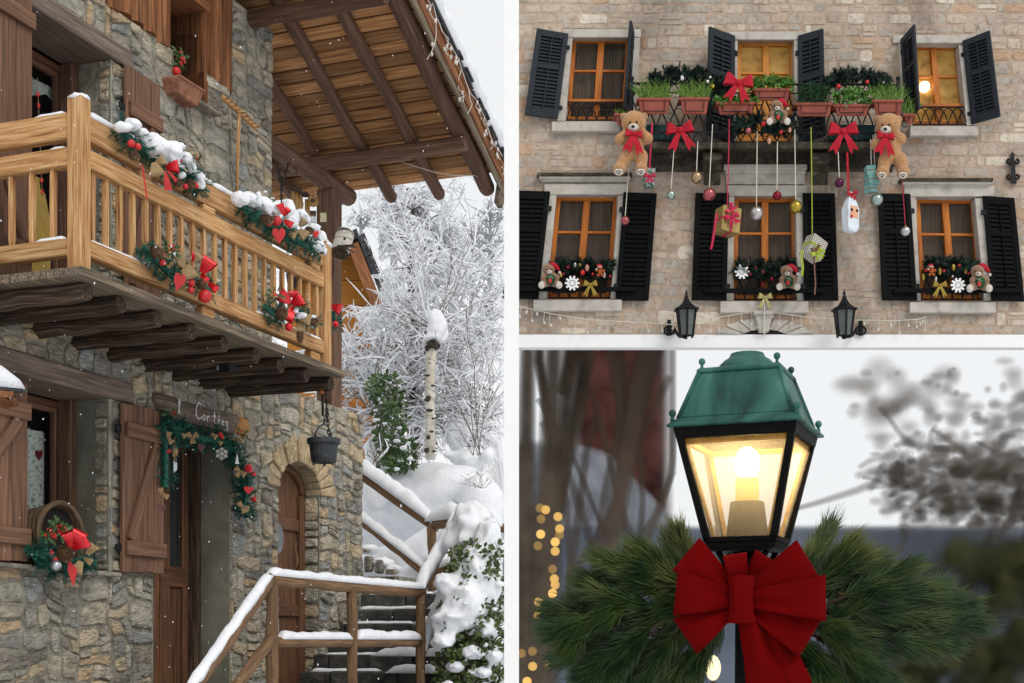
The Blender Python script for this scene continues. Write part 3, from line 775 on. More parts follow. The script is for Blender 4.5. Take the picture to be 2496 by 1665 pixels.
def trough():
    o = thing('terracotta_trough', 'weathered terracotta trough tilted on the sill of the upper niche', 'planter', PV(465, 240, 6.95))
    A = [PV(437, 185, 6.88), PV(500, 225, 6.88), PV(483, 262, 6.93), PV(434, 228, 6.93)]
    B = [p + VX * .22 - UX * .04 for p in A]
    MB().hexa([A[3], A[2], B[2], B[3], A[0], A[1], B[1], B[0]]).build('box', m_terra, o, bevel=.012)
    MB().box(A[0] - ZX * .01 - VX * .012, A[1] - A[0], VX * .25, ZX * .025).build('rim', m_terra, o, bevel=.008)
    g = thing('holly_sprig', 'green holly sprig with red berries standing in the niche above the trough', 'sprig', PV(440, 180, 6.98))
    lf, br, tw = MB(), MB(), MB()
    for i in range(34):
        c = PV(440 + R.uniform(-12, 12), 150 + R.uniform(-28, 25), 6.98)
        holly_leaf(lf, c, VE((R.gauss(0, 1), R.gauss(0, 1), R.gauss(0, 1))).normalized(), VN, .055)
    for i in range(14): br.ball(PV(444 + R.uniform(-6, 6), 143 + R.uniform(-18, 14), 6.93), .012, 6, 5)
    tw.tube([PV(438, 182, 6.98), PV(441, 150, 6.98), PV(446, 125, 6.98)], .006, 5)
    lf.build('leaves', m_holly, g, kind='stuff'); br.build('berries', m_red, g, smooth=True, kind='stuff'); tw.build('stem', m_holly, g)
    bb = MB().ball(PV(430, 174, 6.93), .04).build('ball', m_red, g, smooth=True)
trough()
def bauble(px, py, rp_, v, par, mt=None, name='bauble'):
    p = PV(px, py, v); r = rp_ * p.y / F
    return MB().ball(p, r, 14, 10).build(name, mt or m_red, par, smooth=True)
def pc(px, py, rp_, v, par, ax=None, ln=1.35):
    p = PV(px, py, v); return pinecone(p, rp_ * p.y / F, ax or (VN * .9 - ZX * .3), par, m_cone, ln)
def hrt(px, py, w, h, v, par, mt=None, tilt=0, facing=None, name='heart'):
    p = PV(px, py, v); s = p.y / F
    n = facing or VE((-p.x, -p.y, 0)).normalized(); x = ZX.cross(n); x, z = x * math.cos(tilt) + ZX * math.sin(tilt), ZX * math.cos(tilt) - x * math.sin(tilt)
    return heart(p, -x if False else x, z, n, w * s, h * s).build(name, mt or m_redm, par)
def bow_at(px, py, s, v, par, mt=None, tilt=0, tails=True, name='bow', w=.42, tl=1.0, spread=.5):
    p = PV(px, py, v); n = VE((-p.x, -p.y, -.2)).normalized(); x = VE((n.y, -n.x, 0)).normalized() * -1
    x, z = x * math.cos(tilt) + ZX * math.sin(tilt), ZX * math.cos(tilt) - x * math.sin(tilt)
    return ribbon_bow(name, p, x, z, n, s * p.y / F, mt or m_redfoil, par, tails=tails, w=w, tl=tl, spread=spread)
def loopat(mb, px, py, s, v, ang, w=.45):
    p = PV(px, py, v); n = VE((-p.x, -p.y, -.2)).normalized(); x = VE((-n.y, n.x, 0)).normalized()
    d = x * math.cos(ang) + ZX * math.sin(ang); wv = n.cross(d)
    mb.marks = getattr(mb, 'marks', []) + [(len(mb.v), len(mb.f))]
    L = s * p.y / F; bowloop(mb, p, d, wv, n, L, L * .18, L * w, L * .3)
def burlap_bow(px, py, s, v, par, angs=(.3, 2.8), w=.4):
    mb = MB()
    for a in angs: loopat(mb, px, py, s, v, a, w)
    mb.marks.append((len(mb.v), len(mb.f)))
    p = PV(px, py, v); mb.ball(p + VN * s * p.y / F * .2, s * p.y / F * .22, 8, 6)
    return mb.build('burlap_bow', m_burlap, par)
def holly_at(px, py, rad, v, par, nl=14, nb=8, L=.05):
    lf, br = MB(), MB(); p = PV(px, py, v); r = rad * p.y / F
    for _ in range(nl):
        d = VE((R.gauss(0, 1), R.gauss(0, 1), R.gauss(0, 1))).normalized(); holly_leaf(lf, p + d * r * R.uniform(.1, .9), d, VN, L)
    for _ in range(nb): br.ball(p + VN * .02 + VE((R.uniform(-1, 1), R.uniform(-1, 1), R.uniform(-1, 1))) * r * .6, .010, 6, 5)
    lf.build('holly_leaves', m_holly, par, kind='stuff')
    if nb: br.build('holly_berries', m_red, par, smooth=True, kind='stuff')
def snow_at(mb, px, py, w, h, v):
    p = PV(px, py, v); s = p.y / F
    mb.ball(p, 1, 16, 12, (w * s * .72, min(w, h) * s * .66, h * s * .6), .3)
def garland(name, lab, cat, pix, v, rad, n, ln=.085, nl=.04, grp='fir garlands on the balcony'):
    pts = [PV(x, y, v) for x, y in pix]
    o = thing(name, lab, cat, pts[len(pts) // 2], grp)
    mb = MB(); sprigs(mb, pts, rad, n, ln, nl, .0032)
    mb.build('foliage', m_needle, o, kind='stuff')
    MB().tube(pts, rad * .35, 6).build('cord', m_needle, o)
    return o
# garland A: left half of the handrail
g = garland('snowy_garland', 'snow-covered fir garland with dangling red stick on the left half of the handrail', 'garland', [(290, 312), (320, 345), (360, 372), (400, 398), (440, 418), (475, 445), (490, 460)], 5.90, .07, 190)
s = MB()
for x, y, w, h in ((300, 310, 40, 22), (322, 304, 34, 26), (345, 325, 30, 22), (372, 332, 26, 18), (380, 358, 56, 40), (410, 372, 50, 48), (425, 357, 42, 22), (455, 388, 26, 28), (465, 405, 20, 30), (482, 430, 24, 26), (489, 450, 18, 22), (395, 345, 18, 12), (443, 428, 16, 16), (352, 345, 14, 12)): snow_at(s, x, y, w, h, 5.84)
merge_snow(s.build('snow_cover', m_snow, g, smooth=True, kind='stuff'), .011, 8)
bauble(320, 350, 9.5, 5.78, g); bauble(336, 357.5, 8.5, 5.76, g); bauble(478, 452, 7, 5.80, g); bauble(452, 455, 7, 5.80, g); pc(325, 380, 11, 5.78, g); pc(432, 446, 10, 5.80, g); pc(462, 448, 11, 5.80, g, ln=1.1)
mb = MB(); loopat(mb, 375, 396, 34, 5.78, -1.3, .55); loopat(mb, 378, 400, 26, 5.80, .5, .5); mb.build('burlap_bow', m_burlap, g)
mb = MB(); loopat(mb, 405, 408, 30, 5.76, .15, .5); loopat(mb, 415, 385, 26, 5.80, 1.1, .42); loopat(mb, 440, 395, 24, 5.8, 1.9, .4); mb.build('foil_bow', m_redfoil, g)
p = PV(402, 416, 5.76); n_ = VE((-p.x, -p.y, 0)).normalized(); x_ = VE((-n_.y, n_.x, 0))
mb = MB(); bowtail(mb, p, (-ZX + x_ * .18).normalized(), x_, n_, .14, .008, .028, .01, notch=0); bowtail(mb, p + x_ * .02, (-ZX + x_ * .9).normalized(), (x_ + ZX).normalized(), n_, .09, .006, .014, .008, notch=0); mb.build('ribbon_tail', m_redm, g)
p = PV(344, 402, 5.80); MB().box(p, VE((0, 0, -.235)) + x_ * .035, x_ * .012, n_ * .012).build('dangling_stick', m_redm, g)
holly_at(468, 395, 22, 5.82, g, 16, 6)
# garland B: right half of the handrail
g = garland('snowy_garland', 'snow-covered fir garland with smooth red heart on the handrail near the wind chimes', 'garland', [(585, 500), (620, 525), (655, 548), (690, 570), (720, 585), (755, 605), (785, 612)], 5.90, .085, 200)
s = MB()
for x, y, w, h in ((585, 485, 34, 30), (605, 482, 30, 26), (620, 492, 30, 24), (645, 503, 34, 36), (672, 512, 26, 22), (702, 508, 24, 40), (710, 535, 28, 46), (730, 525, 30, 26), (742, 535, 22, 26), (765, 556, 26, 20), (783, 577, 20, 26), (776, 600, 24, 24), (630, 476, 12, 16), (660, 488, 16, 12), (790, 612, 12, 20), (646, 468, 10, 8)): snow_at(s, x, y, w, h, 5.84)
merge_snow(s.build('snow_cover', m_snow, g, smooth=True, kind='stuff'), .011, 8)
pc(647, 534, 13, 5.78, g); pc(752, 562, 9, 5.80, g); bauble(674, 538, 12.5, 5.78, g); bauble(656, 545, 7, 5.79, g)
hrt(680, 572, 34, 44, 5.76, g, tilt=.05); hrt(769, 570, 18, 22, 5.78, g, m_redfoil)
mb = MB(); loopat(mb, 692, 522, 26, 5.76, 2.0, .38); loopat(mb, 690, 525, 22, 5.78, .9, .35); loopat(mb, 692, 538, 24, 5.77, -.5, .32); mb.build('foil_bow', m_redfoil, g)
mb = MB(); loopat(mb, 728, 560, 26, 5.78, -.7, .5); loopat(mb, 722, 562, 24, 5.79, -2.2, .45); loopat(mb, 730, 552, 22, 5.8, .9, .4); mb.build('burlap_bow', m_burlap, g)
holly_at(648, 484, 12, 5.84, g, 10, 0)
# swag C and D on the bottom rail
g = garland('fir_swag', 'fir swag with big red ball and red heart on the bottom rail', 'garland', [(350, 600), (360, 620), (385, 640), (405, 660), (425, 680), (470, 680), (500, 700), (520, 706)], 5.90, .065, 110, .08, .04)
pc(381, 617, 14, 5.78, g, VN); pc(489, 692, 13, 5.78, g, VN, 1.0); bauble(396, 640, 8, 5.77, g); bauble(465.5, 688.5, 10, 5.77, g); bauble(465.5, 707, 8.2, 5.77, g); bauble(500, 722, 16.5, 5.76, g); bauble(398, 620, 6, 5.8, g)
hrt(437, 685, 30, 52, 5.77, g, tilt=-.25)
mb = MB(); loopat(mb, 447, 650, 34, 5.77, 1.9, .45); loopat(mb, 455, 645, 36, 5.78, -1.2, .5); loopat(mb, 470, 640, 26, 5.8, .9, .5); mb.build('burlap_bow', m_burlap, g)
mb = MB(); loopat(mb, 492, 665, 40, 5.76, 1.0, .5); loopat(mb, 470, 640, 24, 5.80, 1.2, .4); loopat(mb, 508, 690, 28, 5.78, -.7, .3); loopat(mb, 490, 668, 24, 5.78, -.9, .35); mb.build('foil_bow', m_redfoil, g)
holly_at(412, 607, 14, 5.82, g, 14, 8); holly_at(424, 622, 10, 5.8, g, 8, 4)
s = MB(); snow_at(s, 427, 620, 9, 12, 5.78); snow_at(s, 417, 601, 8, 7, 5.78); snow_at(s, 379, 604, 7, 7, 5.76); snow_at(s, 476, 630, 22, 14, 5.79); merge_snow(s.build('snow_cover', m_snow, g, smooth=True, kind='stuff'), .011, 8)
g = garland('fir_swag', 'fir swag with red foil bow and hanging cones on the right of the bottom rail', 'garland', [(645, 745), (665, 765), (680, 775), (700, 760), (720, 750), (750, 775), (765, 790)], 5.90, .07, 110, .085, .04)
mb = MB(); loopat(mb, 708, 738, 34, 5.76, 2.5, .5); loopat(mb, 712, 742, 30, 5.77, .5, .5); loopat(mb, 716, 748, 40, 5.78, -2.0, .35); loopat(mb, 715, 735, 26, 5.79, 1.6, .45); mb.build('foil_bow', m_redfoil, g)
pc(683, 765, 15, 5.77, g, VN, 1.0); pc(760, 782, 11, 5.78, g); pc(731, 818, 9, 5.78, g, -ZX, 1.9); bauble(704, 797, 10, 5.77, g, m_redfoil)
mb = MB(); loopat(mb, 730, 775, 28, 5.77, -.2, .5); loopat(mb, 732, 785, 26, 5.78, -1.5, .5); mb.build('burlap_bow', m_burlap, g)
s = MB(); snow_at(s, 735, 770, 26, 14, 5.75); snow_at(s, 722, 757, 12, 14, 5.76); snow_at(s, 762, 772, 16, 10, 5.76); merge_snow(s.build('snow_cover', m_snow, g, smooth=True, kind='stuff'), .011, 8)
holly_at(672, 722, 16, 5.82, g, 14, 8)
# ball of garland seen beyond the end post
g = garland('fir_swag', 'small fir swag with a red bow half hidden behind the end post', 'garland', [(812, 760), (815, 780), (817, 798)], 6.6, .05, 26)
mb = MB(); loopat(mb, 808, 745, 26, 6.55, -.4, .5); mb.build('foil_bow', m_redfoil, g); bauble(818, 790, 8, 6.5, g, m_redfoil)
# door garland
g = garland('door_garland', 'long fir garland with burlap bows and hearts hung round the door', 'garland', [(402, 1188), (403, 1110), (402, 1060), (400, 1034), (412, 1036), (440, 1060), (480, 1068), (520, 1072), (555, 1080), (575, 1110), (578, 1140), (590, 1170), (600, 1200), (595, 1230), (600, 1262)], 6.93, .09, 520, .09, .042, 'garlands by the door')
for x, y, a in ((410, 1068, (1.4, -.9)), (468, 1066, (.5, 2.5, -1.4)), (515, 1058, (-.6,)), (575, 1074, (.2, 2.6)), (585, 1150, (2.4, -.6, -2.2)), (592, 1236, (2.3, -.3, -1.2)), (396, 1205, (1.9, -.5))): burlap_bow(x, y, 16, 6.84, g, a, .45)
for x, y, w, h, mt in ((490, 1091, 17, 25, 'm'), (449, 1062, 13, 17, 'b'), (538, 1080, 12, 15, 'b'), (395, 1237, 20, 22, 'm'), (606, 1194, 24, 22, 'r')):
    hrt(x, y, w, h, 6.83, g, {'m': flat('plum_wood', (.12, .05, .055), .8), 'b': m_burlap, 'r': m_redfoil}[mt], tilt=-.1)
bauble(536, 1058, 5.5, 6.83, g); bauble(541, 1064.5, 6, 6.83, g); bauble(619, 1217, 6.5, 6.83, g); bauble(605, 1142, 11.5, 6.82, g, flat('red_pompom', (.62, .012, .02), .9, sheen=.6)); bauble(616, 1156, 8, 6.83, g, m_redfoil)
holly_at(418, 1012, 16, 6.86, g, 14, 6); holly_at(583, 1058, 14, 6.86, g, 10, 5); holly_at(405, 1100, 6, 6.86, g, 0, 8)
mb = MB()
p = PV(540.5, 1106, 6.83); n_ = VE((-p.x, -p.y, 0)).normalized(); x_ = VE((-n_.y, n_.x, 0)); r = 15 * p.y / F
for i in range(6):
    a = math.pi / 3 * i + .5; d = x_ * math.cos(a) + ZX * math.sin(a); e = x_ * math.cos(a + .52) + ZX * math.sin(a + .52); f = x_ * math.cos(a - .52) + ZX * math.sin(a - .52)
    mb.tube([p, p + d * r], r * .075, 5); mb.tube([p + d * r * .5, p + e * r * .75, p + d * r * 1.0], r * .06, 5); mb.tube([p + d * r * .5, p + f * r * .75, p + d * r], r * .06, 5)
mb.build('wooden_snowflake', flat('cream_paint', (.72, .68, .6), .8), g)
mb = MB()
p = PV(578, 1118, 6.83)
mb.prism([p + x_ * (a * .02) + ZX * (b * .05) for a, b in ((-1, -1), (-.5, -.3), (-.7, -.3), (0, 1), (.7, -.3), (.5, -.3), (1, -1))], n_ * .008); mb.build('white_tree', m_white, g)
ch = thing('wind_chime', 'small metal wind chime dangling before the door glass', 'wind chime', PV(427, 1090, 6.86))
m_steel = flat('bright_steel', (.6, .62, .65), .25, 1)
MB().tube([PV(426, 1065, 6.86), PV(426, 1092, 6.86)], .003, 4).build('string', m_burlap, ch); MB().ball(PV(426, 1100, 6.86), .03, 8, 6, (1, 1, 1.6), .4).build('top', m_burlap, ch)
for i, x in enumerate((424, 427, 430)): MB().tube([PV(x, 1125, 6.86 + .01 * i), PV(x, 1152 - 3 * i, 6.86 + .01 * i)], .007, 6).build('chime_tube', m_steel, ch); MB().tube([PV(x, 1105, 6.86 + .01 * i), PV(x, 1125, 6.86 + .01 * i)], .003, 4).build('string', m_burlap, ch)
# basket and swag on the lower sill
bk = thing('wicker_basket', 'dark wicker basket lying on its side on the lower window sill', 'basket', PV(130, 1300, 7.0))
m_wick = mat('wicker', [(.3, (.05, .03, .018)), (.6, (.15, .095, .055)), (.85, (.30, .20, .11))], 3, (1, 10, 10), bump=.3)
p = PV(149, 1308, 6.97); ax = VN; e1 = ZX; e2 = UX
k = p.y / F; mb = MB()
for i in range(17):
    t = i / 16; rr = .255 - .06 * t; c = p - ax * (.34 * t); pts = []
    for j in range(37):
        a = 2 * math.pi * j / 36; w = 1 + .03 * (1 if (j // 2 + i) % 2 else -1)
        pts.append(c + e1 * (math.cos(a) * rr * w) + e2 * (math.sin(a) * rr * w))
    mb.tube(pts, .0115, 5, cap=False)
mb.build('weave', m_wick, bk, kind='stuff')
mb = MB(); pts = [p + e1 * (math.cos(2 * math.pi * j / 32) * .262) + e2 * (math.sin(2 * math.pi * j / 32) * .262) for j in range(33)]
mb.tube(pts, .021, 8, cap=False); mb.build('rim', m_wick, bk, smooth=True)
mb = MB(); mb.loft([[p - ax * (.33 * t) + e1 * (math.cos(2 * math.pi * j / 24) * (.243 - .06 * t)) + e2 * (math.sin(2 * math.pi * j / 24) * (.243 - .06 * t)) for j in range(24)] for t in (.15, 1.0)], cap=True); mb.build('lining', m_dim, bk)
g = garland('sill_swag', 'fir and holly swag with large pine cone and silver ball on the lower window sill', 'garland', [(95, 1345), (85, 1360), (110, 1335), (120, 1370), (150, 1385), (175, 1370), (215, 1360), (232, 1375)], 6.88, .07, 120, .09, .045, None)
pc(157, 1347, 18, 6.76, g, VN * .6 - ZX * .8, 1.2); bauble(126, 1350, 7.5, 6.8, g); bauble(134, 1365, 8, 6.79, g); bauble(137, 1379, 13.5, 6.76, g, flat('silver_bauble', (.45, .46, .48), .3, .8))
mb = MB()
for a, l in ((1.9, 40), (1.1, 46), (.45, 42)): loopat(mb, 176, 1335, l, 6.76, a, .4)
mb.build('foil_bow', m_redfoil, g)
p = PV(172, 1360, 6.75); n_ = VE((-p.x, -p.y, 0)).normalized(); x_ = VE((-n_.y, n_.x, 0)); s = p.y / F
MB().prism([p + x_ * (a * s) - ZX * (b * s) for a, b in ((-6, 2), (16, 28), (7, 72), (-7, 30))], n_ * .012).build('red_pennant', m_redm, g)
mb = MB(); loopat(mb, 198, 1368, 34, 6.74, -2.0, .5); loopat(mb, 212, 1352, 30, 6.75, .9, .42); loopat(mb, 205, 1360, 22, 6.77, -.6, .4); mb.build('burlap_bow', m_burlap, g)
holly_at(112, 1300, 16, 6.8, g, 14, 10, .06); holly_at(145, 1290, 20, 6.8, g, 16, 14, .065); holly_at(128, 1308, 12, 6.79, g, 8, 10)
hrt(95, 1108, 20, 30, 7.57, chalet, flat('dark_red_felt', (.16, .012, .018), .9), name='felt_heart')
# string of beads and the yellow board behind the balcony glass
MB().prism([PV(90, 560, 7.3) + UX * (.16 * a) + ZX * (.42 * b) for a, b in ((-1, -1), (1, -1), (1.05, .2), (.6, .75), (.25, .8), (.2, 1.0), (-.2, 1.0), (-.25, .8), (-.6, .75), (-1.05, .2))], VX * .02).build('painted_board', flat('ochre_paint', (.33, .22, .045), .6), None)
b_ = bpy.data.objects['painted_board']; tag(b_, 'ochre paddle-shaped board standing behind the balcony balusters', 'board')
bd = thing('bead_string', 'string of red hearts and beads hanging at the balcony door', 'ornament', PV(92, 300, 7.3))
MB().tube([PV(91, 190, 7.3), PV(103, 480, 7.3)], .003, 4).build('cord', m_burlap, bd)
for y, k in ((230, 'h'), (258, 'b'), (345, 'h'), (420, 'b'), (440, 'h'), (468, 'b')):
    x = 91 + 12 * (y - 190) / 290
    if k == 'h': hrt(x, y, 9, 14, 7.28, bd, m_redm)
    else: MB().tube([PV(x, y - 5, 7.3), PV(x, y + 5, 7.3)], .012, 8).build('bead', m_redm, bd)
# bird house on the post
bh = thing('bird_house', 'white log bird house tied askew to the dark corner post', 'bird house', PV(830, 595, 6.9))
p0, p1 = PV(848, 628 - 20, 6.86), PV(836, 566, 6.9); dd = (PV(842, 572, 6.85) - PV(828, 620, 6.85)); c0 = PV(828, 617, 6.85)
m_birch = mat('birch_bark', [(.3, (.10, .085, .07)), (.42, (.62, .58, .50)), (.8, (.80, .77, .70))], 3, (1.0, 1, 5), coord='P', bump=.4, rough=.9)
MB().tube([c0, c0 + dd * .55, c0 + dd], [.098, .10, .10], 18).build('body', m_birch, bh, smooth=True)
MB().tube([c0 - dd * .03, c0], [.09, .10], 18).build('base', m_dark, bh); MB().tube([c0 + dd * .9, c0 + dd * .93], [.104, .104], 18).build('band', m_dark, bh)
MB().ball(PV(840, 582, 6.755), .015, 8, 6).build('entrance', m_dim, bh)
for a, b in (((824, 600), (868, 602)), ((835, 601), (864, 616)), ((835, 602), (848, 618)), ((836, 600), (862, 597))): MB().tube([PV(*a, 6.74), PV(*b, 6.7)], [.014, .009], 7).build('perch', m_dark, bh)
# tag on the post, chimes and chain
t = MB().box(PV(782, 541, 7.08), PV(796, 541, 7.08) - PV(782, 541, 7.08), VX * .01, ZX * .10).build('wall_tag', flat('cream_card', (.58, .54, .33), .7), None, bevel=.003); tag(t, 'small cream card pinned to the dark corner post', 'card')
cm = thing('bamboo_chime', 'bamboo wind chime with dark caps hanging beside the corner post', 'wind chime', PV(730, 500, 7.1))
m_bam = mat('bamboo', [(.3, (.20, .10, .03)), (.6, (.38, .22, .07)), (.8, (.5, .33, .13))], 3, (1, 8, 8), bump=.2, rough=.5)
for x, y0, y1, r in ((713, 467, 502, .019), (722, 467, 520, .019), (730, 470, 524, .018), (735, 482, 526, .014), (746, 486, 540, .014), (752, 488, 546, .016)): MB().tube([PV(x, y0, 7.1), PV(x, y1, 7.1)], r, 8).build('bamboo_tube', m_bam, cm, smooth=True)
MB().lathe(PV(722, 468, 7.1), [(.07, 0), (.065, .02), (.03, .05), (.005, .06)], 12).build('cap', m_dark, cm, smooth=True); MB().lathe(PV(744, 478, 7.1), [(.05, 0), (.045, .015), (.02, .04), (.004, .05)], 12).build('cap', m_dark, cm, smooth=True)
MB().tube([PV(722, 405, 7.1), PV(722, 462, 7.1)], .004, 4).build('cord', m_dark, cm)
p = PV(763, 491, 7.1); n_ = VE((-p.x, -p.y, 0)).normalized()
MB().tube([p, p + n_ * .03], [.062, .062], 18).build('wooden_disc', m_bam, cm, smooth=False); MB().tube([p + n_ * .031, p + n_ * .036], [.022, .022], 14).build('disc_hole', m_dark, cm)
for x in (757, 760, 763, 766, 769): MB().tube([PV(x, 514, 7.1), PV(x, 552, 7.1)], .008, 6).build('chime_tube', m_steel, cm, smooth=True)
def chain(mb, a, b, r=.012, w=.004):
    a, b = VE(a), VE(b); d = b - a; n = max(2, int(d.length / (r * 2.2))); x, y = perp(d); dn = d.normalized()
    for i in range(n):
        c = a + d * ((i + .5) / n); s = x if i % 2 else y
        mb.tube([c + s * (math.cos(q) * r * .6) + dn * (math.sin(q) * r * 1.5) for q in [6.283 * j / 8 for j in range(9)]], w, 4, cap=False)
cn = thing('hanging_chain', 'rusty chain with iron ring hanging from the wall plate log', 'chain', PV(685, 430, 7.1))
mb = MB(); chain(mb, PV(704, 395, 7.1), PV(696, 425, 7.1), .018); chain(mb, PV(672, 398, 7.1), PV(684, 428, 7.1), .018); chain(mb, PV(686, 432, 7.1), PV(686, 497, 7.1), .02, .006)
mb.build('links', m_iron, cn, kind='stuff')
p = PV(688, 432, 7.1); MB().tube([p + UX * (.075 * math.cos(a)) + ZX * (.075 * math.sin(a)) for a in [6.283 * i / 16 for i in range(17)]], .006, 6, cap=False).build('ring', m_iron, cn)
# cauldron
cd = thing('hanging_cauldron', 'blackened iron cauldron hanging on a chain before the arched door', 'cauldron', PV(788, 1100, 6.0))
p = PV(789, 1128, 6.0); k = p.y / F
m_cast = mat('cast_iron', [(.3, (.022, .024, .027)), (.6, (.055, .06, .066)), (.85, (.12, .125, .13))], 9, coord='P', bump=.4, rough=.6, metal=.4)
MB().lathe(p, [(.0, 0), (29 * k, 0), (31 * k, 6 * k), (35 * k, 42 * k), (36.5 * k, 44 * k), (40 * k, 46 * k), (41 * k, 58 * k), (39 * k, 58 * k), (33 * k, 40 * k), (28 * k, 6 * k), (0, 5 * k)], 24).build('pot', m_cast, cd, smooth=False)
for s in (-1, 0, 1): MB().tube([p + VE((s * 22 * k, -14 * k if s else 14 * k, 0)), p + VE((s * 23 * k, -14 * k if s else 14 * k, -7 * k))], .012, 6).build('foot', m_cast, cd)
q = p + ZX * 56 * k
MB().tube([q + VE((-22 * k, 0, 0)), q + VE((-20 * k, 0, 16 * k)), q + VE((-12 * k, 0, 32 * k)), q + VE((0, 0, 38 * k)), q + VE((10 * k, 0, 32 * k)), q + VE((18 * k, 0, 14 * k)), q + VE((20 * k, 0, 0))], .008, 6).build('handle', m_cast, cd, smooth=True)
mb = MB(); top = C(logs[8], 6.02, DECK - .2); mid = PV(797, 1005, 6.0); chain(mb, top, mid, .016, .006); chain(mb, mid, q + ZX * 38 * k, .02, .006); chain(mb, mid, q + VE((14 * k, 0, 2 * k)), .02, .006)
mb.build('chain', m_iron, cd, kind='stuff')
MB().tube([PV(786, 960, 6.05), PV(787, 1015, 6.05)], [.012, .012], 6).build('hook_rod', m_iron, cd); MB().lathe(PV(785, 961, 6.05), [(.022, 0), (.026, .02), (.014, .045), (.0, .05)], 10).build('wooden_knob', flat('orange_wood', (.33, .11, .04), .6), cd, smooth=True)
# fairy lights on the fascia
fy = thing('icicle_lights', 'white icicle fairy lights tangled along the sloping fascia', 'fairy lights', rp(12.5, 5.3, .2))
mb, bl = MB(), MB()
u = 10.6; prev = None; main = []
while u < 14.3:
    main.append(rp(u, 5.395, .19 + .03 * math.sin(u * 9) + R.uniform(-.02, .02))); u += .07
mb.tube(main, .0055, 4)
for q in main[::3]:
    l = R.uniform(.12, .42); c = VE(q); pts = [c]
    for i in range(5):
        c = c + VE((R.gauss(0, .02), 0, -l / 5)); pts.append(c)
        if R.random() < .5: e = c + VE((R.uniform(-.05, .05), -.01, R.uniform(-.05, .02))); mb.tube([c, e], .004, 4); bl.ball(e, .014, 6, 5, (1, 1, 1.7))
    mb.tube(pts, .0045, 4)
m_cable = flat('white_cable', (.62, .58, .52), .6)
mb.build('cable', m_cable, fy, kind='stuff'); bl.build('bulbs', m_cable, fy, smooth=True, kind='stuff')
ca = thing('slack_cable', 'slack white cable drooping under the eave', 'cable', PU(1080, 420, 13.9))
MB().tube([PU(970, 392, 13.7), PU(1010, 405, 13.75), PU(1060, 420, 13.85), PU(1110, 428, 13.95), PU(1160, 428, 14.0), PU(1185, 405, 14.1), PU(1196, 370, 14.1)], .006, 5).build('cable', m_cable, ca, smooth=True)
# ---------------------------------------------------------------- stairs, log railings and snow beside the chalet
gr = MB(); n = 40
gx = [-400 * (1 - i / 20) ** 3 if i <= 20 else 400 * ((i - 20) / 20) ** 3 for i in range(41)]
gy = [-30 + 700 * (j / 30) ** 2.2 for j in range(31)]
vs = [VE((x, y, .04 * nz(x * .2, y * .2))) for y in gy for x in gx]
gr.add(vs, [(j * 41 + i, j * 41 + i + 1, (j + 1) * 41 + i + 1, (j + 1) * 41 + i) for j in range(30) for i in range(40)])
gr.build('ground', m_snow, None, smooth=True, kind='structure')
st = thing('stone_stairs', 'snowy flight of dark stone steps rising beside the chalet wall', 'stairs', C(13.3, 6.2, 1.2))
m_step = mat('step_stone', [(.3, (.022, .021, .02)), (.55, (.06, .056, .05)), (.8, (.13, .12, .105))], 7, coord='P', bump=.8, rough=.95, rnd=.25, dist=.02)
for i in range(6):
    u = 12.55 + .28 * i; z = 1.37 + .17 * i; v = 5.5
    while v < 7.05:
        w = min(R.uniform(.35, .8), 7.06 - v)
        if w < .05: break
        MB().box(C(u + R.uniform(0, .03), v, z - .26), UX * .5, VX * (w - .012), ZX * (.26 + R.uniform(-.012, .008))).build('step_block', m_step, st, bevel=.015)
        v += w
sn = MB()
for i in range(6):
    u = 12.55 + .28 * i; z = 1.37 + .17 * i
    a, b = C(u + .12, 5.5, z), C(u + .12, 5.5 + R.uniform(.5, 1.0), z)
    snowcap(sn, [a, b], .24, .08, n=8, edge=.3, side=UX)
    snowcap(sn, [C(u + .19, 6.2, z), C(u + .19, 7.0, z)], .14, .03, n=7, edge=.4, side=UX)
sn.build('stair_snow', m_snow, st, smooth=True, kind='stuff')
MB().box(C(9.0, 5.3, 0), UX * 3.55, VX * 1.7, ZX * 1.2).build('landing', m_step, st)
MB().box(C(12.5, 5.3, 0), UX * .9, VX * .2, ZX * 1.3).build('side_wall', m_step, st)
lw = thing('low_wall', 'low rubble wall end capped with snow at the foot of the chalet corner', 'wall', C(14.3, 6.7, 1.5))
for x0, y0, x1, y1 in ((886, 1352, 912, 1398), (914, 1362, 938, 1402), (886, 1338, 904, 1350), (940, 1385, 972, 1404), (890, 1400, 930, 1440), (932, 1406, 970, 1440)):
    a, b = onu(x0, y1, 14.2), onu(x1, y0, 14.2)
    mb = MB(); stone(mb, (-a[1], a[2], -b[1], b[2]), lambda x, y, h: C(14.2 - h, -x, y), hh=(.03, .08)); mb.build('stone', m_stone, lw)
a, b = onu(884, 1440, 14.22), onu(974, 1405, 14.22); MB().box(C(14.2, b[1], 0), UX * .5, VX * (a[1] - b[1]), ZX * b[2]).build('wall_core', m_mort, lw)
mb = MB()
for x, y, w, h in ((900, 1340, 50, 26), (930, 1372, 60, 28), (958, 1388, 40, 24)):
    p = PU(x, y, 14.35); s = p.y / F; mb.ball(p, 1, 12, 8, (w * s / 2, .2, h * s / 2), .3)
mb.build('snow_cover', m_snow, lw, smooth=True)
def log(a, b, r, par, mt=None, name='rail', n=8):
    a, b = VE(a), VE(b)
    pts = [a.lerp(b, i / n) + VE((R.gauss(0, .004), R.gauss(0, .004), R.gauss(0, .004))) for i in range(n + 1)]
    return MB().tube(pts, [r * R.uniform(.94, 1.06) for _ in pts], 12).build(name, mt or m_rail, par, smooth=True)
rl = thing('log_railing', 'log railing of the landing with three posts and snow on its rails', 'railing', C(10.5, 5.4, 1.2))
V5 = 5.4; ZT = 2.155; ZM = 1.685
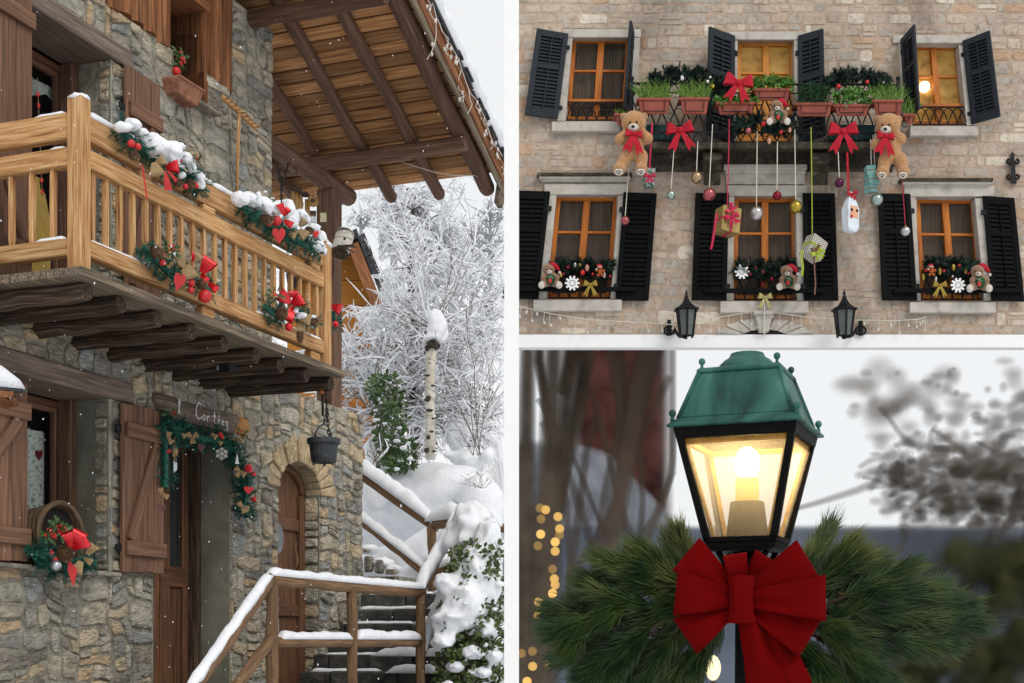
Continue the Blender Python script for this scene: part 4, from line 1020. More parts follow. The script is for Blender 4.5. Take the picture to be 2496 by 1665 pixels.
for u in (9.19, 10.53, 11.97): log(C(u, V5, .3), C(u, V5, ZT + (.02 if u == 9.19 else -.01)), .048, rl, name='post')
log(C(9.15, V5, ZT + .01), C(12.02, V5, ZT + .0), .05, rl); log(C(9.23, V5, ZM), C(10.5, V5, ZM - .01), .043, rl); log(C(10.56, V5, ZM - .01), C(11.95, V5, ZM - .005), .043, rl)
log(C(9.17, V5, ZT + .02), C(8.02, V5, 1.28), .05, rl); log(C(9.15, V5, ZM + .02), C(8.3, V5, 1.06), .045, rl)
sn = MB()
snowcap(sn, [C(9.15, V5, ZT + .05), C(11.2, V5, ZT + .045), C(12.0, V5, ZT + .045)], .095, .055, edge=.2); snowcap(sn, [C(9.3, V5, ZM + .03), C(10.48, V5, ZM + .03)], .085, .055, edge=.25); snowcap(sn, [C(10.6, V5, ZM + .03), C(11.93, V5, ZM + .03)], .09, .075, edge=.25)
snowcap(sn, [C(9.14, V5, ZT + .04), C(8.05, V5, 1.34)], .085, .055, edge=.3); snowcap(sn, [C(8.9, V5, 1.555), C(8.55, V5, 1.28)], .03, .02, edge=.5)
sn.build('rail_snow', m_snow, rl, smooth=True, kind='stuff')
r2 = thing('log_railing', 'steep snowy log railing climbing beside the stone steps', 'railing', C(12.5, 5.4, 1.8))
log(C(11.95, V5, ZT), C(13.08, V5, 3.03), .045, r2); log(C(11.98, V5, 1.55), C(12.9, V5, 2.5), .042, r2); log(C(13.05, V5, .8), C(13.05, V5, 3.02), .048, r2, name='post')
log(C(13.05, 5.42, 3.0), C(13.05, 4.92, 2.84), .045, r2)
sn = MB(); snowcap(sn, [C(11.95, V5, ZT + .05), C(12.5, V5, 2.62), C(13.05, V5, 3.07)], .12, .13, n=9, edge=.2); snowcap(sn, [C(12.0, V5, 1.6), C(12.88, V5, 2.52)], .11, .11, n=9, edge=.2); snowcap(sn, [C(13.05, 5.42, 3.04), C(13.05, 4.95, 2.87)], .13, .15, n=9, edge=.2)
sn.build('rail_snow', m_snow, r2, smooth=True, kind='stuff')
r3 = thing('log_railing', 'weathered log railing descending behind the chalet corner under thick snow', 'railing', C(15, 7, 3))
log(PU(870, 1150, 15), PU(1065, 1290, 15), .06, r3); log(PU(870, 1262, 15), PU(1045, 1402, 15), .05, r3); log(PU(1052, 1286, 14.9), PU(1053, 1440, 14.9), .055, r3, name='post'); log(PU(1050, 1280, 15), PU(1110, 1275, 14.7), .055, r3); log(PU(1050, 1400, 15), PU(1110, 1380, 14.7), .05, r3)
sn = MB(); snowcap(sn, [PU(872, 1140, 15), PU(960, 1203, 15), PU(1060, 1276, 15)], .2, .17, n=9, edge=.15); snowcap(sn, [PU(872, 1258, 15), PU(1045, 1392, 15)], .14, .10, n=9, edge=.2); snowcap(sn, [PU(1050, 1270, 15), PU(1125, 1262, 14.7)], .2, .17, n=9, edge=.2); snowcap(sn, [PU(1050, 1392, 15), PU(1110, 1372, 14.7)], .12, .09, n=9, edge=.2)
sn.build('rail_snow', m_snow, r3, smooth=True, kind='stuff')
# snow banks and the hillside
def blob(mb, px, py, w, h, t, dp=None, jit=.28):
    p = P(px, py, t); s = t / F; mb.ball(p, 1, 28, 20, (w * s / 2, dp or w * s / 2, h * s / 2), jit)
sb = MB()
for q in ((1075, 1225, 270, 190, 18.4), (1150, 1125, 90, 70, 19), (1175, 1240, 110, 190, 17.6), (1000, 1300, 200, 170, 19), (928, 1120, 80, 120, 18.5), (915, 1195, 80, 120, 18), (1110, 1345, 220, 180, 17.4), (950, 1390, 200, 130, 17.5), (1185, 1370, 90, 180, 16.4), (1060, 1430, 170, 150, 16.8), (1000, 1500, 260, 160, 18), (1120, 1560, 200, 260, 17), (900, 1300, 100, 160, 18.8), (960, 1220, 140, 120, 18.6)): blob(sb, *q)
for q in ((1110, 1060, 60, 90, 19.5), (1135, 1050, 50, 50, 19.5), (1090, 1108, 40, 30, 19), (1190, 1110, 50, 50, 18.6), (930, 1065, 50, 60, 18.5), (908, 1090, 50, 60, 18.4), (945, 1085, 40, 80, 18.3)): blob(sb, *q, jit=.5)
merge_snow(sb.build('snow_bank', m_snow, None, smooth=True, kind='structure'), .06, 14)
hb = MB(); nx, ny = 46, 16; rows = []
def hillz(x, y):
    e = max(0, min(1, (.5 - x) / 1.0)); e = e * e * (3 - 2 * e)
    return e * ((y - 27) * .41 + 3.0 + 2.0 * nz(x * .09, y * .06) + .5 * nz(x * .4, y * .3))
for j in range(ny):
    y = 27 + 53 * j / (ny - 1)
    for i in range(nx): x = -34 + 35 * (i / (nx - 1)) ** .6; rows.append(VE((x, y, hillz(x, y) if j else 0)))
hb.add(rows, [(j * nx + i, j * nx + i + 1, (j + 1) * nx + i + 1, (j + 1) * nx + i) for j in range(ny - 1) for i in range(nx - 1)])
m_hill = mat('hill_snow', [(.35, (.62, .64, .68)), (.5, (.84, .85, .87)), (.8, (.88, .89, .90))], .5, coord='P', bump=.4, bscale=3, dist=.2, rough=.8)
hb.build('snow_hill', m_hill, None, smooth=True, kind='structure')
# ---------------------------------------------------------------- trees
m_bark = flat('dark_bark', (.05, .04, .034), .9)
m_twig = flat('brown_twig', (.17, .135, .115), .9)
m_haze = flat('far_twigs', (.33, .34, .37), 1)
def twigs(br, sn, a, d, L, r, depth, spread=.5, grav=0, snow=1, n=4, kids=(3, 5)):
    pts = [VE(a)]; dd = VE(d).normalized(); bend = VE((R.gauss(0, .09), R.gauss(0, .09), R.gauss(0, .07)))
    for i in range(n):
        dd = (dd + bend + VE((R.gauss(0, .17), R.gauss(0, .17), R.gauss(0, .15) + grav * (1 + i * .5)))).normalized(); e = pts[-1] + dd * (L / n)
        if e.x > -.0045 * e.y and a.x < 0: break
        if e.x / e.y * F + CX < 922 and 560 < HY - (e.z - EYE) / e.y * F < 745 and R.random() < .85: break
        pts.append(e)
    if len(pts) < 3: return
    n = len(pts) - 1
    rs = [r * (1 - .6 * i / n) for i in range(n + 1)]
    br.tube(pts, rs, 4 if r > .01 else 3, cap=False)
    if sn is not None and R.random() < snow:
        h = VE((dd.x, dd.y, 0)).length
        if h > .25:
            k = min(max(r * 1.2, .0072), .0125)
            sn.tube([p + ZX * (rs[i] * .9 + k * .8) for i, p in enumerate(pts)], [k * R.uniform(.7, 1.8) * (.6 + h * .6) for _ in pts[:-1]] + [k * .5], 5)
    if depth > 0:
        for _ in range(R.randint(*kids)):
            t = R.uniform(.25, 1); k = min(n - 1, int(t * n)); p = pts[k].lerp(pts[k + 1], t * n - k)
            q = (pts[k + 1] - pts[k]).normalized(); o = VE((R.gauss(0, 1), R.gauss(0, 1), R.gauss(0, .8))); o = (o - q * o.dot(q)).normalized()
            twigs(br, sn, p, q + o * R.uniform(.5, 1.2) * spread * 2, L * R.uniform(.4, .7), r * .55, depth - 1, spread, grav, snow, n, kids)
tr = thing('snowy_tree', 'bare tree in heavy snow with drooping fine branches just right of the corner post', 'tree', P(1005, 1110, 21))
b0, b1, s1 = MB(), MB(), MB()
tp = [P(1008, 1120, 21), P(1006, 900, 21), P(1003, 700, 21), P(1005, 560, 21), P(1008, 470, 21)]
b0.tube(tp, [.10, .09, .06, .035, .015], 8); b0.build('trunk', m_bark, tr, smooth=True)
for i in range(70):
    t = R.uniform(.28, 1) ** .8; k = min(3, int(t * 4)); p = tp[k].lerp(tp[k + 1], t * 4 - k); a = R.random() * 6.283
    L = lerp(1.55, .5, t) * R.uniform(.6, 1.0)
    twigs(b1, s1, p, VE((math.cos(a), math.sin(a), R.uniform(-.05, .5))), L, .011, 3, .5, -.06, 1, 5, (3, 4))
for _ in range(26):
    x, y = R.uniform(900, 1110), R.uniform(520, 900); blob(s1, x, y, R.uniform(14, 34), R.uniform(8, 16), 21 + R.uniform(-1, 1), jit=.5)
b1.build('crown', m_twig, tr, kind='stuff'); s1.build('snow_cover', m_snow, tr, kind='stuff')
bi = thing('birch_trunk', 'broken white birch trunk with black scars under a tall cap of snow', 'tree', P(1047, 1110, 17.5))
m_bir = mat('white_birch', [(.32, (.03, .025, .022)), (.40, (.52, .46, .36)), (.6, (.66, .62, .54)), (.8, (.74, .71, .64))], 2.6, (2.0, 2, 4.0), coord='P', bump=.3, rough=.85)
MB().tube([P(1049, 1120, 17.5), P(1048, 1000, 17.5), P(1049, 900, 17.5), P(1052, 840, 17.5)], [.064, .06, .06, .07], 14).build('trunk', m_bir, bi, smooth=True)
sc = MB()
for x, y, r in ((1041, 915, 8), (1043, 972, 7), (1047, 1000, 9), (1056, 1020, 5), (1044, 1066, 5), (1052, 1052, 6), (1055, 940, 5), (1040, 1098, 6), (1058, 1100, 7), (1048, 885, 3)):
    p = P(x, y, 17.44); sc.ball(p, r * 17.44 / F * 1.1, 8, 5, (1, .3, R.choice((.25, .3, .4, 1.0))), .5)
sc.build('bark_scars', m_bark, bi, kind='stuff')
mb = MB(); 
for x, y, w, h in ((1054, 838, 26, 22), (1042, 848, 10, 14), (1066, 842, 14, 12)): blob(mb, x, y, w, h, 17.45, jit=.8)
mb.build('broken_top', m_bark, bi)
mb = MB()
for x, y, w, h in ((1067, 800, 52, 66), (1063, 775, 38, 44), (1058, 826, 54, 26), (1082, 812, 24, 44)): blob(mb, x, y, w, h, 17.5, jit=.2)
merge_snow(mb.build('snow_cap', m_snow, bi, smooth=True), .02, 12)
def shrub(name, lab, x, y, t, n, ang, L, r=.012, depth=2, group=None, mt=None, snow=.7, grav=0, kids=(2, 4)):
    o = thing(name, lab, 'shrub', P(x, y, t), group); b, s = MB(), MB()
    for _ in range(n):
        a = math.radians(R.uniform(*ang)); twigs(b, s, P(x + R.uniform(-12, 12), y, t), VE((math.cos(a), R.uniform(-.35, .35), math.sin(a))), L * R.uniform(.6, 1.1), r, depth, .35, grav, snow, 5, kids)
    b.build('stems', mt or m_twig, o, kind='stuff')
    if s.v: s.build('snow_cover', m_snow, o, kind='stuff')
    return o
shrub('snowy_shrub', 'tall shrub of thin straight stems fanning out above the snow-capped birch', 1055, 800, 18.2, 16, (30, 155), 1.7, .007, 3, kids=(2, 3))
shrub('snowy_shrub', 'tangled snowy shrub leaning out below the bird house', 905, 1000, 19.5, 22, (10, 150), 1.6, .010, 3, grav=-.03, kids=(3, 4))
shrub('snowy_shrub', 'snowy thicket right of the birch trunk, by the white post', 1150, 1090, 20, 22, (40, 150), 1.7, .010, 3, grav=-.03, kids=(3, 4))
shrub('snowy_shrub', 'low snow-matted thicket between the bird house and the birch trunk', 980, 1050, 19.8, 30, (10, 170), 1.3, .010, 3, grav=-.04, kids=(3, 4))
shrub('snowy_shrub', 'loose snowy thicket with long bent twigs high on the right of the birch', 1120, 930, 20.5, 26, (40, 165), 1.6, .010, 3, grav=-.04, kids=(3, 4))
shrub('bare_sapling', 'thin bare upright sapling stems standing in the snow right of the birch', 1163, 1110, 17.2, 7, (78, 104), 1.9, .007, 1, snow=.2)
shrub('bare_sapling', 'few bare brown twigs poking from the snow left of the holly bush', 915, 1135, 17.3, 6, (40, 130), .4, .009, 1, snow=.1)
shrub('bare_sapling', 'small dark twigs poking from the snow bank by the white post', 1170, 1190, 16.6, 10, (20, 160), .25, .004, 1, snow=.1)
# brown-leaved hedge in the background
hd = thing('beech_hedge', 'rust-brown leafy hedge showing through the snowy twigs', 'hedge', P(960, 1130, 20.4))
mb = MB()
for _ in range(3600):
    x, y = R.uniform(830, 1205), R.uniform(800, 1130) 
    if nz(x * .013, y * .013) < -.02: continue
    p = P(x, y, 20.4 + R.uniform(-.6, .6)); d = VE((R.gauss(0, 1), R.gauss(0, 1), R.gauss(0, 1) - .5)).normalized(); e = perp(d)[0] * .018
    mb.add([p, p + d * .03 + e, p + d * .075, p + d * .03 - e], [(0, 1, 2, 3)])
mb.build('foliage', mat('rust_leaves', [(.3, (.10, .035, .018)), (.6, (.22, .09, .045)), (.8, (.33, .17, .09))], 30, coord='P', bump=0, rough=.9), hd, kind='stuff')
def leafy(name, lab, quad, n, t, L, mt, snow=20, sz=(14, 34), cat='bush'):
    o = thing(name, lab, cat, P(sum(q[0] for q in quad) / len(quad), max(q[1] for q in quad), t)); lf, s, stm = MB(), MB(), MB()
    def pick():
        a, b, c, d = quad; u, v = R.random(), R.random()
        return lerp(lerp(a[0], b[0], u), lerp(d[0], c[0], u), v), lerp(lerp(a[1], b[1], u), lerp(d[1], c[1], u), v)
    for _ in range(n // 9):
        x, y = pick(); c = P(x, y, t + R.uniform(-.4, .4))
        for _ in range(9):
            d = VE((R.gauss(0, 1), R.gauss(0, 1) - .3, R.gauss(0, .7))).normalized(); nn = VE((R.gauss(0, .4), -1, R.gauss(.4, .4))).normalized(); p = c + d * .03
            sd = d.cross(nn).normalized() * L * .26; mid = p + d * L * .5 + ZX * L * .08
            lf.add([p, mid + sd, p + d * L, mid - sd], [(0, 1, 2, 3)])
    for _ in range(snow): x, y = pick(); w = R.uniform(*sz); blob(s, x, y, w, w * .6, t - .1 + R.uniform(-.4, .3), jit=.6)
    for _ in range(14):
        x, y = pick(); x2, y2 = pick(); stm.tube([P(x, y + 60, t + .1), P(lerp(x, x2, .3), y - 10, t)], .008, 4)
    lf.build('leaves', mt, o, kind='stuff'); merge_snow(s.build('snow_cover', m_snow, o, smooth=True, kind='stuff'), .018, 4); stm.build('stems', m_twig, o, kind='stuff')
    return o
m_rhod = mat('shrub_leaf', [(.3, (.012, .024, .007)), (.5, (.05, .08, .018)), (.68, (.15, .17, .04)), (.85, (.20, .12, .05))], 25, coord='P', bump=0, rough=.45, spec=.5)
leafy('holly_bush', 'tall green holly bush dusted with snow beyond the chalet corner', [(900, 930), (965, 900), (1010, 1140), (935, 1150)], 1500, 18.0, .085, m_holly, 60, (8, 22))
leafy('laurel_bush', 'dark-leaved bush bowed under snow clumps at the foot of the white post', [(1100, 1330), (1215, 1330), (1222, 1680), (1065, 1680)], 3600, 13.2, .075, m_rhod, 34, (12, 40))
mb = MB(); o = bpy.data.objects['laurel_bush']
for q in ((1150, 1295, 120, 130, 13.4), (1192, 1330, 66, 150, 13.2), (1125, 1450, 100, 90, 12.9), (1105, 1505, 100, 66, 12.9), (1160, 1400, 90, 130, 13.0), (1085, 1420, 60, 50, 12.9), (1150, 1480, 70, 90, 12.9), (1195, 1430, 50, 110, 13.0), (1190, 1535, 50, 50, 13.0), (1080, 1560, 60, 40, 12.9), (1205, 1600, 40, 40, 12.9), (1150, 1590, 50, 36, 12.9), (1110, 1625, 46, 30, 12.9), (1180, 1640, 40, 30, 12.9)): blob(mb, *q, dp=.2, jit=.5)
merge_snow(mb.build('snow_mantle', m_snow, o, smooth=True), .025, 5)
m_low = MB()
for k in range(5):
    pass
# far hillside trees
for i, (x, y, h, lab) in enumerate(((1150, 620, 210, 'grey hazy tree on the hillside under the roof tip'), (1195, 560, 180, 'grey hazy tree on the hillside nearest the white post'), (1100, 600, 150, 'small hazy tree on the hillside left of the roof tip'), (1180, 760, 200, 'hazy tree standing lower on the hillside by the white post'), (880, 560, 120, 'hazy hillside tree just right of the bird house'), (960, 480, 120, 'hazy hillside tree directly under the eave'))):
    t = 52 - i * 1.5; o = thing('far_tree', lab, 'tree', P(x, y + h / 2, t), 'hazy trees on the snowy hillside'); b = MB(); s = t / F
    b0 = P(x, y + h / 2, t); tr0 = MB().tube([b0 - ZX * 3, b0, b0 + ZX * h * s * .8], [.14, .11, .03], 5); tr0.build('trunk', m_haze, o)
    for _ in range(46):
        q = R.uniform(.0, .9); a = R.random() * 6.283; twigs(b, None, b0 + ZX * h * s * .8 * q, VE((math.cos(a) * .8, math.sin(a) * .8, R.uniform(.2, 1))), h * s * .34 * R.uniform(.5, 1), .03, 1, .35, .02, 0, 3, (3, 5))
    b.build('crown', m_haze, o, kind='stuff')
# the timber chalet behind
bc = thing('timber_chalet', 'orange timber chalet with dark slate gable in the trees behind the corner post', 'house', P(870, 900, 30))
m_or = mat('orange_timber', [(.3, (.24, .085, .012)), (.6, (.40, .155, .022)), (.8, (.5, .22, .04))], 2, (1, 9, 9), bump=.3, rnd=.15)
for i in range(9):
    y0 = 622 + i * 62
    pl = [P(700, y0, 30), P(918, y0, 30), P(918, y0 + 60, 30), P(700, y0 + 60, 30)] if i > 1 else [P(700, y0, 30), P(880 + 26 * i, y0, 30), P(908 + 10 * i, y0 + 60, 30), P(700, y0 + 60, 30)]
    mb = MB(); mb.hexa([pl[3], pl[2], pl[2] + VE((0, .3, 0)), pl[3] + VE((0, .3, 0)), pl[0], pl[1], pl[1] + VE((0, .3, 0)), pl[0] + VE((0, .3, 0))], [(k * .7, i * 1.3, k) for k in range(8)]); mb.build('wall_board', m_or, bc)
r0, r1 = P(872, 578, 29.4), P(932, 728, 29.4)
for k in range(9):
    a = r0.lerp(r1, k / 9); b = r0.lerp(r1, (k + .95) / 9); MB().box(a, b - a, VE((0, 3, 0)), VE((.14, 0, .07)) + ZX * R.uniform(0, .05)).build('slate', m_slate, bc)
r2_ = P(700, 690, 29.4); MB().box(r0 - ZX * .1, r1 - r0, VE((0, .1, 0)), VE((-.22, 0, -.1))).build('barge_board', m_side, bc)
MB().box(r2_, r0 - r2_, VE((0, 3, 0)), VE((-.03, 0, .2))).build('roof_slope', m_slate, bc)
mb = MB(); snowcap(mb, [r0 + VE((.1, 1.5, .1)), r1 + VE((.1, 1.5, .1))], 3, .25, side=VE((0, 1, 0))); mb.build('roof_snow', m_snow, bc, smooth=True)
# falling flakes
fs = MB()
for _ in range(330):
    x, y, t = R.uniform(0, 1215), R.uniform(0, 1660), R.uniform(3.5, 8.6)
    r = R.uniform(.0008, .0021); p = P(x, y, t); d = VE((R.gauss(0, .3), 0, -1)) * r * R.uniform(0, 1.5)
    fs.ball(p, r, 5, 4, (1, 1, R.uniform(1, 2.2)))
fs.build('falling_snow', m_snow, None, kind='stuff')
# white post standing in for the gutter between the left and right views
wp = P(1229, 0, 9.0); we = P(1265, 0, 9.0)
o = MB().box(VE((wp.x, 9.0, -.1)), VE((we.x - wp.x, 0, 0)), VE((0, .06, 0)), ZX * 6.6).build('view_gutter_post', m_white, None)
tag(o, 'white post standing in for the gutter between the views, between the snowy steps and the stone house', 'post')
# ---------------------------------------------------------------- the stone town house
FY = 24.0
def FQ(px, py, d=0): return P(px, py, FY - d)
house = thing('stone_townhouse', 'pale coursed stone town house front with dark louvred shutters and a flowered balcony', 'house', FQ(1880, 900, -.15))
m_ash = mat('pale_block', [(.3, (.62, .58, .54)), (.45, (.9, .88, .85)), (.6, (1.0, 1, 1)), (.75, (1.12, 1.1, 1.08))], 11, coord='P', bump=.5, bscale=30, dist=.015, rough=.95, spec=.1, macro=(.55, [(.3, (.55, .52, .5)), (.47, (.92, .90, .88)), (.7, (1.1, 1.08, 1.05))]),
            pal=[(.46, .40, .335), (.49, .42, .355), (.51, .435, .365), (.42, .375, .33), (.55, .475, .40), (.49, .385, .305), (.44, .40, .355), (.63, .57, .49), (.50, .41, .335), (.47, .405, .34), (.51, .36, .255), (.41, .37, .33), (.52, .44, .375), (.45, .395, .345)])
m_joint = mat('warm_mortar', [(.3, (.36, .27, .20)), (.55, (.46, .36, .28)), (.8, (.53, .43, .345))], 6, coord='P', bump=.4, bscale=40, dist=.01, rough=1, spec=.1, macro=(.55, [(.3, (.55, .52, .5)), (.47, (.92, .90, .88)), (.7, (1.1, 1.08, 1.05))]))
m_trim = mat('trim_stone', [(.25, (.33, .30, .26)), (.5, (.47, .435, .385)), (.8, (.54, .51, .465))], 5, coord='P', bump=.2, bscale=60, dist=.005, rough=.9, spec=.15)
m_moss_shade = mat('mossy_shaded_stone', [(.3, (.028, .025, .02)), (.55, (.07, .06, .045)), (.8, (.16, .13, .10))], 7, coord='P', bump=.5, rough=1, spec=.05)  # dark moss tone, also the painted shade under the balcony
m_orw = mat('orange_window_wood', [(.3, (.33, .085, .009)), (.6, (.52, .16, .018)), (.8, (.60, .21, .03))], 2, (1, 10, 10), bump=.1, rough=.45)
m_och = mat('ochre_door_wood', [(.3, (.45, .16, .018)), (.6, (.60, .24, .035)), (.8, (.68, .31, .06))], 2, (1, 10, 10), bump=.1, rough=.45)
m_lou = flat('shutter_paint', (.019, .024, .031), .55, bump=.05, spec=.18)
m_loud = flat('dark_shutter_paint_and_gap_shade', (.004, .0042, .0046), .6, bump=.05, spec=.07)
m_curt = mat('brown_curtain', [(.3, (.075, .052, .033)), (.5, (.13, .092, .06)), (.7, (.19, .14, .095))], 9, (6, 1, .15), coord='P', bump=.2, rough=.9)
m_gold_refl = mat('gold_reflection_sheet', [(.3, (.25, .13, .03)), (.48, (.70, .40, .09)), (.6, (.85, .55, .17)), (.75, (.75, .48, .18))], 3.5, (1, 1, 1.6), coord='P', bump=.2, rough=.8, emit=((1, .55, .10), .12))  # golden reflection of the panes, painted on a faintly glowing sheet
m_pane = flat('dark_pane', (.02, .02, .022), .06, 0, .2, bump=0, spec=.6)
# window data: opening corners TL TR BR BL in the photograph, style
WIN = {'UL': ((1396, 91), (1538, 91), (1526, 295), (1379, 295)), 'UC': ((1798, 97), (1936, 97), (1938, 346), (1794, 346)), 'UR': ((2212, 105), (2337, 108), (2357, 306), (2224, 306)),
       'LL': ((1357, 474), (1508, 475), (1488, 729), (1332, 729)), 'LC': ((1790, 477), (1940, 477), (1943, 733), (1785, 733)), 'LR': ((2231, 479), (2376, 482), (2399, 733), (2245, 733))}
fh = []
for k, q in WIN.items(): fh.append((min(p[0] for p in q) + 4, -max(p[1] for p in q), max(p[0] for p in q) - 4, -min(p[1] for p in q)))
base = (1249, -815, 2580, 60)
wl = MB()
for (a, b, c, d) in cells(base, fh, (9999, 9999), (9999, 9999)):
    p = [FQ(a, -b), FQ(c, -b), FQ(c, -d), FQ(a, -d)]; wl.hexa([p[0], p[1], p[1] + VE((0, .3, 0)), p[0] + VE((0, .3, 0)), p[3], p[2], p[2] + VE((0, .3, 0)), p[3] + VE((0, .3, 0))])
hw = wl.build('wall', m_joint, house)
trimh = []                                     # where dressed stone covers the blocks
SUR = {'UL': (1372, 71, 1562, 300), 'UC': (1777, 75, 1962, 346), 'UR': (2177, 82, 2378, 308), 'LL': (1318, 418, 1536, 732), 'LC': (1764, 405, 1968, 735), 'LR': (2196, 432, 2424, 735)}
SILL = {'UL': (1345, 296, 1512, 320), 'UR': (2218, 307, 2385, 331), 'LL': (1300, 730, 1516, 758), 'LC': (1756, 734, 1971, 762), 'LR': (2218, 736, 2428, 762)}
rows = []; y = 38
while y > -815:
    h = R.uniform(21, 33) if y > -560 else R.uniform(25, 38)
    rows.append((max(-815, y - h), y)); y -= h
th = [(x0, -y1, x1, -y0) for x0, y0, x1, y1 in list(SUR.values()) + list(SILL.values())] + [(1760, -815, 1960, -762)]
bl = []
for a, b in rows:
    x = 1252 - R.uniform(0, 30)
    while x < 2520:
        w = R.choice((R.uniform(20, 34), R.uniform(36, 60), R.uniform(46, 76))); bl += cells((max(x, 1252), a + R.uniform(-2.5, 2.5), x + w, b + R.uniform(-2.5, 2.5)), th, (999, 999), (999, 999) if R.random() > .12 else (16, 18)); x += w
bl = [c for c in bl if c[2] - c[0] > 6 and c[3] - c[1] > 6]
put_stones('stone_block', bl, lambda x, y, h: FQ(x, -y, h), m_ash, hw, 300, lambda c: (c[2] - c[0]) * (c[3] - c[1]) if c[3] < 8 else 0, gap=1.0, hh=(.002, .013), jit=.2, cut=(.05, .36))
def hq(mb, q, d0, d1):
    """solid between a quad of pixels at offset d0 and the same moved back to d1"""
    f = [FQ(x, y, d0) for x, y in q]; o = VE((0, d0 - d1, 0))
    g0 = R.random() * 30
    long_v = abs(q[0][1] - q[3][1]) > abs(q[0][0] - q[1][0])
    mb.hexa([f[3], f[2], f[2] + o, f[3] + o, f[0], f[1], f[1] + o, f[0] + o], [((p.z, p.x + g0, p.y) if long_v else (p.x, p.z + g0, p.y)) for p in (f[3], f[2], f[2] + o, f[3] + o, f[0], f[1], f[1] + o, f[0] + o)]); return mb
def rect(x0, y0, x1, y1): return ((x0, y0), (x1, y0), (x1, y1), (x0, y1))
def bil(q, s, t): return (lerp(lerp(q[0][0], q[1][0], s), lerp(q[3][0], q[2][0], s), t), lerp(lerp(q[0][1], q[1][1], s), lerp(q[3][1], q[2][1], s), t))
def sub(q, s0, t0, s1, t1): return (bil(q, s0, t0), bil(q, s1, t0), bil(q, s1, t1), bil(q, s0, t1))
for k, q in WIN.items():
    S = SUR[k]
    # jambs and head in dressed stone
    hd_ = 20 if k[0] == 'U' else 26
    y0 = q[0][1] - hd_
    hq(MB(), ((S[0] + (8 if k[0] == 'L' else 0), y0), (S[2] - (0 if k != 'LL' else 4), y0), (S[2] - (0 if k != 'LL' else 4), q[0][1]), (S[0] + (8 if k[0] == 'L' else 0), q[0][1])), .05, 0).build('window_head', m_trim, house, bevel=.01)
    jw = 22
    hq(MB(), ((q[0][0] - jw, q[0][1] + 1), (q[0][0], q[0][1] + 1), q[3], (q[3][0] - jw, q[3][1])), .045, -.2).build('window_jamb', m_trim, house, bevel=.008)
    hq(MB(), ((q[1][0], q[1][1] + 1), (q[1][0] + jw, q[1][1] + 1), (q[2][0] + jw, q[2][1]), q[2]), .045, -.2).build('window_jamb', m_trim, house, bevel=.008)
    hq(MB(), ((q[0][0] - 3, q[0][1] - 3), (q[1][0] + 3, q[1][1] - 3), (q[1][0] + 3, q[1][1]), (q[0][0] - 3, q[0][1])), -.001, -.25).build('head_soffit', m_trim, house)
    if k in SILL: hq(MB(), rect(*SILL[k]), .12, -.15).build('window_sill', m_trim, house, bevel=.012)
    if k in ('LL', 'LR'):
        C0 = {'LL': (1309, 420, 1542), 'LR': (2195, 433, 2422)}[k]
        for dy, hh_, pr, ins in ((0, 8, .16, 0), (8, 8, .12, 5), (16, 6, .075, 9)): hq(MB(), rect(C0[0] + ins, C0[1] + dy, C0[2] - ins, C0[1] + dy + hh_), pr, 0).build('cornice', m_moss_shade if dy == 0 else m_trim, house, bevel=.01)
    if k == 'LC':
        for dy, hh_, pr, ins in ((400, 12, .16, 0), (412, 10, .12, 4), (424, 24, .05, 6)): hq(MB(), rect(1764 + ins, dy, 1968 - ins, dy + hh_), pr, 0).build('cornice', m_trim, house, bevel=.01)
    # joinery, set back
    D = -.16; wm = m_och if k == 'UC' else m_orw
    fr = MB(); e = .075; tt = .055
    for r_ in ((0, 0, e, 1), (1 - e, 0, 1, 1), (e, 0, 1 - e, tt), (e, 1 - tt, 1 - e, 1)): hq(fr, sub(q, *r_), D, D - .09)
    fo = fr.build('window', wm, house, bevel=.006)
    hq(MB(), sub(q, .5 - .055, tt, .5 + .055, 1 - tt), D + .012, D - .09).build('mullion', wm, fo, bevel=.006)
    if k == 'UC': ts = [.325, .62]
    elif k[0] == 'U': ts = [.40, .76]
    else: ts = [.36, .66]
    for t in ts:
        for a, b in ((e, .445), (.555, 1 - e)): hq(MB(), sub(q, a, t - .012, b, t + .012), D + .004, D - .06).build('glazing_bar', wm, fo, bevel=.004)
    ts = [tt] + ts + [1 - tt]
    for i in range(len(ts) - 1):
        for a, b in ((e, .445), (.555, 1 - e)):
            if k == 'UC' and i == 2: hq(MB(), sub(q, a, ts[i] + .012, b, ts[i + 1]), D - .02, D - .06).build('door_panel', wm, fo, bevel=.006)
            else: hq(MB(), sub(q, a, ts[i] + .012, b, ts[i + 1] - .012), D - .05, D - .056).build('pane', m_clear, fo)
    hq(MB(), sub(q, -.1, -.02, 1.1, 1.0), D - .13, D - .14).build('curtain_or_reflection_sheet', m_gold_refl if k in ('UC', 'UR') else m_curt, fo)  # at the balcony door and upper right window, the painted golden reflection
mb = MB().ball(FQ(2253, 212, -.25), .095, 14, 10); m_lit = flat('lit_globe', (.9, .85, .7), .5, bump=0, emit=((1, .86, .6), 5)); mb.build('lit_globe', m_lit, house, smooth=True)
for k, y in (('UL', 246), ('UR', 257)):
    q = WIN[k]; a = bil(q, 0, .73); b = bil(q, 1, .73); hq(MB(), ((a[0] + 2, y - 5), (b[0], y - 5), (b[0], y + 2), (a[0] + 2, y + 2)), -.05, -.12).build('window_ledge', m_orw, house, bevel=.005)
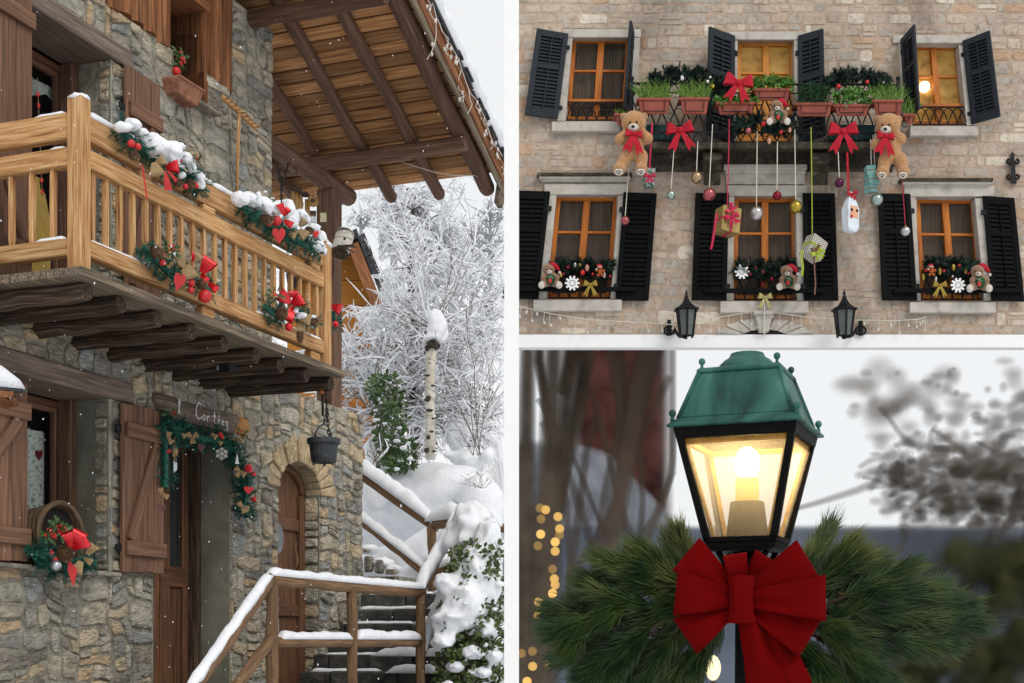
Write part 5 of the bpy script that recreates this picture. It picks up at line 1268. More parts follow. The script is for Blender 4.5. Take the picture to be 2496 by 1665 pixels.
# louvred shutters: hinge-top, outer-top, outer-bottom, hinge-bottom as (px, py, offset)
def lshutter(A, B, Cc, Dd, nm, mt, lab, up=.39):
    A, B, Cc, Dd = [FQ(*p) for p in (A, B, Cc, Dd)]
    nrm = (B - A).cross(Dd - A).normalized()
    if nrm.y > 0: nrm = -nrm
    th = .045
    def bp(s, t, h=0): return (A.lerp(B, s)).lerp(Dd.lerp(Cc, s), t) + nrm * h
    def pan(mb, s0, t0, s1, t1, h0, h1, tl=0):
        mb.hexa([bp(s0, t1, h0), bp(s1, t1, h0), bp(s1, t1, h1 + tl), bp(s0, t1, h1 + tl), bp(s0, t0, h0 - tl), bp(s1, t0, h0 - tl), bp(s1, t0, h1), bp(s0, t0, h1)])
    f = MB(); sw = .16; gaps = ((0, .075), (up, up + .05), (.905, 1))
    pan(f, 0, 0, sw, 1, 0, th); pan(f, 1 - sw, 0, 1, 1, 0, th)
    for a, b in gaps: pan(f, sw, a, 1 - sw, b, 0, th)
    o = f.build('shutter', mt, house, bevel=.006, label=lab)
    for t0, t1 in ((.075, up), (up + .05, .905)):
        m = MB(); pan(m, .485, t0, .515, t1, th * .5, th * 1.15); m.build('tilt_bar', mt, o)
        k = max(3, round((t1 - t0) / .042))
        for i in range(k):
            m = MB(); a = t0 + (t1 - t0) * i / k; pan(m, sw, a + .006, 1 - sw, a + (t1 - t0) / k * .92, th * .02, th * .25, th * .55); m.build('louvre_slat', mt, o)
    m = MB(); pan(m, sw, .07, 1 - sw, .92, -.012, -.004); m.build('gap_shade_board', m_loud, o)  # dark sheet put behind the slats to blacken their gaps
    for t in (.16, .87):
        m = MB(); pan(m, -.09, t - .022, .05, t + .022, th * .4, th * 1.1); m.build('hinge', m_iron, o)
lshutter((1384, 84, .06), (1308, 71, .26), (1278, 282, .26), (1358, 291, .06), 'a', m_lou, 'upper left window, left leaf')
lshutter((1541, 80, .05), (1534, 50, .55), (1519, 265, .55), (1528, 292, .05), 'b', m_lou, 'upper left window, right leaf seen edge on')
lshutter((1788, 89, .05), (1726, 66, .42), (1720, 330, .42), (1786, 350, .05), 'c', m_lou, 'balcony door, left leaf')
lshutter((1947, 89, .05), (2008, 71, .34), (2013, 332, .34), (1949, 350, .05), 'd', m_lou, 'balcony door, right leaf')
lshutter((2200, 96, .05), (2232, 59, .58), (2244, 265, .58), (2213, 300, .05), 'e', m_lou, 'upper right window, left leaf swung out')
lshutter((2348, 101, .05), (2414, 75, .42), (2440, 285, .42), (2370, 304, .05), 'f', m_lou, 'upper right window, right leaf')
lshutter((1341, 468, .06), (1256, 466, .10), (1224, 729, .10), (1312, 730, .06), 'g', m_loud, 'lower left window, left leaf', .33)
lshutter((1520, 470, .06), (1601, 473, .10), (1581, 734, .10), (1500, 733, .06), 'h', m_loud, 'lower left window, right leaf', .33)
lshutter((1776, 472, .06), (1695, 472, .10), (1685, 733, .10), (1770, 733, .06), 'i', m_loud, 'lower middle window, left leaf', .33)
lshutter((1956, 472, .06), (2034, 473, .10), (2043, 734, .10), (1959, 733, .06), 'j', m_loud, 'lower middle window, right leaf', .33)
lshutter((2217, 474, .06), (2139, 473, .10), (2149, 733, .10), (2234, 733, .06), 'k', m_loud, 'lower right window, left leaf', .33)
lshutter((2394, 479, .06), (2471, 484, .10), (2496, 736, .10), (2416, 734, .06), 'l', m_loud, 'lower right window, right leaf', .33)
for x0, x1, y in ((1250, 1550, 699), (1716, 2011, 703), (2178, 2492, 703)): hq(MB(), rect(x0, y, x1, y + 10), .19, .13).build('flower_bar', m_loud, house, bevel=.005)
# window grilles: thin iron hoops
def grille(x0, x1, y0, y1, d, name='window_grille', n=6):
    mb = MB(); w = (x1 - x0) / n
    mb.tube([FQ(x0, y0, d), FQ(x1, y0, d)], .012, 5); mb.tube([FQ(x0, y1, d), FQ(x1, y1, d)], .014, 5)
    for i in range(-1, n):
        a = x0 + i * w; pts = []
        for j in range(11):
            x = a + w * 2 * j / 10
            if x0 <= x <= x1: pts.append(FQ(x, y1 - (y1 - y0) * .93 * math.sin(math.pi * j / 10) ** .7, d))
        if len(pts) > 2: mb.tube(pts, .011, 5)
    mb.build(name, m_iron, house, kind='stuff')
grille(1381, 1528, 250, 293, .0); grille(2222, 2356, 261, 304, .0); grille(1790, 1940, 668, 730, .0); grille(2246, 2396, 660, 730, -.02); grille(1336, 1490, 672, 726, -.02)
# the white gutter beam, its pier, the arch and keystone
# white beam standing in for the gutter below the house front
a, b = FQ(1249, 815.5, .01), FQ(2600, 815.5, .01)
MB().box(VE((a.x, a.y, FQ(0, 847, .01).z)), VE((b.x - a.x, 0, 0)), VE((0, .22, 0)), ZX * (a.z - FQ(0, 847, .01).z)).build('view_gutter_beam', m_white, house)
MB().box(VE((FQ(2540, 0).x, 24, 0)), VE((.6, 0, 0)), VE((0, .3, 0)), ZX * FQ(0, 847, .01).z).build('view_gutter_pier', m_white, house); MB().box(VE((FQ(1249.5, 0).x, 24.02, 0)), VE((.1, 0, 0)), VE((0, .16, 0)), ZX * FQ(0, 847.2, .01).z).build('view_gutter_pier', m_white, house)
ar = MB()
pts = [(1863 - 62 * math.cos(math.pi * i / 14), 826 - 24 * math.sin(math.pi * i / 14)) for i in range(15)]
ar.prism([FQ(x, min(y, 814.5), .012) for x, y in pts], VE((0, .02, 0))); ar.build('arch_opening', m_dim, house)
for i in range(9):
    a0, a1 = math.pi * (i + .06) / 9, math.pi * (i + .94) / 9
    if i == 4: continue
    q = [(1863 - r_ * math.cos(a) * 1.35, min(832 - r_ * math.sin(a) * .62, 814.6)) for r_, a in ((48, a0), (92, a0), (92, a1), (48, a1))]
    if q[1][1] > 814 and q[2][1] > 814: continue
    MB().prism([FQ(x, y, .03) for x, y in q], VE((0, .03, 0))).build('arch_stone', m_trim, house)
hq(MB(), ((1840, 760), (1884, 760), (1875, 808), (1852, 808)), .14, 0).build('keystone', m_trim, house, bevel=.012); hq(MB(), rect(1838, 756, 1886, 766), .18, 0).build('keystone_cap', m_trim, house, bevel=.01)
# ---------------------------------------------------------------- the balcony and its flowers
bal = bpy.data.objects.new('balcony', None); COL.objects.link(bal); bal.parent = house
BD = .75
MB().hexa([FQ(1575, 374, 0), FQ(2190, 374, 0), P(2194, 362, FY - BD), P(1560, 362, FY - BD), FQ(1575, 368, 0), FQ(2190, 368, 0), P(2194, 346, FY - BD), P(1560, 346, FY - BD)]).build('slab', m_moss_shade, bal, bevel=.01)
hq(MB(), rect(1575, 366, 2190, 402), .10, 0).build('slab_moulding', m_moss_shade, bal); hq(MB(), rect(1590, 402, 2175, 418), .03, 0).build('painted_shade_course', m_moss_shade, bal)  # moulding and course coloured dark for the shadow under the slab
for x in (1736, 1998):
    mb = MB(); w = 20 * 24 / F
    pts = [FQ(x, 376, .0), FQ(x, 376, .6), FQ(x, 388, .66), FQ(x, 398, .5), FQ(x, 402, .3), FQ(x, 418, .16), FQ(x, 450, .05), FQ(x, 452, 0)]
    mb.prism([p - VE((w, 0, 0)) for p in pts], VE((2 * w, 0, 0))); mb.build('bracket', m_moss_shade, bal, bevel=.015)
    for y, r_ in ((385, .10), (408, .07)): MB().tube([FQ(x - 23, y, .52 if y < 400 else .2), FQ(x + 23, y, .52 if y < 400 else .2)], r_, 14).build('scroll', m_moss_shade, bal, smooth=False)
def bt(name, pts, r=.012): return MB().tube([FQ(x, y, BD - .03) for x, y in pts], r, 6).build(name, m_iron, bal)
X0, X1 = 1540, 2189
bt('rail', [(X0, 203), (X1, 207)], .02); bt('rail', [(X0, 226), (X1, 228)], .014); bt('rail', [(X0, 322), (X1, 324)], .014); bt('rail', [(X0, 346), (X1, 348)], .02)
for x in (X0, X1):
    bt('corner_post', [(x, 196), (x, 350)], .032); MB().ball(FQ(x, 191, BD - .03), .04, 10, 8).build('ball_finial', m_iron, bal, smooth=True)
    MB().tube([FQ(x, 203, BD - .03), FQ(x + (6 if x == X0 else -6), 232, 0)], .018, 6).build('side_rail', m_iron, bal); MB().tube([FQ(x, 346, BD - .03), FQ(x, 372, 0)], .018, 6).build('side_rail', m_iron, bal)
n = 22; w = (X1 - X0) / n
for i in range(n):
    a = X0 + i * w
    for sg in (1, -1):
        x0 = a if sg > 0 else a + w
        bt('scroll_bar', [(x0 + sg * w * (.5 - .5 * math.cos(math.pi * t / 8)), 226 + 96 * t / 8) for t in range(9)], .013)
    bt('hoop', [(a + w * t / 8, 346 - 22 * math.sin(math.pi * t / 8)) for t in range(9)], .012)
    bt('hoop', [(a + w * t / 8, 226 - 20 * math.sin(math.pi * t / 8)) for t in range(9)], .010)
m_tarp = flat('green_tarpaulin', (.012, .06, .055), .5, bump=.5, scale=4)
for x0, x1, lab in ((1572, 1668, 'dark green covered chest behind the left of the balcony railing'), (2018, 2132, 'dark green covered chest behind the right of the balcony railing')):
    o = MB(); o.hexa([FQ(x0, 342, .5), FQ(x1, 342, .5), FQ(x1, 350, .2), FQ(x0, 350, .2), FQ(x0 + 3, 303, .5), FQ(x1 - 3, 303, .5), FQ(x1 - 3, 312, .2), FQ(x0 + 3, 312, .2)]); tag(o.build('covered_chest', m_tarp, None, bevel=.03, seg=2), lab, 'chest')
# planters
m_pot = flat('red_plastic_pot', (.26, .062, .038), .5, bump=.05)
m_grass = mat('strap_leaves', [(.3, (.04, .10, .01)), (.55, (.11, .21, .025)), (.8, (.28, .34, .06))], 25, coord='P', bump=0, rough=.5)
m_leafg = mat('round_leaves', [(.3, (.03, .10, .012)), (.6, (.085, .22, .03)), (.85, (.18, .34, .06))], 30, coord='P', bump=0, rough=.5)
m_fern = mat('feathery_leaves', [(.3, (.012, .07, .018)), (.6, (.035, .14, .035)), (.85, (.09, .23, .06))], 30, coord='P', bump=0, rough=.6)
def planter(x0, y0, x1, y1, d, kind, lab, hgt=40):
    o = thing('planter', lab, 'planter', FQ((x0 + x1) / 2, y1, d), 'planters on the balcony railing'); i = 6
    MB().hexa([FQ(x0 + i, y1, d), FQ(x1 - i, y1, d), FQ(x1 - i, y1, d - .2), FQ(x0 + i, y1, d - .2), FQ(x0, y0, d + .02), FQ(x1, y0, d + .02), FQ(x1, y0, d - .22), FQ(x0, y0, d - .22)]).build('box', m_pot, o, bevel=.012)
    hq(MB(), rect(x0 - 3, y0 - 2, x1 + 3, y0 + 5), d + .045, d - .24).build('rim', m_pot, o, bevel=.01)
    MB().tube([FQ(x0 + 12, y0 + 7, d + .05), FQ(x0 + 13, y1 - 8, d + .03), FQ(x1 - 13, y1 - 8, d + .03), FQ(x1 - 12, y0 + 7, d + .05)], .009, 5).build('wire_holder', m_iron, o)
    mb = MB(); W = x1 - x0
    if kind == 'grass':
        for _ in range(int(W * 3.6)):
            x = R.uniform(x0 + 2, x1 - 2); p = FQ(x, y0, d - R.uniform(0, .2)); l = hgt * R.uniform(.25, 1.2) * 24 / F; lean = VE((R.gauss(0, .6), R.gauss(-.1, .3), 1)).normalized(); w_ = VE((.009, 0, 0))
            m1 = p + lean * l * .6; e = m1 + (lean + VE((R.gauss(0, .5), -.1, -.35))).normalized() * l * .5
            mb.add([p - w_, p + w_, m1 + w_, m1 - w_, e], [(0, 1, 2, 3), (3, 2, 4)])
        mt = m_grass
    elif kind == 'leaf':
        for _ in range(int(W * 3.4)):
            x = R.uniform(x0 - 6, x1 + 6); y = y0 - hgt * (R.random() ** .8) * (1 - .3 * abs((x - x0) / W * 2 - 1)) + R.choice((0, 0, 10)); p = FQ(x, y, d + R.uniform(-.2, .06)); dd = VE((R.gauss(0, 1), R.gauss(-.5, .6), R.gauss(.4, .8))).normalized(); s_ = perp(dd)[R.randrange(2)] * .026; l = .085
            mb.add([p, p + dd * l * .5 + s_, p + dd * l, p + dd * l * .5 - s_], [(0, 1, 2, 3)])
        mt = m_leafg
    else:
        for _ in range(int(W * 9)):
            x = R.uniform(x0 - 4, x1 - 2); q = 1 - .5 * abs((x - x0) / W - .45); y = y0 + 6 - (hgt + 6) * R.random() * q; p = FQ(x, y, d + R.uniform(-.2, .08)); dd = VE((R.gauss(0, .6), R.gauss(-.3, .4), R.gauss(.5, .7))).normalized(); s_ = perp(dd)[0] * .004
            mb.add([p - s_, p + s_, p + dd * .10], [(0, 1, 2)])
        mt = m_fern
    mb.build('foliage', mt, o, kind='stuff')
planter(1556, 239, 1633, 279, .86, 'grass', 'leftmost full-width planter of spiky green grass on the railing, above the left big bear')
planter(1658, 238, 1728, 279, .86, 'grass', 'second planter of spiky grass from the left, beside the red bow')
planter(1748, 249, 1838, 280, .86, 'leaf', 'sparsely planted long planter under the top red bow', 12)
planter(1838, 216, 1926, 246, .90, 'leaf', 'highest planter, full of round bright leaves, before the balcony door', 32)
planter(1940, 251, 2028, 284, .86, 'fern', 'planter with soft feathery dark green plant right of the small bear', 48)
planter(2034, 255, 2118, 283, .86, 'leaf', 'planter of loose green stems above the right-hand red bow', 42)
planter(2129, 244, 2199, 282, .86, 'grass', 'planter of spiky grass above the right big bear')
planter(1500, 277, 1527, 307, .5, 'grass', 'small planter turned sideways at the left end of the balcony', 12)
planter(2203, 278, 2228, 304, .5, 'grass', 'small tall-leaved planter at the right end of the balcony', 44)
# ---------------------------------------------------------------- garlands, bears, bows and hanging things of the town house
m_fir = mat('dark_fir', [(.3, (.004, .011, .008)), (.6, (.013, .032, .022)), (.85, (.035, .07, .05))], 30, coord='P', bump=0, rough=.7)
m_gold2 = flat('gold_bauble', (.42, .30, .045), .25, .8, bump=0)
m_silv = flat('silver_ball', (.52, .49, .48), .25, .75, bump=0)
m_pink = flat('pink_ball', (.40, .10, .11), .22, .7, bump=0)
m_bronze = flat('bronze_ball', (.40, .27, .16), .25, .8, bump=0)
m_wine = flat('wine_ball', (.22, .012, .03), .2, .6, bump=0)
m_purple = flat('purple_ball', (.10, .02, .07), .2, .7, bump=0)
m_mint = flat('mint_ball', (.33, .42, .36), .25, .75, bump=0)
m_cord = flat('cream_cord', (.60, .57, .48), .8, bump=0)
m_cherry = flat('cherry_ribbon', (.42, .008, .05), .4, bump=0)
m_bowr = flat('red_velvet', (.40, .004, .018), .75, bump=.1, sheen=.05)
m_bowg = flat('gold_ribbon', (.30, .21, .035), .35, .4, bump=0)
m_bowc = flat('pale_gold_ribbon', (.42, .36, .15), .4, .2, bump=0)
def fgar(name, lab, pix, d, rad, n, orn=()):
    pts = [FQ(x, y, d) for x, y in pix]; o = thing(name, lab, 'garland', pts[len(pts) // 2], 'dark garlands on the town house'); mb = MB()
    sprigs(mb, pts, rad, int(n * 1.6), .13, .085, .011, 24); mb.build('foliage', m_fir, o, kind='stuff'); MB().tube(pts, rad * .5, 6).build('cord', m_fir, o)
    for x, y, r_, mt, *sc in orn:
        MB().ball(FQ(x, y, d + .13), r_ * 24 / F, 10, 8, sc[0] if sc else (1, 1, 1)).build('bauble', mt, o, smooth=True)
    return o
EG = (.8, .8, 1.3)
fgar('dark_garland', 'dark garland arched over the left half of the balcony railing', [(1578, 205), (1610, 192), (1645, 184), (1690, 183), (1725, 190), (1755, 207), (1765, 225)], .7, .085, 130, [(1663, 190, 5, m_white, EG), (1725, 199, 4, m_white), (1731, 189, 4, m_silv), (1737, 211, 6, m_gold2)])
fgar('dark_garland', 'dark garland arched over the right half of the balcony railing', [(2012, 205), (2035, 192), (2080, 186), (2115, 190), (2145, 203), (2168, 208)], .7, .085, 110, [(2044, 211, 6, m_red), (2114, 200, 5, m_red), (2153, 201, 4, m_silv)])
fgar('dark_garland', 'dark garland under the small bear in the middle of the railing', [(1783, 298), (1800, 308), (1830, 300), (1850, 293), (1880, 312), (1910, 310), (1938, 298)], .82, .08, 100, [(1824, 319, 7.5, m_pink), (1861, 302, 6, m_red), (1904, 322, 4.5, m_red), (1925, 317, 5, flat('peach_egg', (.5, .25, .17), .6, bump=0), EG), (1875, 344, 5.5, flat('peach_egg', (.5, .25, .17), .6, bump=0), EG)])
fgar('dark_garland', 'decorated dark garland along the lower left window', [(1350, 650), (1390, 652), (1430, 655), (1470, 652), (1485, 660)], .08, .12, 130, [(1384, 652, 5.5, m_wine), (1402, 646, 5, m_silv, EG), (1413, 646, 4.5, m_gold2), (1431, 653, 6.5, flat('peach_egg', (.5, .25, .17), .6, bump=0), EG), (1420, 664.5, 6.5, m_red), (1398.5, 674, 4, m_wine), (1445, 668, 3.5, m_red), (1473, 670, 5, m_silv, (.7, .7, 1.7)), (1366, 671, 6, m_gold2), (1487, 673, 3, m_red), (1373, 668, 4, m_wine)])
fgar('dark_garland', 'dark garland with small red baubles along the lower middle window', [(1795, 655), (1830, 655), (1870, 660), (1910, 655), (1940, 655)], .08, .12, 130, [(1842, 652, 3, m_red), (1860, 662, 3.5, m_red), (1829, 668.5, 4, m_wine), (1881, 680, 5, m_wine), (1858, 693, 4, m_wine)])
fgar('dark_garland', 'dark garland with gold leaves along the lower right window', [(2256, 655), (2290, 650), (2320, 652), (2350, 655), (2385, 655)], .08, .12, 130, [(2257, 659, 4, m_red), (2301, 660, 4, m_red), (2291, 661, 6, m_bowg, (.8, .5, 1.6)), (2324, 652, 6, m_bowg, (.8, .5, 1.4)), (2354, 660, 5, m_bowg, (.8, .5, 1.7)), (2361, 667, 5, m_wine), (2281, 681, 5, m_silv, (.7, .7, 1.5)), (2322, 674, 3.5, m_silv), (2338, 648, 4, m_red), (2251, 675, 5, m_bowg, (.8, .5, 1.7))])
# teddy bears
m_fur = mat('tan_fur', [(.3, (.40, .19, .075)), (.6, (.55, .295, .13)), (.8, (.63, .37, .19))], 30, coord='P', bump=1.0, bscale=55, dist=.03, rough=1, spec=.05, sheen=.3)
m_fur2 = mat('brown_fur', [(.3, (.20, .11, .065)), (.6, (.30, .175, .105)), (.8, (.37, .23, .15))], 40, coord='P', bump=.7, bscale=120, dist=.015, rough=1, spec=.05, sheen=.4)
m_plush = flat('cream_plush', (.60, .55, .48), 1, bump=.5, scale=60)
m_black = flat('black_bead', (.012, .01, .01), .3, bump=0)
m_vest = mat('green_knit', [(.3, (.008, .05, .018)), (.7, (.016, .085, .03))], 80, coord='P', bump=.4, rough=.95)
def fb(mb, x, y, rx, ry, d, rz=None): k = (FY - d) / F; mb.ball(FQ(x, y, d), 1, 14, 10, (rx * k, (rz or min(rx, ry)) * k, ry * k))
def furry(mb, name, mt, par, vox):
    o = mb.build(name, mt, par, smooth=True); m = o.modifiers.new('r', 'REMESH'); m.mode = 'VOXEL'; m.voxel_size = vox; m.use_smooth_shade = True
    s = o.modifiers.new('s', 'SMOOTH'); s.factor = .5; s.iterations = 4
    return o
def bigbear(lab, H_, M, T, arms, legs, feet, bow, d=.95):
    o = thing('big_teddy_bear', lab, 'teddy bear', FQ(T[0], T[1], d), 'big teddy bears hanging from the balcony')
    mb = MB()
    fb(mb, *H_, 31, 28, d); fb(mb, H_[0], H_[1] - 7, 24, 22, d)
    for sx in (-1, 1): fb(mb, H_[0] + sx * 25, H_[1] - 14, 10, 11, d - .02, 6)
    fb(mb, *T, 25, 32, d); fb(mb, T[0], T[1] + 14, 27, 24, d); fb(mb, T[0], T[1] - 24, 19, 15, d)
    for (sx, sy, ex, ey) in arms:
        for t in (0, .35, .7, 1): fb(mb, lerp(sx, ex, t), lerp(sy, ey, t), 12 + 2.5 * t, 12 + 2.5 * t, d + .1 * t)
    for (sx, sy), (ex, ey) in zip(legs, feet):
        for t in (0, .35, .7): fb(mb, lerp(sx, ex, t), lerp(sy, ey, t), 17 - 2.5 * t, 18, d + .05)
        fb(mb, ex, ey, 16, 15, d + .12, 20)
    furry(mb, 'body', m_fur, o, .022)
    mb = MB(); fb(mb, *M, 13, 10, d + .19, 8); mb.build('muzzle', m_plush, o, smooth=True)
    mb = MB(); fb(mb, M[0] - 1, M[1] - 2.5, 4.8, 3.6, d + .245, 3); mb.build('nose', m_black, o, smooth=True)
    for sx in (-1, 1): mb = MB(); fb(mb, M[0] + sx * 8.5, M[1] - 13, 2.7, 2.7, d + .20, 2.5); mb.build('eye', m_black, o, smooth=True); mb = MB(); fb(mb, H_[0] + sx * 25, H_[1] - 13, 6, 7, d + .03, 3); mb.build('ear_lining', m_fur2, o, smooth=True)
    for ex, ey in feet:
        mb = MB(); fb(mb, ex - 1, ey + 6, 11, 8.5, d + .22, 5); mb.build('sole', m_plush, o, smooth=True)
        mb = MB()
        for a, b in ((-5.5, 4), (0, 2.4), (5, 4), (0, 8)): fb(mb, ex - 1 + a, ey + 1 + b, 2 if b < 8 else 3.2, 1.8, d + .285, 1.5)
        mb.build('paw_print', m_black, o, kind='stuff')
    n_ = VE((0, -1, -.1)).normalized(); s = 24 / F
    mb = MB(); c = FQ(bow[0], bow[1], d + .22)
    for sg, L in ((-1, 20), (1, 20)): bowloop(mb, c, VE((sg, 0, -.12 * sg)).normalized(), ZX, n_, L * s, .02, .06, .05)
    bowtail(mb, c, VE((-.42, 0, -1)).normalized(), VE((1, 0, -.4)).normalized(), n_, 38 * s, .03, .075, .02); bowtail(mb, c, VE((.32, 0, -1)).normalized(), VE((1, 0, .3)).normalized(), n_, 42 * s, .03, .06, .02); mb.ball(c, .045, 8, 6)
    mb.build('red_bow', m_bowr, o)
    mb = MB(); pts = [FQ(H_[0] + 24 * math.cos(a), H_[1] + 24 + 5 * math.sin(a), d + .15 * -math.sin(-a)) for a in [6.283 * i / 20 for i in range(21)]]; mb.tube(pts, .022, 6, cap=False); mb.build('collar_ribbon', m_bowr, o)
    return o
bigbear('big tan teddy bear with red bow hanging at the left end of the balcony', (1545, 299), (1544, 311), (1545, 356), [(1524, 328, 1512, 340), (1566, 326, 1578, 338)], [(1527, 382), (1563, 382)], [(1509, 413), (1563, 413)], (1545, 326))
bigbear('big tan teddy bear with red bow hanging at the right end of the balcony', (2165, 305), (2159, 317), (2171, 362), [(2148, 335, 2135, 352), (2186, 330, 2195, 340)], [(2157, 392), (2194, 390)], [(2151, 421), (2202, 421)], (2158, 331))
def smallbear(lab, x, y, s, d, hat=1, flip=1):
    """sitting bear, s = height in pixels, (x, y) its middle"""
    o = thing('small_teddy_bear', lab, 'teddy bear', FQ(x, y + s / 2, d), 'small teddy bears in green jumpers'); k = s / 62; f = flip
    def q(a, b): return x + a * k * f, y + b * k
    mb = MB(); fb(mb, *q(-4, -17), 15 * k, 14 * k, d)
    for sx in (-14, 9): fb(mb, *q(sx, -23), 5 * k, 5.5 * k, d, 3.5 * k)
    fb(mb, *q(0, 7), 14 * k, 16 * k, d)
    for sx in (-16, 17): fb(mb, *q(sx, 3), 6.5 * k, 7.5 * k, d + .05); fb(mb, *q(sx * .75, -1), 6.5 * k, 7 * k, d)
    for sx in (-18, 19): fb(mb, *q(sx, 19), 9 * k, 9 * k, d + .07); fb(mb, *q(sx * .6, 17), 9 * k, 9 * k, d + .03)
    furry(mb, 'body', m_fur2, o, .016)
    mb = MB(); fb(mb, *q(1, 8), 12 * k, 13.5 * k, d + .055, 13 * k); mb.build('jumper', m_vest, o, smooth=True)
    mb = MB(); fb(mb, *q(0, 11), 4.5 * k, 6 * k, d + .15, 2.5 * k); mb.build('jumper_badge', m_redm, o, smooth=True)
    mb = MB()
    for a, b in ((-4, 0), (3, -1), (5, 4), (-1, 6), (2, 14), (0, 2)): fb(mb, *q(a, b), 1.2 * k, 1.2 * k, d + .15)
    mb.build('jumper_dots', m_plush, o, kind='stuff')
    mb = MB(); fb(mb, *q(-2, -11), 6.5 * k, 5 * k, d + .10, 4 * k); mb.build('muzzle', m_plush, o, smooth=True)
    mb = MB(); fb(mb, *q(-3, -12.5), 2.4 * k, 1.9 * k, d + .13, 2 * k); mb.build('nose', m_fur2, o, smooth=True)
    for sx in (-9, 4): mb = MB(); fb(mb, *q(sx, -17.5), 1.5 * k, 1.7 * k, d + .095, 1.5 * k); mb.build('eye', m_black, o, smooth=True)
    for sx in (-21, 22): mb = MB(); fb(mb, *q(sx, 21), 8 * k, 9 * k, d + .12, 4.5 * k); mb.build('sole', m_plush, o, smooth=True)
    if hat:
        mb = MB(); c = FQ(*q(6, -27), d + .0); t = FQ(*q(22, -15), d + .0); kk = k * 24 / F
        mb.tube([FQ(*q(0, -25), d), FQ(*q(8, -27), d), FQ(*q(16, -22), d), t], [9 * kk, 8.5 * kk, 6 * kk, 3 * kk], 12); mb.build('red_hat', m_bowr, o, smooth=True)
        mb = MB(); fb(mb, *q(23, -9), 4 * k, 4 * k, d); mb.build('pompom', m_plush, o, smooth=True)
    return o
smallbear('small bear in green jumper sitting in the middle of the balcony railing', 1897, 275, 62, .92)
smallbear('small bear in green jumper on the bar of the lower left window', 1341, 674, 62, .26)
smallbear('small bear in green jumper on the bar of the lower middle window', 1921, 678, 62, .26)
smallbear('small bear in green jumper on the bar of the lower right window', 2387, 680, 68, .26)
def ginger(lab, x, y, k, d=.3):
    o = thing('gingerbread_figure', lab, 'figurine', FQ(x, y, d)); mt = flat('ginger_felt', (.36, .085, .02), .9); mb = MB()
    fb(mb, x, y - 8 * k, 6 * k, 5.5 * k, d); fb(mb, x, y + 2 * k, 5.5 * k, 7 * k, d)
    for sx, sy in ((-8, -2), (8, -1), (-5, 10), (5, 10)): fb(mb, x + sx * k, y + sy * k, 4 * k, 3.6 * k, d)
    mb.build('body', mt, o, smooth=True); mb = MB(); fb(mb, x - k, y - 14 * k, 5 * k, 4 * k, d + .02); fb(mb, x - 6 * k, y - 14 * k, 3 * k, 3 * k, d + .02); mb.build('hat', m_bowr, o, smooth=True); mb = MB(); fb(mb, x - k, y - 11 * k, 6 * k, 1.6 * k, d + .06); fb(mb, x - 9 * k, y - 5 * k, 2.4 * k, 2.4 * k, d + .03); mb.build('hat_trim', m_plush, o, smooth=True)
ginger('small gingerbread figure in red hat in the lower left window garland', 1463, 661, 1.0); ginger('small gingerbread figure in the left end of the lower right window garland', 2271, 660, .95)
# bows
def fbow(lab, x, y, s, d, mt, tilt=0, tl=1.0, spread=.55, grp=None, w=.45):
    x_ = VE((math.cos(tilt), 0, math.sin(tilt))); z_ = VE((-math.sin(tilt), 0, math.cos(tilt)))
    k = (FY - d) / F; o = ribbon_bow('ribbon_bow', FQ(x, y, d), x_, z_, VE((0, -1, 0)), s * k, mt, None, tl=tl, spread=spread, w=w); tag(o, lab, 'bow', grp)
RB = 'red bows on the balcony railing'
fbow('red velvet bow low on the railing at the left, beside the big bear', 1657, 318, 33, .88, m_bowr, .12, 1.35, grp=RB); fbow('red velvet bow at the top of the railing before the balcony door', 1800, 203, 35, .95, m_bowr, -.12, 1.15, grp=RB); fbow('red velvet bow low on the railing at the right, near the right big bear', 2055, 321, 35, .88, m_bowr, .03, 1.35, grp=RB)
fbow('gold bow on the bar of the lower left window', 1439, 694, 17, .24, m_bowg, 0, 1.5, .5); fbow('pale gold bow on the sill of the lower middle window', 1865, 725, 17, .2, m_bowc, 0, 1.5, .5); fbow('gold bow on the bar of the lower right window', 2291, 696, 17, .24, m_bowg, 0, 1.5, .5)
MB().tube([FQ(1863, 735, .19), FQ(1863, 815, .19)], .012, 5).build('cord', m_cord, [o for o in bpy.data.objects if o.get('label', '').startswith('pale gold bow')][0])
# white snowflakes
def flake(lab, x, y, r_, d=.24):
    k = 24 / F; c = FQ(x, y, d); mb = MB(); n_ = VE((0, .02, 0))
    for i in range(10):
        a = 2 * math.pi * i / 10; e = VE((math.cos(a), 0, math.sin(a))); s = VE((-math.sin(a), 0, math.cos(a)))
        R_ = r_ * k; pr = [(.25, -.06), (.42, -.055), (.5, -.15), (.68, -.2), (.74, -.08), (.86, -.15), (.98, -.1), (1.0, 0)]
        pts = [c + e * R_ * p + s * R_ * q for p, q in pr] + [c + e * R_ * p - s * R_ * q for p, q in pr[::-1][1:]]
        mb.prism(pts, n_)
    mb.tube([c + VE((0, .02, 0)) , c], r_ * k * .3, 12); mb.tube([c + VE((0, .018, 0)) + VE((math.cos(a), 0, math.sin(a))) * r_ * k * .52 for a in [6.283 * i / 24 for i in range(25)]], r_ * k * .05, 4, cap=False)
    tag(mb.build('paper_snowflake', m_white, None), lab, 'snowflake', 'white snowflakes in the lower windows')
flake('white ten-armed snowflake in the lower left window', 1395, 690, 18); flake('white ten-armed snowflake in the lower middle window', 1808.6, 662, 18); flake('white ten-armed snowflake in the lower right window', 2335.5, 695, 18)
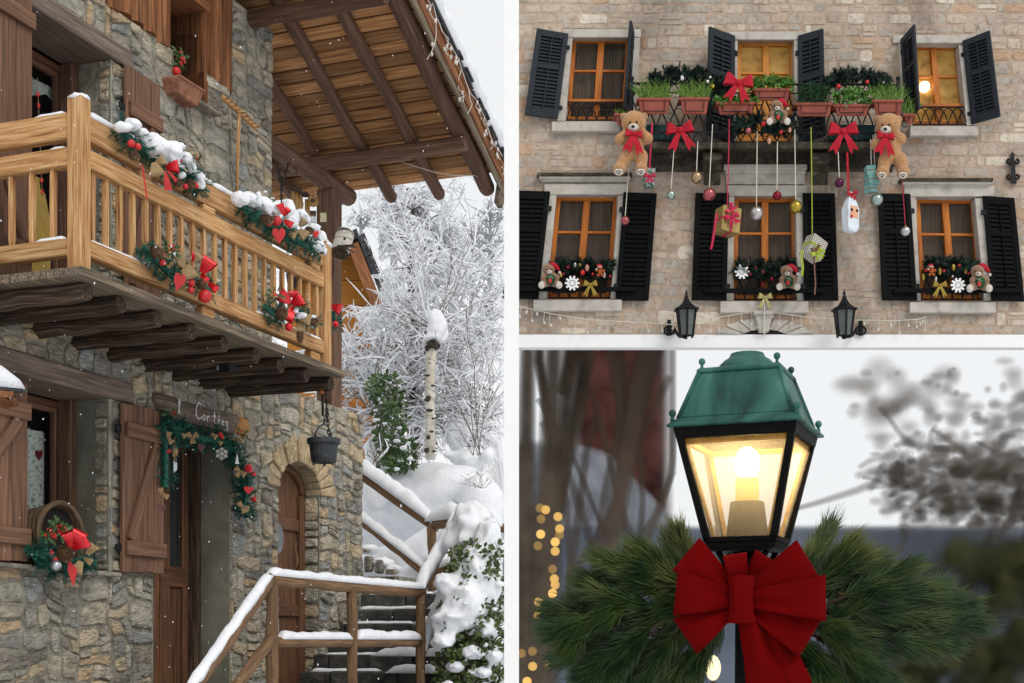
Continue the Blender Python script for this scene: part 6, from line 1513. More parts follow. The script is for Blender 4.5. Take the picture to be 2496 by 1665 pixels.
# hanging baubles
def hang(lab, x, y, r_, mt, tx, ty, cord=None, d=.86):
    o = thing('hanging_bauble', lab, 'bauble', FQ(x, y, d), 'baubles hanging on ribbons from the balcony'); k = (FY - d) / F
    MB().ball(FQ(x, y, d), r_ * k, 18, 12).build('ball', mt, o, smooth=True); MB().tube([FQ(x, y - r_ * .95, d), FQ(x, y - r_ * 1.25, d)], .016, 8).build('cap', m_bowg, o)
    a, b = FQ(x, y - r_ * 1.2, d), FQ(tx, ty, d); w = VE((.0065, 0, 0)); MB().hexa([a - w, a + w, a + w + VE((0, .006, 0)), a - w + VE((0, .006, 0)), b - w, b + w, b + w + VE((0, .006, 0)), b - w + VE((0, .006, 0))]).build('ribbon', cord or m_cord, o)
hang('pink-red bauble hanging before the right shutter of the lower left window', 1524, 538, 10.5, m_pink, 1535, 385); hang('pale mint bauble hanging above the stone between the left and middle windows', 1635.6, 475.5, 11, m_mint, 1644, 350); hang('bronze bauble hanging highest, under the left balcony bracket', 1698, 433, 14.5, m_bronze, 1701, 344)
hang('dusty pink bauble hanging at the top corner of the middle left shutter', 1729, 474.5, 15.5, m_pink, 1737, 303); hang('large silver bauble hanging before the lower middle window', 1844, 520.5, 16.5, m_silv, 1846, 318); hang('small wine-red bauble hanging at the top of the lower middle window', 1894, 477.5, 11, m_wine, 1895, 345)
hang('olive gold bauble hanging at the right of the lower middle window', 1939.7, 504.5, 15.5, m_gold2, 1937, 300); hang('small dark purple bauble hanging above the face-shaped bag', 2046, 446, 11, m_purple, 2043, 370); hang('pale silver-green bauble hanging under the right big bear', 2136.7, 487, 15.5, m_mint, 2128, 330); hang('small silver bauble on a red ribbon before the lower right window', 2207, 564, 11.5, m_silv, 2199, 432, m_cherry)
def ribl(o, pts, d, mt, w=.009, name='ribbon'):
    mb = MB(); P_ = [FQ(x, y, d) for x, y in pts]; sheet(mb, P_, [VE((w, 0, 0))] * len(P_)); return mb.build(name, mt, o)
def giftbox(name, lab, c, ex, ey, ez, mt):
    o = thing(name, lab, 'gift', c, 'gifts hanging from the balcony'); MB().cbox(c, ex, ey, ez).build('box', mt, o, bevel=.01); return o
m_gp = flat('gold_paper', (.34, .24, .085), .35, .5, bump=.6, scale=12)
k = 23.1 / F
c = FQ(1773, 540, .9); ax = VE((math.cos(.35), math.sin(.35), -.1)).normalized(); ay = VE((-math.sin(.35), math.cos(.35), 0)); az = ax.cross(ay)
o = giftbox('hanging_gift', 'gold-wrapped gift with cherry ribbon hanging before the middle left shutter', c, ax * 50 * k, ay * 44 * k, az * 62 * k, m_gp)
MB().cbox(c, ax * 50.8 * k, ay * 44.8 * k, az * 5 * k).build('ribbon_band', m_cherry, o); MB().cbox(c, ax * 6 * k, ay * 45 * k, az * 63 * k).build('ribbon_band', m_cherry, o)
ribbon_bow('ribbon_bow', FQ(1785, 530, 1.12), VE((1, 0, .3)), VE((-.3, 0, 1)), VE((0, -1, 0)), 17 * k, m_cherry, o); ribbon_bow('ribbon_bow', FQ(1780, 508, 1.1), VE((.5, 0, 1)), VE((-1, 0, .5)), VE((0, -1, 0)), 14 * k, m_cherry, o)
ribl(o, [(1773, 508), (1778, 290)], .9, m_cherry); ribl(o, [(1748, 520), (1743, 548), (1740, 570), (1737, 590), (1733, 608)], 1.05, m_cherry, .02); 
m_chk = bpy.data.materials.new('checked_paper'); m_chk.use_nodes = True; nn = m_chk.node_tree
ck = nn.nodes.new('ShaderNodeTexChecker'); ck.inputs['Scale'].default_value = 44; ck.inputs[1].default_value = (.62, .58, .50, 1); ck.inputs[2].default_value = (.10, .085, .075, 1); at = nn.nodes.new('ShaderNodeAttribute'); at.attribute_name = 'g'; nn.links.new(at.outputs['Vector'], ck.inputs['Vector']); nn.links.new(ck.outputs[0], nn.nodes['Principled BSDF'].inputs['Base Color'])
m_lime = flat('lime_ribbon', (.30, .36, .025), .4, bump=0)
c = FQ(1983, 606, .9); ax = VE((.80, .42, -.42)).normalized(); ay = VE((-.45, .88, 0.05)).normalized(); az = ax.cross(ay).normalized(); ay = az.cross(ax)
o = giftbox('hanging_gift', 'checked grey gift tied with lime ribbon hanging tilted before the middle right shutter', c, ax * 46 * k, ay * 34 * k, az * 52 * k, m_chk)
MB().cbox(c, ax * 46.8 * k, ay * 34.8 * k, az * 7 * k).build('ribbon_band', m_lime, o); ribbon_bow('ribbon_bow', FQ(1992, 617, 1.1), VE((.8, 0, .5)), VE((-.5, 0, .8)), VE((0, -1, 0)), 16 * k, m_lime, o); ribbon_bow('ribbon_bow', FQ(1990, 606, 1.08), VE((1, 0, .6)), VE((-.6, 0, 1)), VE((0, -1, 0)), 12 * k, flat('brown_ribbon', (.16, .07, .05), .4, bump=0), o)
ribl(o, [(1980, 578), (1979, 450), (1977, 310)], .9, m_lime, .008); ribl(o, [(1956, 608), (1954, 630), (1957, 650), (1955, 672)], 1.0, m_lime, .02); ribl(o, [(1984, 625), (1986, 660), (1988, 690), (1986, 718)], 1.05, flat('brown_ribbon', (.16, .07, .05), .4, bump=0), .012)
m_teal = flat('teal_paper', (.16, .36, .34), .4, .1, bump=.1)
o = thing('hanging_gift_stack', 'stack of three teal wrapped boxes hanging beside the right big bear', 'gift', FQ(2120, 440, .88), 'gifts hanging from the balcony')
for i, (x, y, w, h) in enumerate(((2121, 418, 24, 24), (2124, 440, 27, 24), (2122, 461, 24, 18))):
    c = FQ(x, y, .88); a = .3 * (i - 1) + .35; ax = VE((math.cos(a), math.sin(a), .12)); ay = VE((-math.sin(a), math.cos(a), 0)); MB().cbox(c, ax * w * k, ay * w * k, ax.cross(ay) * h * k).build('box', m_teal, o, bevel=.01)
    MB().cbox(c, ax * (w + .6) * k, ay * (w + .6) * k, ZX * 2.5 * k).build('ribbon_band', m_fur2, o)
ribl(o, [(2124, 405), (2122, 340)], .88, m_cord)
o = giftbox('hanging_gift', 'dark green gift with pink bow hanging under the left big bear', FQ(1583, 436, .95), VE((26 * k, .03, .01)), VE((0, 20 * k, 0)), VE((.02, 0, 46 * k)), mat('striped_paper', [(.42, (.02, .07, .05)), (.5, (.35, .38, .36)), (.56, (.03, .09, .07))], 9, (1, 1, 1), coord='P', bump=0, rough=.4))
ribbon_bow('ribbon_bow', FQ(1584, 430, 1.12), VE((1, 0, 0)), ZX, VE((0, -1, 0)), 14 * k, m_cherry, o); ribl(o, [(1583, 410), (1587, 350), (1590, 300)], .97, m_cherry, .014)
# the face-shaped bag
o = thing('hanging_gift_bag', 'white paper bag with bearded face hanging from a red ribbon on the right', 'gift bag', FQ(2072, 520, .9), 'gifts hanging from the balcony')
c = FQ(2073, 522, .9); ax = VE((math.cos(.5), math.sin(.5), 0)); ay = VE((-math.sin(.5), math.cos(.5), 0)); hw_, hd_ = 17 * k, 12 * k
MB().loft([[c + ax * sx * hw_ * f + ay * sy * hd_ * f + ZX * z * k for sx, sy in ((-1, -1), (1, -1), (1, 1), (-1, 1))] for f, z in ((.75, -44), (1, -36), (1.06, 12), (.75, 30), (.2, 48), (.3, 54))]).build('bag', flat('white_paper', (.66, .70, .76), .6, bump=.2), o, bevel=.01)
f0 = c - ay * hd_ * 1.07
MB().cbox(f0 + ZX * 2 * k, ax * 24 * k, ay * .008, ZX * 28 * k).build('face', flat('peach_paper', (.68, .36, .22), .7, bump=0), o)
for sx in (-8, 9): MB().tube([f0 + ax * sx * k + ZX * 6 * k, f0 + ax * sx * k + ZX * 6 * k - ay * .012], 3.6 * k, 10).build('eye', m_black, o)
MB().tube([f0 - ax * 9 * k - ZX * 10 * k, f0 - ax * 9 * k - ZX * 10 * k - ay * .012], 4 * k, 10).build('cheek', m_redm, o)
ribbon_bow('ribbon_bow', c + ZX * 47 * k - ay * .05, VE((1, 0, .3)), ZX, VE((0, -1, 0)), 13 * k, m_bowr, o); ribl(o, [(2068, 480), (2067, 420), (2065, 372)], .9, m_bowr, .016)
# wall lanterns
for x, lab in ((1673, 'left black wall lantern with frosted panes beneath the stone front'), (2058, 'right black wall lantern with frosted panes beneath the stone front')):
    d = .55; c = FQ(x, 770, d); s = (FY - d) / F; o = thing('wall_lantern', lab, 'lantern', c, 'black wall lanterns')
    def Z(y): return FQ(x, y, d)
    MB().lathe(Z(730), [(0, 26 * s), (2 * s, 20 * s), (4 * s, 15 * s), (2 * s, 11 * s), (5 * s, 8 * s), (6 * s, 2 * s), (9 * s, -4 * s), (14 * s, -12 * s), (24 * s, -20 * s), (33 * s, -24 * s), (33 * s, -27 * s), (24 * s, -27 * s)], 6).build('roof', m_iron, o)
    for i in range(6):
        a = math.pi / 3 * i + .5; a2 = a + math.pi / 3
        def q(aa, r_, y): return Z(y) + VE((math.cos(aa), math.sin(aa), 0)) * r_ * s
        MB().tube([q(a, 25, 758), q(a, 17, 822)], .02, 5).build('bar', m_iron, o); MB().add([q(a, 24, 758), q(a2, 24, 758), q(a2, 16.5, 818), q(a, 16.5, 818)], [(0, 1, 2, 3)]).build('frosted_pane', flat('frosted_glass', (.10, .11, .10), .35, bump=0), o)
    MB().tube([FQ(x - 30 if x < 1800 else x + 30, 800, 0), FQ(x - 20 if x < 1800 else x + 20, 818, .2), Z(824)], .025, 6).build('bracket', m_iron, o)
    bx = x - 42 if x < 1800 else x + 40
    MB().tube([FQ(bx, 780, .05), FQ(bx, 818, .05)], .035, 6).build('back_plate', m_iron, o)
    for sg in (-1, 1): MB().tube([FQ(bx + sg * (4 + 8 * math.sin(t)), 806 - 9 * math.cos(t), .06) for t in [5.2 * i / 12 for i in range(13)]], .02, 6).build('scroll', m_iron, o)
# iron wall anchor
o = thing('iron_wall_anchor', 'black wrought iron wall anchor with curled ends at the far right of the wall', 'wall anchor', FQ(2468, 412, .05))
MB().hexa([FQ(2464, 448, .08), FQ(2478, 448, .08), FQ(2478, 448, .02), FQ(2464, 448, .02), FQ(2464, 378, .08), FQ(2472, 378, .08), FQ(2472, 378, .02), FQ(2464, 378, .02)]).build('bar', m_iron, o); MB().prism([FQ(2463, 378, .08), FQ(2469, 370, .08), FQ(2475, 378, .08)], VE((0, .05, 0))).build('tip', m_iron, o)
for y0 in (392, 430):
    for sg in (-1, 1): MB().tube([FQ(2469 + sg * (4 + (9 - t * .9) * (1 - math.cos(t)) * .8), y0 + (8 - t) * math.sin(t) * (1 if y0 < 400 else 1), .06) for t in [4.6 * i / 14 for i in range(15)]], .022, 6).build('curl', m_iron, o)
# strings of lights at the foot of the wall
for lab, pts in (('thin white light string sagging below the lower left window', [(1262, 745), (1300, 755), (1345, 765), (1440, 780), (1560, 786), (1650, 792)]), ('icicle light string looped either side of the keystone', [(1690, 782), (1760, 772), (1840, 760), (1846, 764), (1886, 762), (1960, 772), (2040, 778)]), ('short light string right of the right wall lantern', [(2088, 780), (2180, 782), (2240, 778), (2256, 772)])):
    o = thing('light_string', lab, 'fairy lights', FQ(*pts[len(pts) // 2], .08)); mb, b = MB(), MB(); P_ = [FQ(x, y, .1) for x, y in pts]; mb.tube(P_, .008, 4)
    for i in range(len(pts) - 1):
        for t in (.2, .6, .9):
            x, y = lerp(pts[i][0], pts[i + 1][0], t), lerp(pts[i][1], pts[i + 1][1], t); l = R.uniform(8, 36)
            if y + l < 812: mb.tube([FQ(x, y, .1), FQ(x + R.uniform(-3, 3), y + l, .1)], .005, 4); b.ball(FQ(x + R.uniform(-3, 3), y + l, .1), .02, 6, 5, (1, 1, 1.5))
    mb.build('cable', m_cord, o, kind='stuff'); b.build('bulbs', m_cord, o, kind='stuff')
# ---------------------------------------------------------------- what stands far behind the street lamp, seen under the house front
def soft(name, c, k=1.2, top=1.0, var=.25, emit=None, sc=2.0):
    """a surface that thins out towards its rim, as leaves and twigs far off do"""
    m = mat(name, [(.3, tuple(x * (1 - var) for x in c)), (.7, tuple(x * (1 + var) for x in c))], sc, coord='P', bump=0, rough=1, spec=0, emit=emit)
    nt = m.node_tree; L = nt.links.new; b = nt.nodes['Principled BSDF']
    lw = node(nt, 'ShaderNodeLayerWeight'); lw.inputs[0].default_value = .5
    mr = node(nt, 'ShaderNodeMath', operation='SUBTRACT', use_clamp=True); mr.inputs[0].default_value = 1.0
    L(lw.outputs['Facing'], mr.inputs[1])
    pw = node(nt, 'ShaderNodeMath', operation='POWER'); pw.inputs[1].default_value = k; L(mr.outputs[0], pw.inputs[0])
    mu = node(nt, 'ShaderNodeMath', operation='MULTIPLY'); mu.inputs[1].default_value = top; L(pw.outputs[0], mu.inputs[0])
    L(mu.outputs[0], b.inputs['Alpha'])
    return m
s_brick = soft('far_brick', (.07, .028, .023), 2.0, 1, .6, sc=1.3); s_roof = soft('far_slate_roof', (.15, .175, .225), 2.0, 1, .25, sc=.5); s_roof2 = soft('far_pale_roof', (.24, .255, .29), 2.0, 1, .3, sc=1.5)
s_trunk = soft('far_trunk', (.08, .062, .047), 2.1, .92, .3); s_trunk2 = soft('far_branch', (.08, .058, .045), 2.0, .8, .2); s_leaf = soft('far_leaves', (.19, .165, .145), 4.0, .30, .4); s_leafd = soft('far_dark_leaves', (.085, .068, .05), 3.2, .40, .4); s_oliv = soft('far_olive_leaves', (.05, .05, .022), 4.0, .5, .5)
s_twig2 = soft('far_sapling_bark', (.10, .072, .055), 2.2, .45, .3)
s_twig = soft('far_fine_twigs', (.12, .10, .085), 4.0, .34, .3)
def softbox(name, pix, t, th, mt, par, r):
    pl = [P(x, y, t) for x, y in pix]; mb = MB().prism(pl, VE((0, th, 0))); o = mb.build(name, mt, par, smooth=True); b = o.modifiers.new('b', 'BEVEL'); b.width = r; b.segments = 8; b.limit_method = 'ANGLE'; b.angle_limit = .3
    return o
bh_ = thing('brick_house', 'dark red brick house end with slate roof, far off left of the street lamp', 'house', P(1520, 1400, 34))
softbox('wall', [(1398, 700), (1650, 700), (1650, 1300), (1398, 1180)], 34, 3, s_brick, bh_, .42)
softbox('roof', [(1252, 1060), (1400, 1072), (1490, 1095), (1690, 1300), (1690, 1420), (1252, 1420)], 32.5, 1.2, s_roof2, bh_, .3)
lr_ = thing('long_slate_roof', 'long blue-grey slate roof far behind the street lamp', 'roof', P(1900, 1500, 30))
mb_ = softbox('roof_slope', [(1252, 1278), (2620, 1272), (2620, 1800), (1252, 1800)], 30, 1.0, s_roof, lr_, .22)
def soft_tree(lab, trunks, mt=None, grp=None, t=26):
    o = thing('blurred_tree', lab, 'tree', P(trunks[0][-1][0], min(1690, trunks[0][-1][1]), t), grp)
    for i, (*pts, w0, w1) in enumerate([(*q[:-1], *q[-1]) for q in [(*tr_[:-1], tr_[-1]) for tr_ in trunks]]):
        n = 10; P_ = []; rs = []
        m = len(pts) - 1
        for j in range(n + 1):
            s = j / n * m; k = min(m - 1, int(s)); P_.append(P(lerp(pts[k][0], pts[k + 1][0], s - k), lerp(pts[k][1], pts[k + 1][1], s - k), t + .35 * i)); rs.append(lerp(w0, w1, j / n) * t / F / 2 * 1.25)
        MB().tube(P_, rs, 16, cap=False).build('trunk' if i == 0 else 'limb', mt or s_trunk, o, smooth=True)
    return o
soft_tree('dark bare tree trunk at the very left of the lamp view, against the white post', [[(1288, 760), (1282, 1100), (1276, 1720), (34, 56)]])
soft_tree('forked dark bare tree left of the brick house', [[(1352, 760), (1348, 900), (1345, 1100), (1330, 1350), (1318, 1720), (40, 84)], [(1392, 760), (1385, 950), (1372, 1120), (1350, 1260), (34, 46)], [(1318, 760), (1312, 880), (1345, 1050), (22, 30)], [(1446, 760), (1425, 900), (1395, 1060), (1352, 1230), (40, 40)], [(1430, 760), (1372, 960), (40, 40)]])
soft_tree('brown slanting bare tree before the brick house', [[(1600, 760), (1560, 930), (1535, 1080), (1500, 1260), (1478, 1390), (46, 48)], [(1480, 760), (1512, 950), (1530, 1090), (40, 30)], [(1620, 780), (1560, 1000), (36, 30)]], s_trunk2, None, 25.6)
o = thing('blurred_tree', 'thin brown saplings crossing before the far brick house', 'tree', P(1450, 1500, 27))
for i in range(11):
    x, y = R.uniform(1370, 1600), R.uniform(1400, 1520); a = R.uniform(-1.9, -1.1) + (.25 if x < 1480 else -.05); L = R.uniform(420, 780); w = R.uniform(9, 18); ps = [(x, y)]
    for k in range(5): a += R.gauss(0, .12); ps.append((min(1640, max(1290, ps[-1][0] + math.cos(a) * L / 5)), max(790, ps[-1][1] + math.sin(a) * L / 5)))
    n_ = 12; mt_ = s_twig2
    MB().tube([P(lerp(ps[int(j / n_ * 4.99)][0], ps[int(j / n_ * 4.99) + 1][0], j / n_ * 4.99 % 1), lerp(ps[int(j / n_ * 4.99)][1], ps[int(j / n_ * 4.99) + 1][1], j / n_ * 4.99 % 1), 27 + .1 * i) for j in range(n_ + 1)], [w * 1.7 * 27 / F / 2] * (n_ + 1), 12, cap=False).build('branch', mt_, o, smooth=True)
o = thing('blurred_tree', 'leafy brown tree far off at the right, its bough reaching towards the lamp', 'tree', P(2520, 1300, 29))
def bough(pts, w0, w1, t, mt, nm='limb'):
    n = 14; m = len(pts) - 1; P_ = []; rs = []
    for j in range(n + 1):
        s = j / n * m; k = min(m - 1, int(s)); P_.append(P(lerp(pts[k][0], pts[k + 1][0], s - k), lerp(pts[k][1], pts[k + 1][1], s - k), t)); rs.append(lerp(w0, w1, j / n) * t / F / 2 * 1.25)
    MB().tube(P_, rs, 14, cap=False).build(nm, mt, o, smooth=True)
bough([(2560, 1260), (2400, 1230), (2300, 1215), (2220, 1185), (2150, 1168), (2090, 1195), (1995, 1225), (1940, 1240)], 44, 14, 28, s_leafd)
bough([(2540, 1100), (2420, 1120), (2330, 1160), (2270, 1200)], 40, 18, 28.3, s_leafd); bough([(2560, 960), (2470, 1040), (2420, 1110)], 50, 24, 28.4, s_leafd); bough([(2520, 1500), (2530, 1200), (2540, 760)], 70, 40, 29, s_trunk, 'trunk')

for i in range(46):                            # the fine spray of twigs at the bough's end
    x, y = R.uniform(2180, 2540), R.uniform(1080, 1250); a = R.uniform(2.0, 4.2); L = R.uniform(60, 170); w = R.uniform(7, 16); ps = [(x, y)]
    for k in range(4): a += R.gauss(0, .3); ps.append((ps[-1][0] + math.cos(a) * L / 4, ps[-1][1] + math.sin(a) * L / 5))
    bough(ps, w * 2.8, w * 1.5, 28.2 + R.uniform(-.3, .5), s_twig, 'twig')
def puffs(name, n, box, rr, mts, t, par, dens=None):
    for mt in mts:
        mb = MB()
        for _ in range(n):
            for _k in range(20):
                x, y = R.uniform(box[0], box[2]), R.uniform(box[1], box[3])
                if dens is None or R.random() < dens(x, y): break
            r_ = R.uniform(*rr); tt = t + R.uniform(-.8, .8); mb.ball(P(x, y, tt), r_ * tt / F, 14, 10, (R.uniform(.8, 1.5), 1, R.uniform(.7, 1.2)))
        mb.build(name, mt, par, smooth=True, kind='stuff')
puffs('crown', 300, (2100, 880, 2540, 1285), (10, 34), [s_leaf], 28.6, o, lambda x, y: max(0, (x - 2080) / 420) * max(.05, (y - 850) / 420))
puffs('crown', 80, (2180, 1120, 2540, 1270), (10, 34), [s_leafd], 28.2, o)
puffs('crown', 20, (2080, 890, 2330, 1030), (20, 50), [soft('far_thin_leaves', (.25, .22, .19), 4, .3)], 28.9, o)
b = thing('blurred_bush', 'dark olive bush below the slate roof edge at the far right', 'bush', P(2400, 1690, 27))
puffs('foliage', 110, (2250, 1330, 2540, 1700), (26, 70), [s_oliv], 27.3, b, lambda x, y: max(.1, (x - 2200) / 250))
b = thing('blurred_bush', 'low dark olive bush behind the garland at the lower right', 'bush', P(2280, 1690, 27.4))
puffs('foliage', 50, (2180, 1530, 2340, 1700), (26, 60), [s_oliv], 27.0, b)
# round lights on the far tree
BK = [(107, 757), (133, 765), (190, 797), (110, 878), (198, 853), (197, 882), (177, 914), (177, 957), (97, 932), (112, 808), (173, 1085), (177, 1113), (165, 1152), (100, 1192), (98, 1255), (150, 1250), (73, 1490), (72, 1420), (47, 1560), (410, 1535), (460, 1555), (20, 1430), (150, 1480), (165, 1040)]
dimi = (8, 9, 23, 21, 17, 22, 5, 0)
bm = {}; LB = []
for i, (a, c_) in enumerate(BK):
    kk = 'dim' if i in dimi else ('mid' if i % 3 else 'bright')
    if kk not in bm: bm[kk] = soft('lit_bulb_' + kk, (.02, .015, .01), .30, {'dim': .30, 'mid': .75, 'bright': .92}[kk], emit=((1, .60, .17), {'dim': .55, 'mid': .85, 'bright': 1.05}[kk]))
    x, y = 1260 + a * .5263, 840 + c_ * .5263
    lo = MB().ball(P(x, y, 25.1 - .01 * i), 11.2 * 25 / F, 20, 14).build('string_light', bm[kk], None, smooth=True)
    LB.append((y, lo, kk))
for nm, y0, y1 in (('upper', 0, 1400), ('middle', 1400, 1480), ('lower', 1480, 1610), ('lowest', 1610, 2000)):
    for i, (y, lo, kk) in enumerate(sorted([q for q in LB if y0 <= q[0] < y1], key=lambda q: q[0])):
        tag(lo, '%s amber bulb, %s from the top of the %s cluster on the dark tree' % ({'dim': 'faint', 'mid': 'mellow', 'bright': 'bright'}[kk], ('first', 'second', 'third', 'fourth', 'fifth', 'sixth', 'seventh', 'eighth', 'ninth', 'tenth', 'eleventh', 'twelfth')[i], nm), 'string light', 'amber string lights on the far tree')
o = thing('far_lantern', 'small far lantern glowing warm white beside the lamp post', 'lantern', P(1738, 1660, 22))
MB().ball(P(1738, 1628, 22), 24 * 22 / F, 16, 12, (.8, .8, 1.3)).build('globe', soft('far_glow', (.5, .45, .3), .5, 1, emit=((1, .83, .45), 1.3)), o, smooth=True); MB().tube([P(1738, 1660, 22), VE((P(1738, 0, 22).x, 22, 0))], .05, 8).build('post', s_trunk, o)
# ---------------------------------------------------------------- the street lamp
LX, LY, BT = .719, 4.15, math.radians(22)
E1, E2 = VE((math.cos(BT), -math.sin(BT), 0)), VE((math.sin(BT), math.cos(BT), 0))
LC = VE((LX, LY, 0))
lamp = thing('street_lamp', 'lit street lamp with verdigris roof and four tapering cream panes', 'street lamp', VE((LX, LY, 0)))
m_verd = mat('verdigris', [(.30, (.005, .020, .016)), (.44, (.018, .080, .064)), (.6, (.035, .13, .104)), (.82, (.10, .25, .21))], 9, (1, 1, .35), coord='P', bump=.25, bscale=60, dist=.004, rough=.55, metal=.15)
m_blk = mat('lamp_black', [(.35, (.003, .0026, .0022)), (.65, (.005, .0045, .004)), (.85, (.018, .013, .009))], 30, coord='P', bump=.3, rough=.6, spec=.08)
m_bar_glow = mat('painted_lamplight', [(.3, (.22, .11, .02)), (.6, (.45, .25, .05)), (.85, (.62, .40, .11))], 40, coord='P', bump=.4, rough=.6)  # lamplight on the black frame, painted as golden strips inside it
def sq(a, z): return [LC + E1 * (sx * a) + E2 * (sy * a) + ZX * z for sx, sy in ((-1, -1), (1, -1), (1, 1), (-1, 1))]
MB().loft([sq(.171, 2.362), sq(.121, 2.503)]).build('roof', m_verd, lamp, bevel=.004)
for i in range(4):
    a, b = sq(.172, 2.362)[i], sq(.122, 2.503)[i]; MB().tube([a, b], .006, 8).build('roof_seam', m_verd, lamp, smooth=True)
MB().loft([sq(.168, 2.333), sq(.2006, 2.334), sq(.202, 2.340), sq(.186, 2.354), sq(.172, 2.364)]).build('brim', m_verd, lamp, bevel=.003)
MB().loft([sq(.120, 2.501), sq(.1267, 2.503), sq(.1275, 2.512), sq(.121, 2.518)]).build('cap_plate', m_verd, lamp, bevel=.003)
MB().lathe(LC, [(.0, 2.514), (.094, 2.514), (.092, 2.523), (.085, 2.538), (.070, 2.553), (.058, 2.560), (.053, 2.566), (.051, 2.572), (.049, 2.5745), (0, 2.5745)], 36).build('dome', m_verd, lamp, smooth=True)
def finial(c, s):
    MB().lathe(c, [(.006 * s, -.006), (.008 * s, 0), (.005 * s, .008 * s), (.006 * s, .012 * s), (.0115 * s, .018 * s), (.013 * s, .025 * s), (.011 * s, .032 * s), (.005 * s, .037 * s), (0, .038 * s)], 12).build('finial', m_verd, lamp, smooth=True)
for p in sq(.113, 2.518): finial(p, .8)
for p in sq(.185, 2.355): finial(p, .85)
TZ, BZ, TA, BA = 2.330, 1.998, .180, .1085
def sA(z): return lerp(BA, TA, (z - BZ) / (TZ - BZ))
for i in range(4):
    a, b = sq(TA - .009, TZ)[i], sq(BA - .009, BZ)[i]; ex = E1 * .011; ey = E2 * .011
    MB().hexa([b - ex - ey, b + ex - ey, b + ex + ey, b - ex + ey, a - ex - ey, a + ex - ey, a + ex + ey, a - ex + ey]).build('corner_bar', m_blk, lamp, bevel=.002)
    a, b = sq(TA - .0255, TZ - .02)[i], sq(BA - .0255, BZ + .01)[i]; ex = E1 * .0055; ey = E2 * .0055
    MB().hexa([b - ex - ey, b + ex - ey, b + ex + ey, b - ex + ey, a - ex - ey, a + ex - ey, a + ex + ey, a - ex + ey]).build('bar_glow_strip', m_bar_glow, lamp)
for z0, z1, o_, mt in ((TZ - .028, TZ + .004, .003, m_blk), (BZ - .004, BZ + .012, .002, m_blk)):
    q0, q1 = sq(sA(z0) + o_, z0), sq(sA(z1) + o_, z1); r0, r1 = sq(sA(z0) - .018, z0), sq(sA(z1) - .018, z1)
    for i in range(4):
        j = (i + 1) % 4; MB().hexa([q0[i], q0[j], r0[j], r0[i], q1[i], q1[j], r1[j], r1[i]]).build('frame_rail', mt, lamp, bevel=.002)
z0, z1 = TZ - .045, TZ - .0285
q0, q1 = sq(sA(z0) - .014, z0), sq(sA(z1) - .014, z1); r0, r1 = sq(sA(z0) - .03, z0), sq(sA(z1) - .03, z1)
for i in range(4): j = (i + 1) % 4; MB().hexa([q0[i], q0[j], r0[j], r0[i], q1[i], q1[j], r1[j], r1[i]]).build('rail_glow_strip', m_bar_glow, lamp)
m_frost = bpy.data.materials.new('cream_lamp_glass'); m_frost.use_nodes = True; nt = m_frost.node_tree; nt.nodes.remove(nt.nodes['Principled BSDF'])
tp_, tl_, mxs = nt.nodes.new('ShaderNodeBsdfTransparent'), nt.nodes.new('ShaderNodeBsdfTranslucent'), nt.nodes.new('ShaderNodeMixShader')
tl_.inputs[0].default_value = (.92, .84, .72, 1); mxs.inputs[0].default_value = .15; tp_.inputs[0].default_value = (1, .98, .95, 1)
nt.links.new(tp_.outputs[0], mxs.inputs[1]); nt.links.new(tl_.outputs[0], mxs.inputs[2]); nt.links.new(mxs.outputs[0], nt.nodes['Material Output'].inputs[0])
for i in range(4):
    j = (i + 1) % 4; q0, q1 = sq(BA - .012, BZ + .01), sq(TA - .012, TZ - .028); nrm = (LC - (q0[i] + q0[j]) / 2); nrm.z = 0; nrm = nrm.normalized() * .003
    MB().hexa([q0[i], q0[j], q0[j] + nrm, q0[i] + nrm, q1[i], q1[j], q1[j] + nrm, q1[i] + nrm]).build('pane', m_frost, lamp)
MB().loft([sq(.09, 1.968), sq(.104, 1.975), sq(.108, 1.994)]).build('base_plate', m_blk, lamp, bevel=.003)
m_sock = mat('brown_ceramic', [(.3, (.02, .010, .004)), (.6, (.038, .020, .008)), (.85, (.07, .04, .017))], 60, coord='P', bump=.3, rough=.8)
MB().lathe(LC, [(0, 2.005), (.065, 2.005), (.052, 2.118), (.049, 2.122), (0, 2.122)], 28).build('socket', m_sock, lamp, smooth=False)
MB().lathe(LC, [(.030, 2.122), (.036, 2.127), (.036, 2.185), (.032, 2.195), (0, 2.196)], 24).build('candle', flat('candle_sleeve', (.62, .42, .10), .6, bump=0, emit=((1, .68, .16), .5)), lamp, smooth=True)
MB().ball(LC + ZX * 2.24, .038, 20, 14, (1, 1, 1.3)).build('bulb', flat('lit_bulb', (1, .95, .8), .5, bump=0, emit=((1, .80, .45), 14)), lamp, smooth=True)
pl = bpy.data.lights.new('lamp_light', 'POINT'); pl.energy = 6.5; pl.color = (1, .72, .36); pl.shadow_soft_size = .05
plo = bpy.data.objects.new('lamp_light', pl); COL.objects.link(plo); plo.location = (0, 0, 2.30); plo.parent = lamp
MB().tube([LC + ZX * 1.97, LC + ZX * 1.93, LC + ZX * 0], [.045, .036, .045], 18).build('post', m_blk, lamp, smooth=True)
for sx, sy in ((-1, -1), (1, -1), (1, 1), (-1, 1)): MB().tube([LC + E1 * sx * .075 + E2 * sy * .075 + ZX * 1.972, LC + E1 * sx * .05 + E2 * sy * .05 + ZX * 1.92, LC + E1 * sx * .03 + E2 * sy * .03 + ZX * 1.82], .009, 8).build('strut', m_blk, lamp, smooth=True)
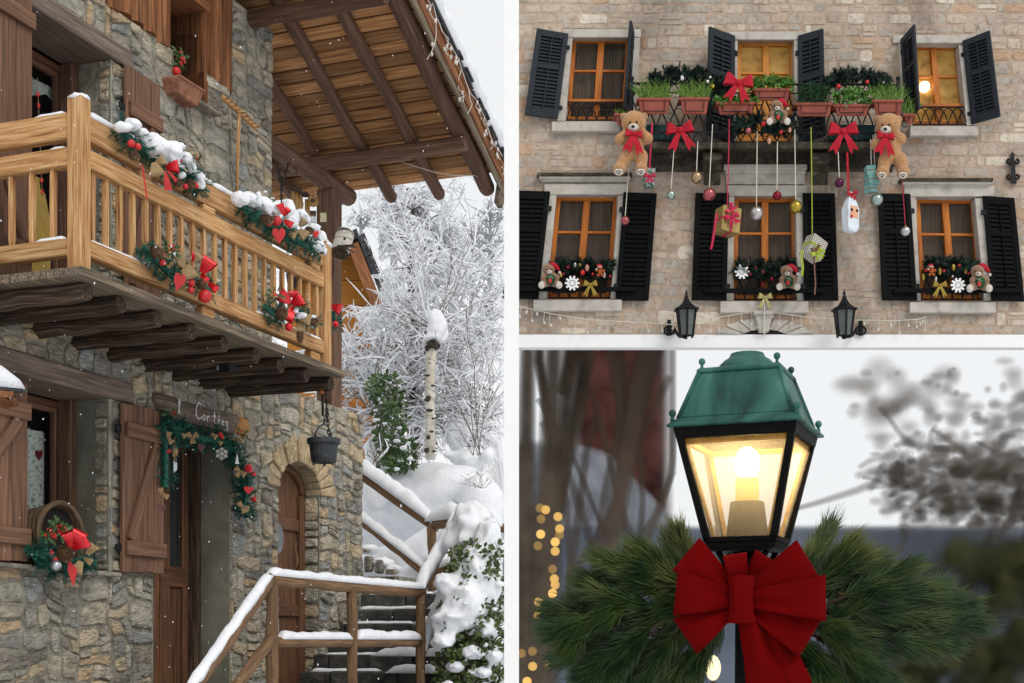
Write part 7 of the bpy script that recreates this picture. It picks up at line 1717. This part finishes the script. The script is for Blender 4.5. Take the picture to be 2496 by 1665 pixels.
# the red bow
m_vel = flat('scarlet_velvet', (.115, .001, .0012), .95, var=.12, bump=.08, scale=6, spec=.05)
bow = thing('red_velvet_bow', 'large red velvet bow tied below the lit street lamp', 'bow', P(1806, 1460, 3.93))
BD0 = 3.93; kb = BD0 / F; bc_ = P(1806, 1460, BD0); nv = VE((-.14, -1, -.05)).normalized(); xr = VE((1, -.14, 0)).normalized(); zr_ = VE((0, 0, 1))
def lobe(dx, dy, L, hw, dep, off=0, w0=14, fold=.0):
    mb = MB(); d = (xr * dx + zr_ * dy).normalized(); w = nv.cross(d).normalized(); c = bc_ + nv * off
    m = 16; path, wid = [], []
    for i in range(m * 2 + 1):
        s = i / (m * 2); q = math.sin(math.pi * s); path.append(c + d * (L * kb * q ** .9) + nv * (dep * math.sin(2 * math.pi * s) + .012 * q))
        wid.append(w * kb * lerp(w0, hw, q ** .75) + nv * .02 * q * math.cos(math.pi * s) * (1 if dx < 0 else -1))
    vs = []
    for i, p in enumerate(path):
        for j in range(7):
            a = j / 3 - 1; cr = .007 * math.sin(a * 5 + i * .15) * (1 - .6 * math.sin(math.pi * i / (2 * m)))
            vs.append(p + wid[i] * a + nv * cr)
    mb.add(vs, [(i * 7 + j, i * 7 + j + 1, (i + 1) * 7 + j + 1, (i + 1) * 7 + j) for i in range(2 * m) for j in range(6)])
    o = mb.build('loop', m_vel, bow, smooth=True); so_ = o.modifiers.new('s', 'SOLIDIFY'); so_.thickness = .0015
for q in ((-130, 108, 172, 52, .030, .0), (-152, 16, 158, 56, .040, .012), (-131, -88, 162, 52, .032, -.004), (160, 96, 186, 54, .030, .0), (202, 2, 200, 56, .040, .012), (164, -94, 190, 54, .032, -.004), (-14, 100, 110, 30, .03, -.01), (70, 110, 120, 34, .02, -.03)): lobe(*q)
mb = MB(); rg = []
for i in range(9):
    t = i / 8; y = lerp(58, -58, t); hw = (34 - 6 * math.sin(math.pi * t)) * kb; bl_ = .03 + .028 * math.sin(math.pi * min(1, max(0, t)))
    rg.append([bc_ + zr_ * y * kb + xr * (hw * a) + nv * (bl_ * math.sqrt(max(0, 1 - (a * .92) ** 2)) + .02 + .003 * math.sin(a * 9)) for a in [j / 6 - 1 for j in range(13)]])
mb.loft(rg, closed=False); o = mb.build('knot', m_vel, bow, smooth=True)
def tail(pts, hws, off):
    mb = MB(); n = len(pts); rg = []
    for i, (x, y) in enumerate(pts):
        c = P(x, y, BD0) + nv * off; rg.append([c + xr * (hws[i] * kb * a) + nv * (.012 * math.cos(a * 2.2) + .006 * math.sin(i * 1.1 + a * 3)) for a in [j / 4 - 1 for j in range(9)]])
    mb.loft(rg, closed=False); mb.build('tail', m_vel, bow, smooth=True)
tail([(1822, 1500), (1838, 1550), (1852, 1600), (1866, 1650), (1882, 1720)], [24, 34, 40, 46, 52], .02); tail([(1850, 1500), (1882, 1550), (1908, 1600), (1926, 1650), (1940, 1720)], [18, 32, 42, 48, 52], .005); tail([(1822, 1500), (1824, 1560), (1834, 1640), (1842, 1720)], [12, 14, 18, 20], -.005)
# pine garland
gp = thing('pine_garland', 'bushy long-needled pine garland wound behind the red bow on the lamp post', 'garland', P(1800, 1480, 4.2))
SH = [((1700, 1440), (1660, 1318)), ((1690, 1450), (1570, 1352)), ((1650, 1460), (1480, 1372)), ((1640, 1440), (1560, 1400)), ((1610, 1480), (1440, 1420)), ((1580, 1500), (1420, 1470)), ((1540, 1520), (1366, 1490)), ((1500, 1530), (1366, 1540)), ((1470, 1560), (1380, 1600)), ((1580, 1540), (1470, 1620)), ((1650, 1540), (1560, 1640)), ((1700, 1560), (1640, 1650)), ((1710, 1500), (1610, 1430)), ((1440, 1490), (1362, 1510)), ((1620, 1520), (1500, 1560)), ((1540, 1560), (1430, 1650)), ((1720, 1470), (1600, 1500)), ((1700, 1540), (1590, 1580)), ((1740, 1480), (1700, 1620)), ((1560, 1470), (1500, 1430)),
      ((1950, 1430), (2015, 1300)), ((1980, 1440), (2060, 1345)), ((2000, 1450), (2120, 1380)), ((2020, 1470), (2200, 1390)), ((2050, 1480), (2250, 1440)), ((2130, 1490), (2340, 1478)), ((2180, 1500), (2360, 1520)), ((2110, 1510), (2300, 1560)), ((2010, 1500), (2210, 1580)), ((1990, 1530), (2110, 1620)), ((1960, 1560), (2050, 1665)), ((2020, 1520), (2150, 1640)), ((1950, 1580), (1985, 1680)), ((1990, 1480), (2090, 1500)), ((2060, 1470), (2160, 1420)), ((1980, 1460), (2060, 1430)), ((2080, 1490), (2200, 1500)), ((1960, 1500), (2060, 1560)), ((2200, 1490), (2280, 1440)), ((1940, 1560), (1920, 1690))]
SH0 = list(SH)
for a, b in SH0:                               # side shoots thicken every spray
    for _ in range(2): SH.append(((a[0] + R.uniform(-40, 40), a[1] + R.uniform(-30, 50)), (max(1362, lerp(a[0], b[0], R.uniform(.55, .95)) + R.uniform(-35, 35)), lerp(a[1], b[1], R.uniform(.5, .95)) + R.uniform(-40, 55))))
m_pn = mat('pine_needles', [(.28, (.006, .020, .006)), (.45, (.020, .050, .011)), (.6, (.055, .085, .018)), (.82, (.12, .125, .035))], 9, coord='P', bump=0, rough=.45, spec=.35)
mb, br = MB(), MB()
mb2 = MB()
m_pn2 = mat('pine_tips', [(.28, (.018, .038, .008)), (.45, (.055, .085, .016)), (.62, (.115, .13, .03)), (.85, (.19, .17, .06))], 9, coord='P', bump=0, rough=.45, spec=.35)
for a, b in SH:
    dy = R.uniform(-.06, .14); A, B = P(*a, 4.12 + dy * .4), P(*b, 4.12 + dy); d = (B - A); L = d.length; d.normalize(); x, y = perp(d)
    br.tube([A, A.lerp(B, .6) - ZX * .008, B], [.005, .004, .002], 5)
    for _ in range(820):
        t = R.uniform(.12, 1) ** .8; c = A + d * (L * t); an = R.random() * 6.283; o_ = x * math.cos(an) + y * math.sin(an)
        sp = R.uniform(.18, .75) * (1.1 - .35 * t); q = (d + o_ * sp + ZX * .05).normalized(); ln = R.uniform(.07, .118); q2 = (q + d * .35 - ZX * R.uniform(.0, .25)).normalized(); w = perp(q)[R.randrange(2)] * .0013
        m1 = c + q * ln * .55; e = m1 + (q2 + VE((R.gauss(0, .16), R.gauss(0, .16), R.gauss(0, .16)))) * ln * .5
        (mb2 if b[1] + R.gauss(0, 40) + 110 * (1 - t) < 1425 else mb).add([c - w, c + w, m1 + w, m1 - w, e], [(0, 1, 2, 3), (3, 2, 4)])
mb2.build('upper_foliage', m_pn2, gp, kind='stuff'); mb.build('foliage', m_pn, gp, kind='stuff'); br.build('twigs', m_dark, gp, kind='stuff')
pinecone(P(1948, 1648, 4.05), 22 * 4.05 / F, VE((.5, 0, -1)), gp, m_dark, 1.6)
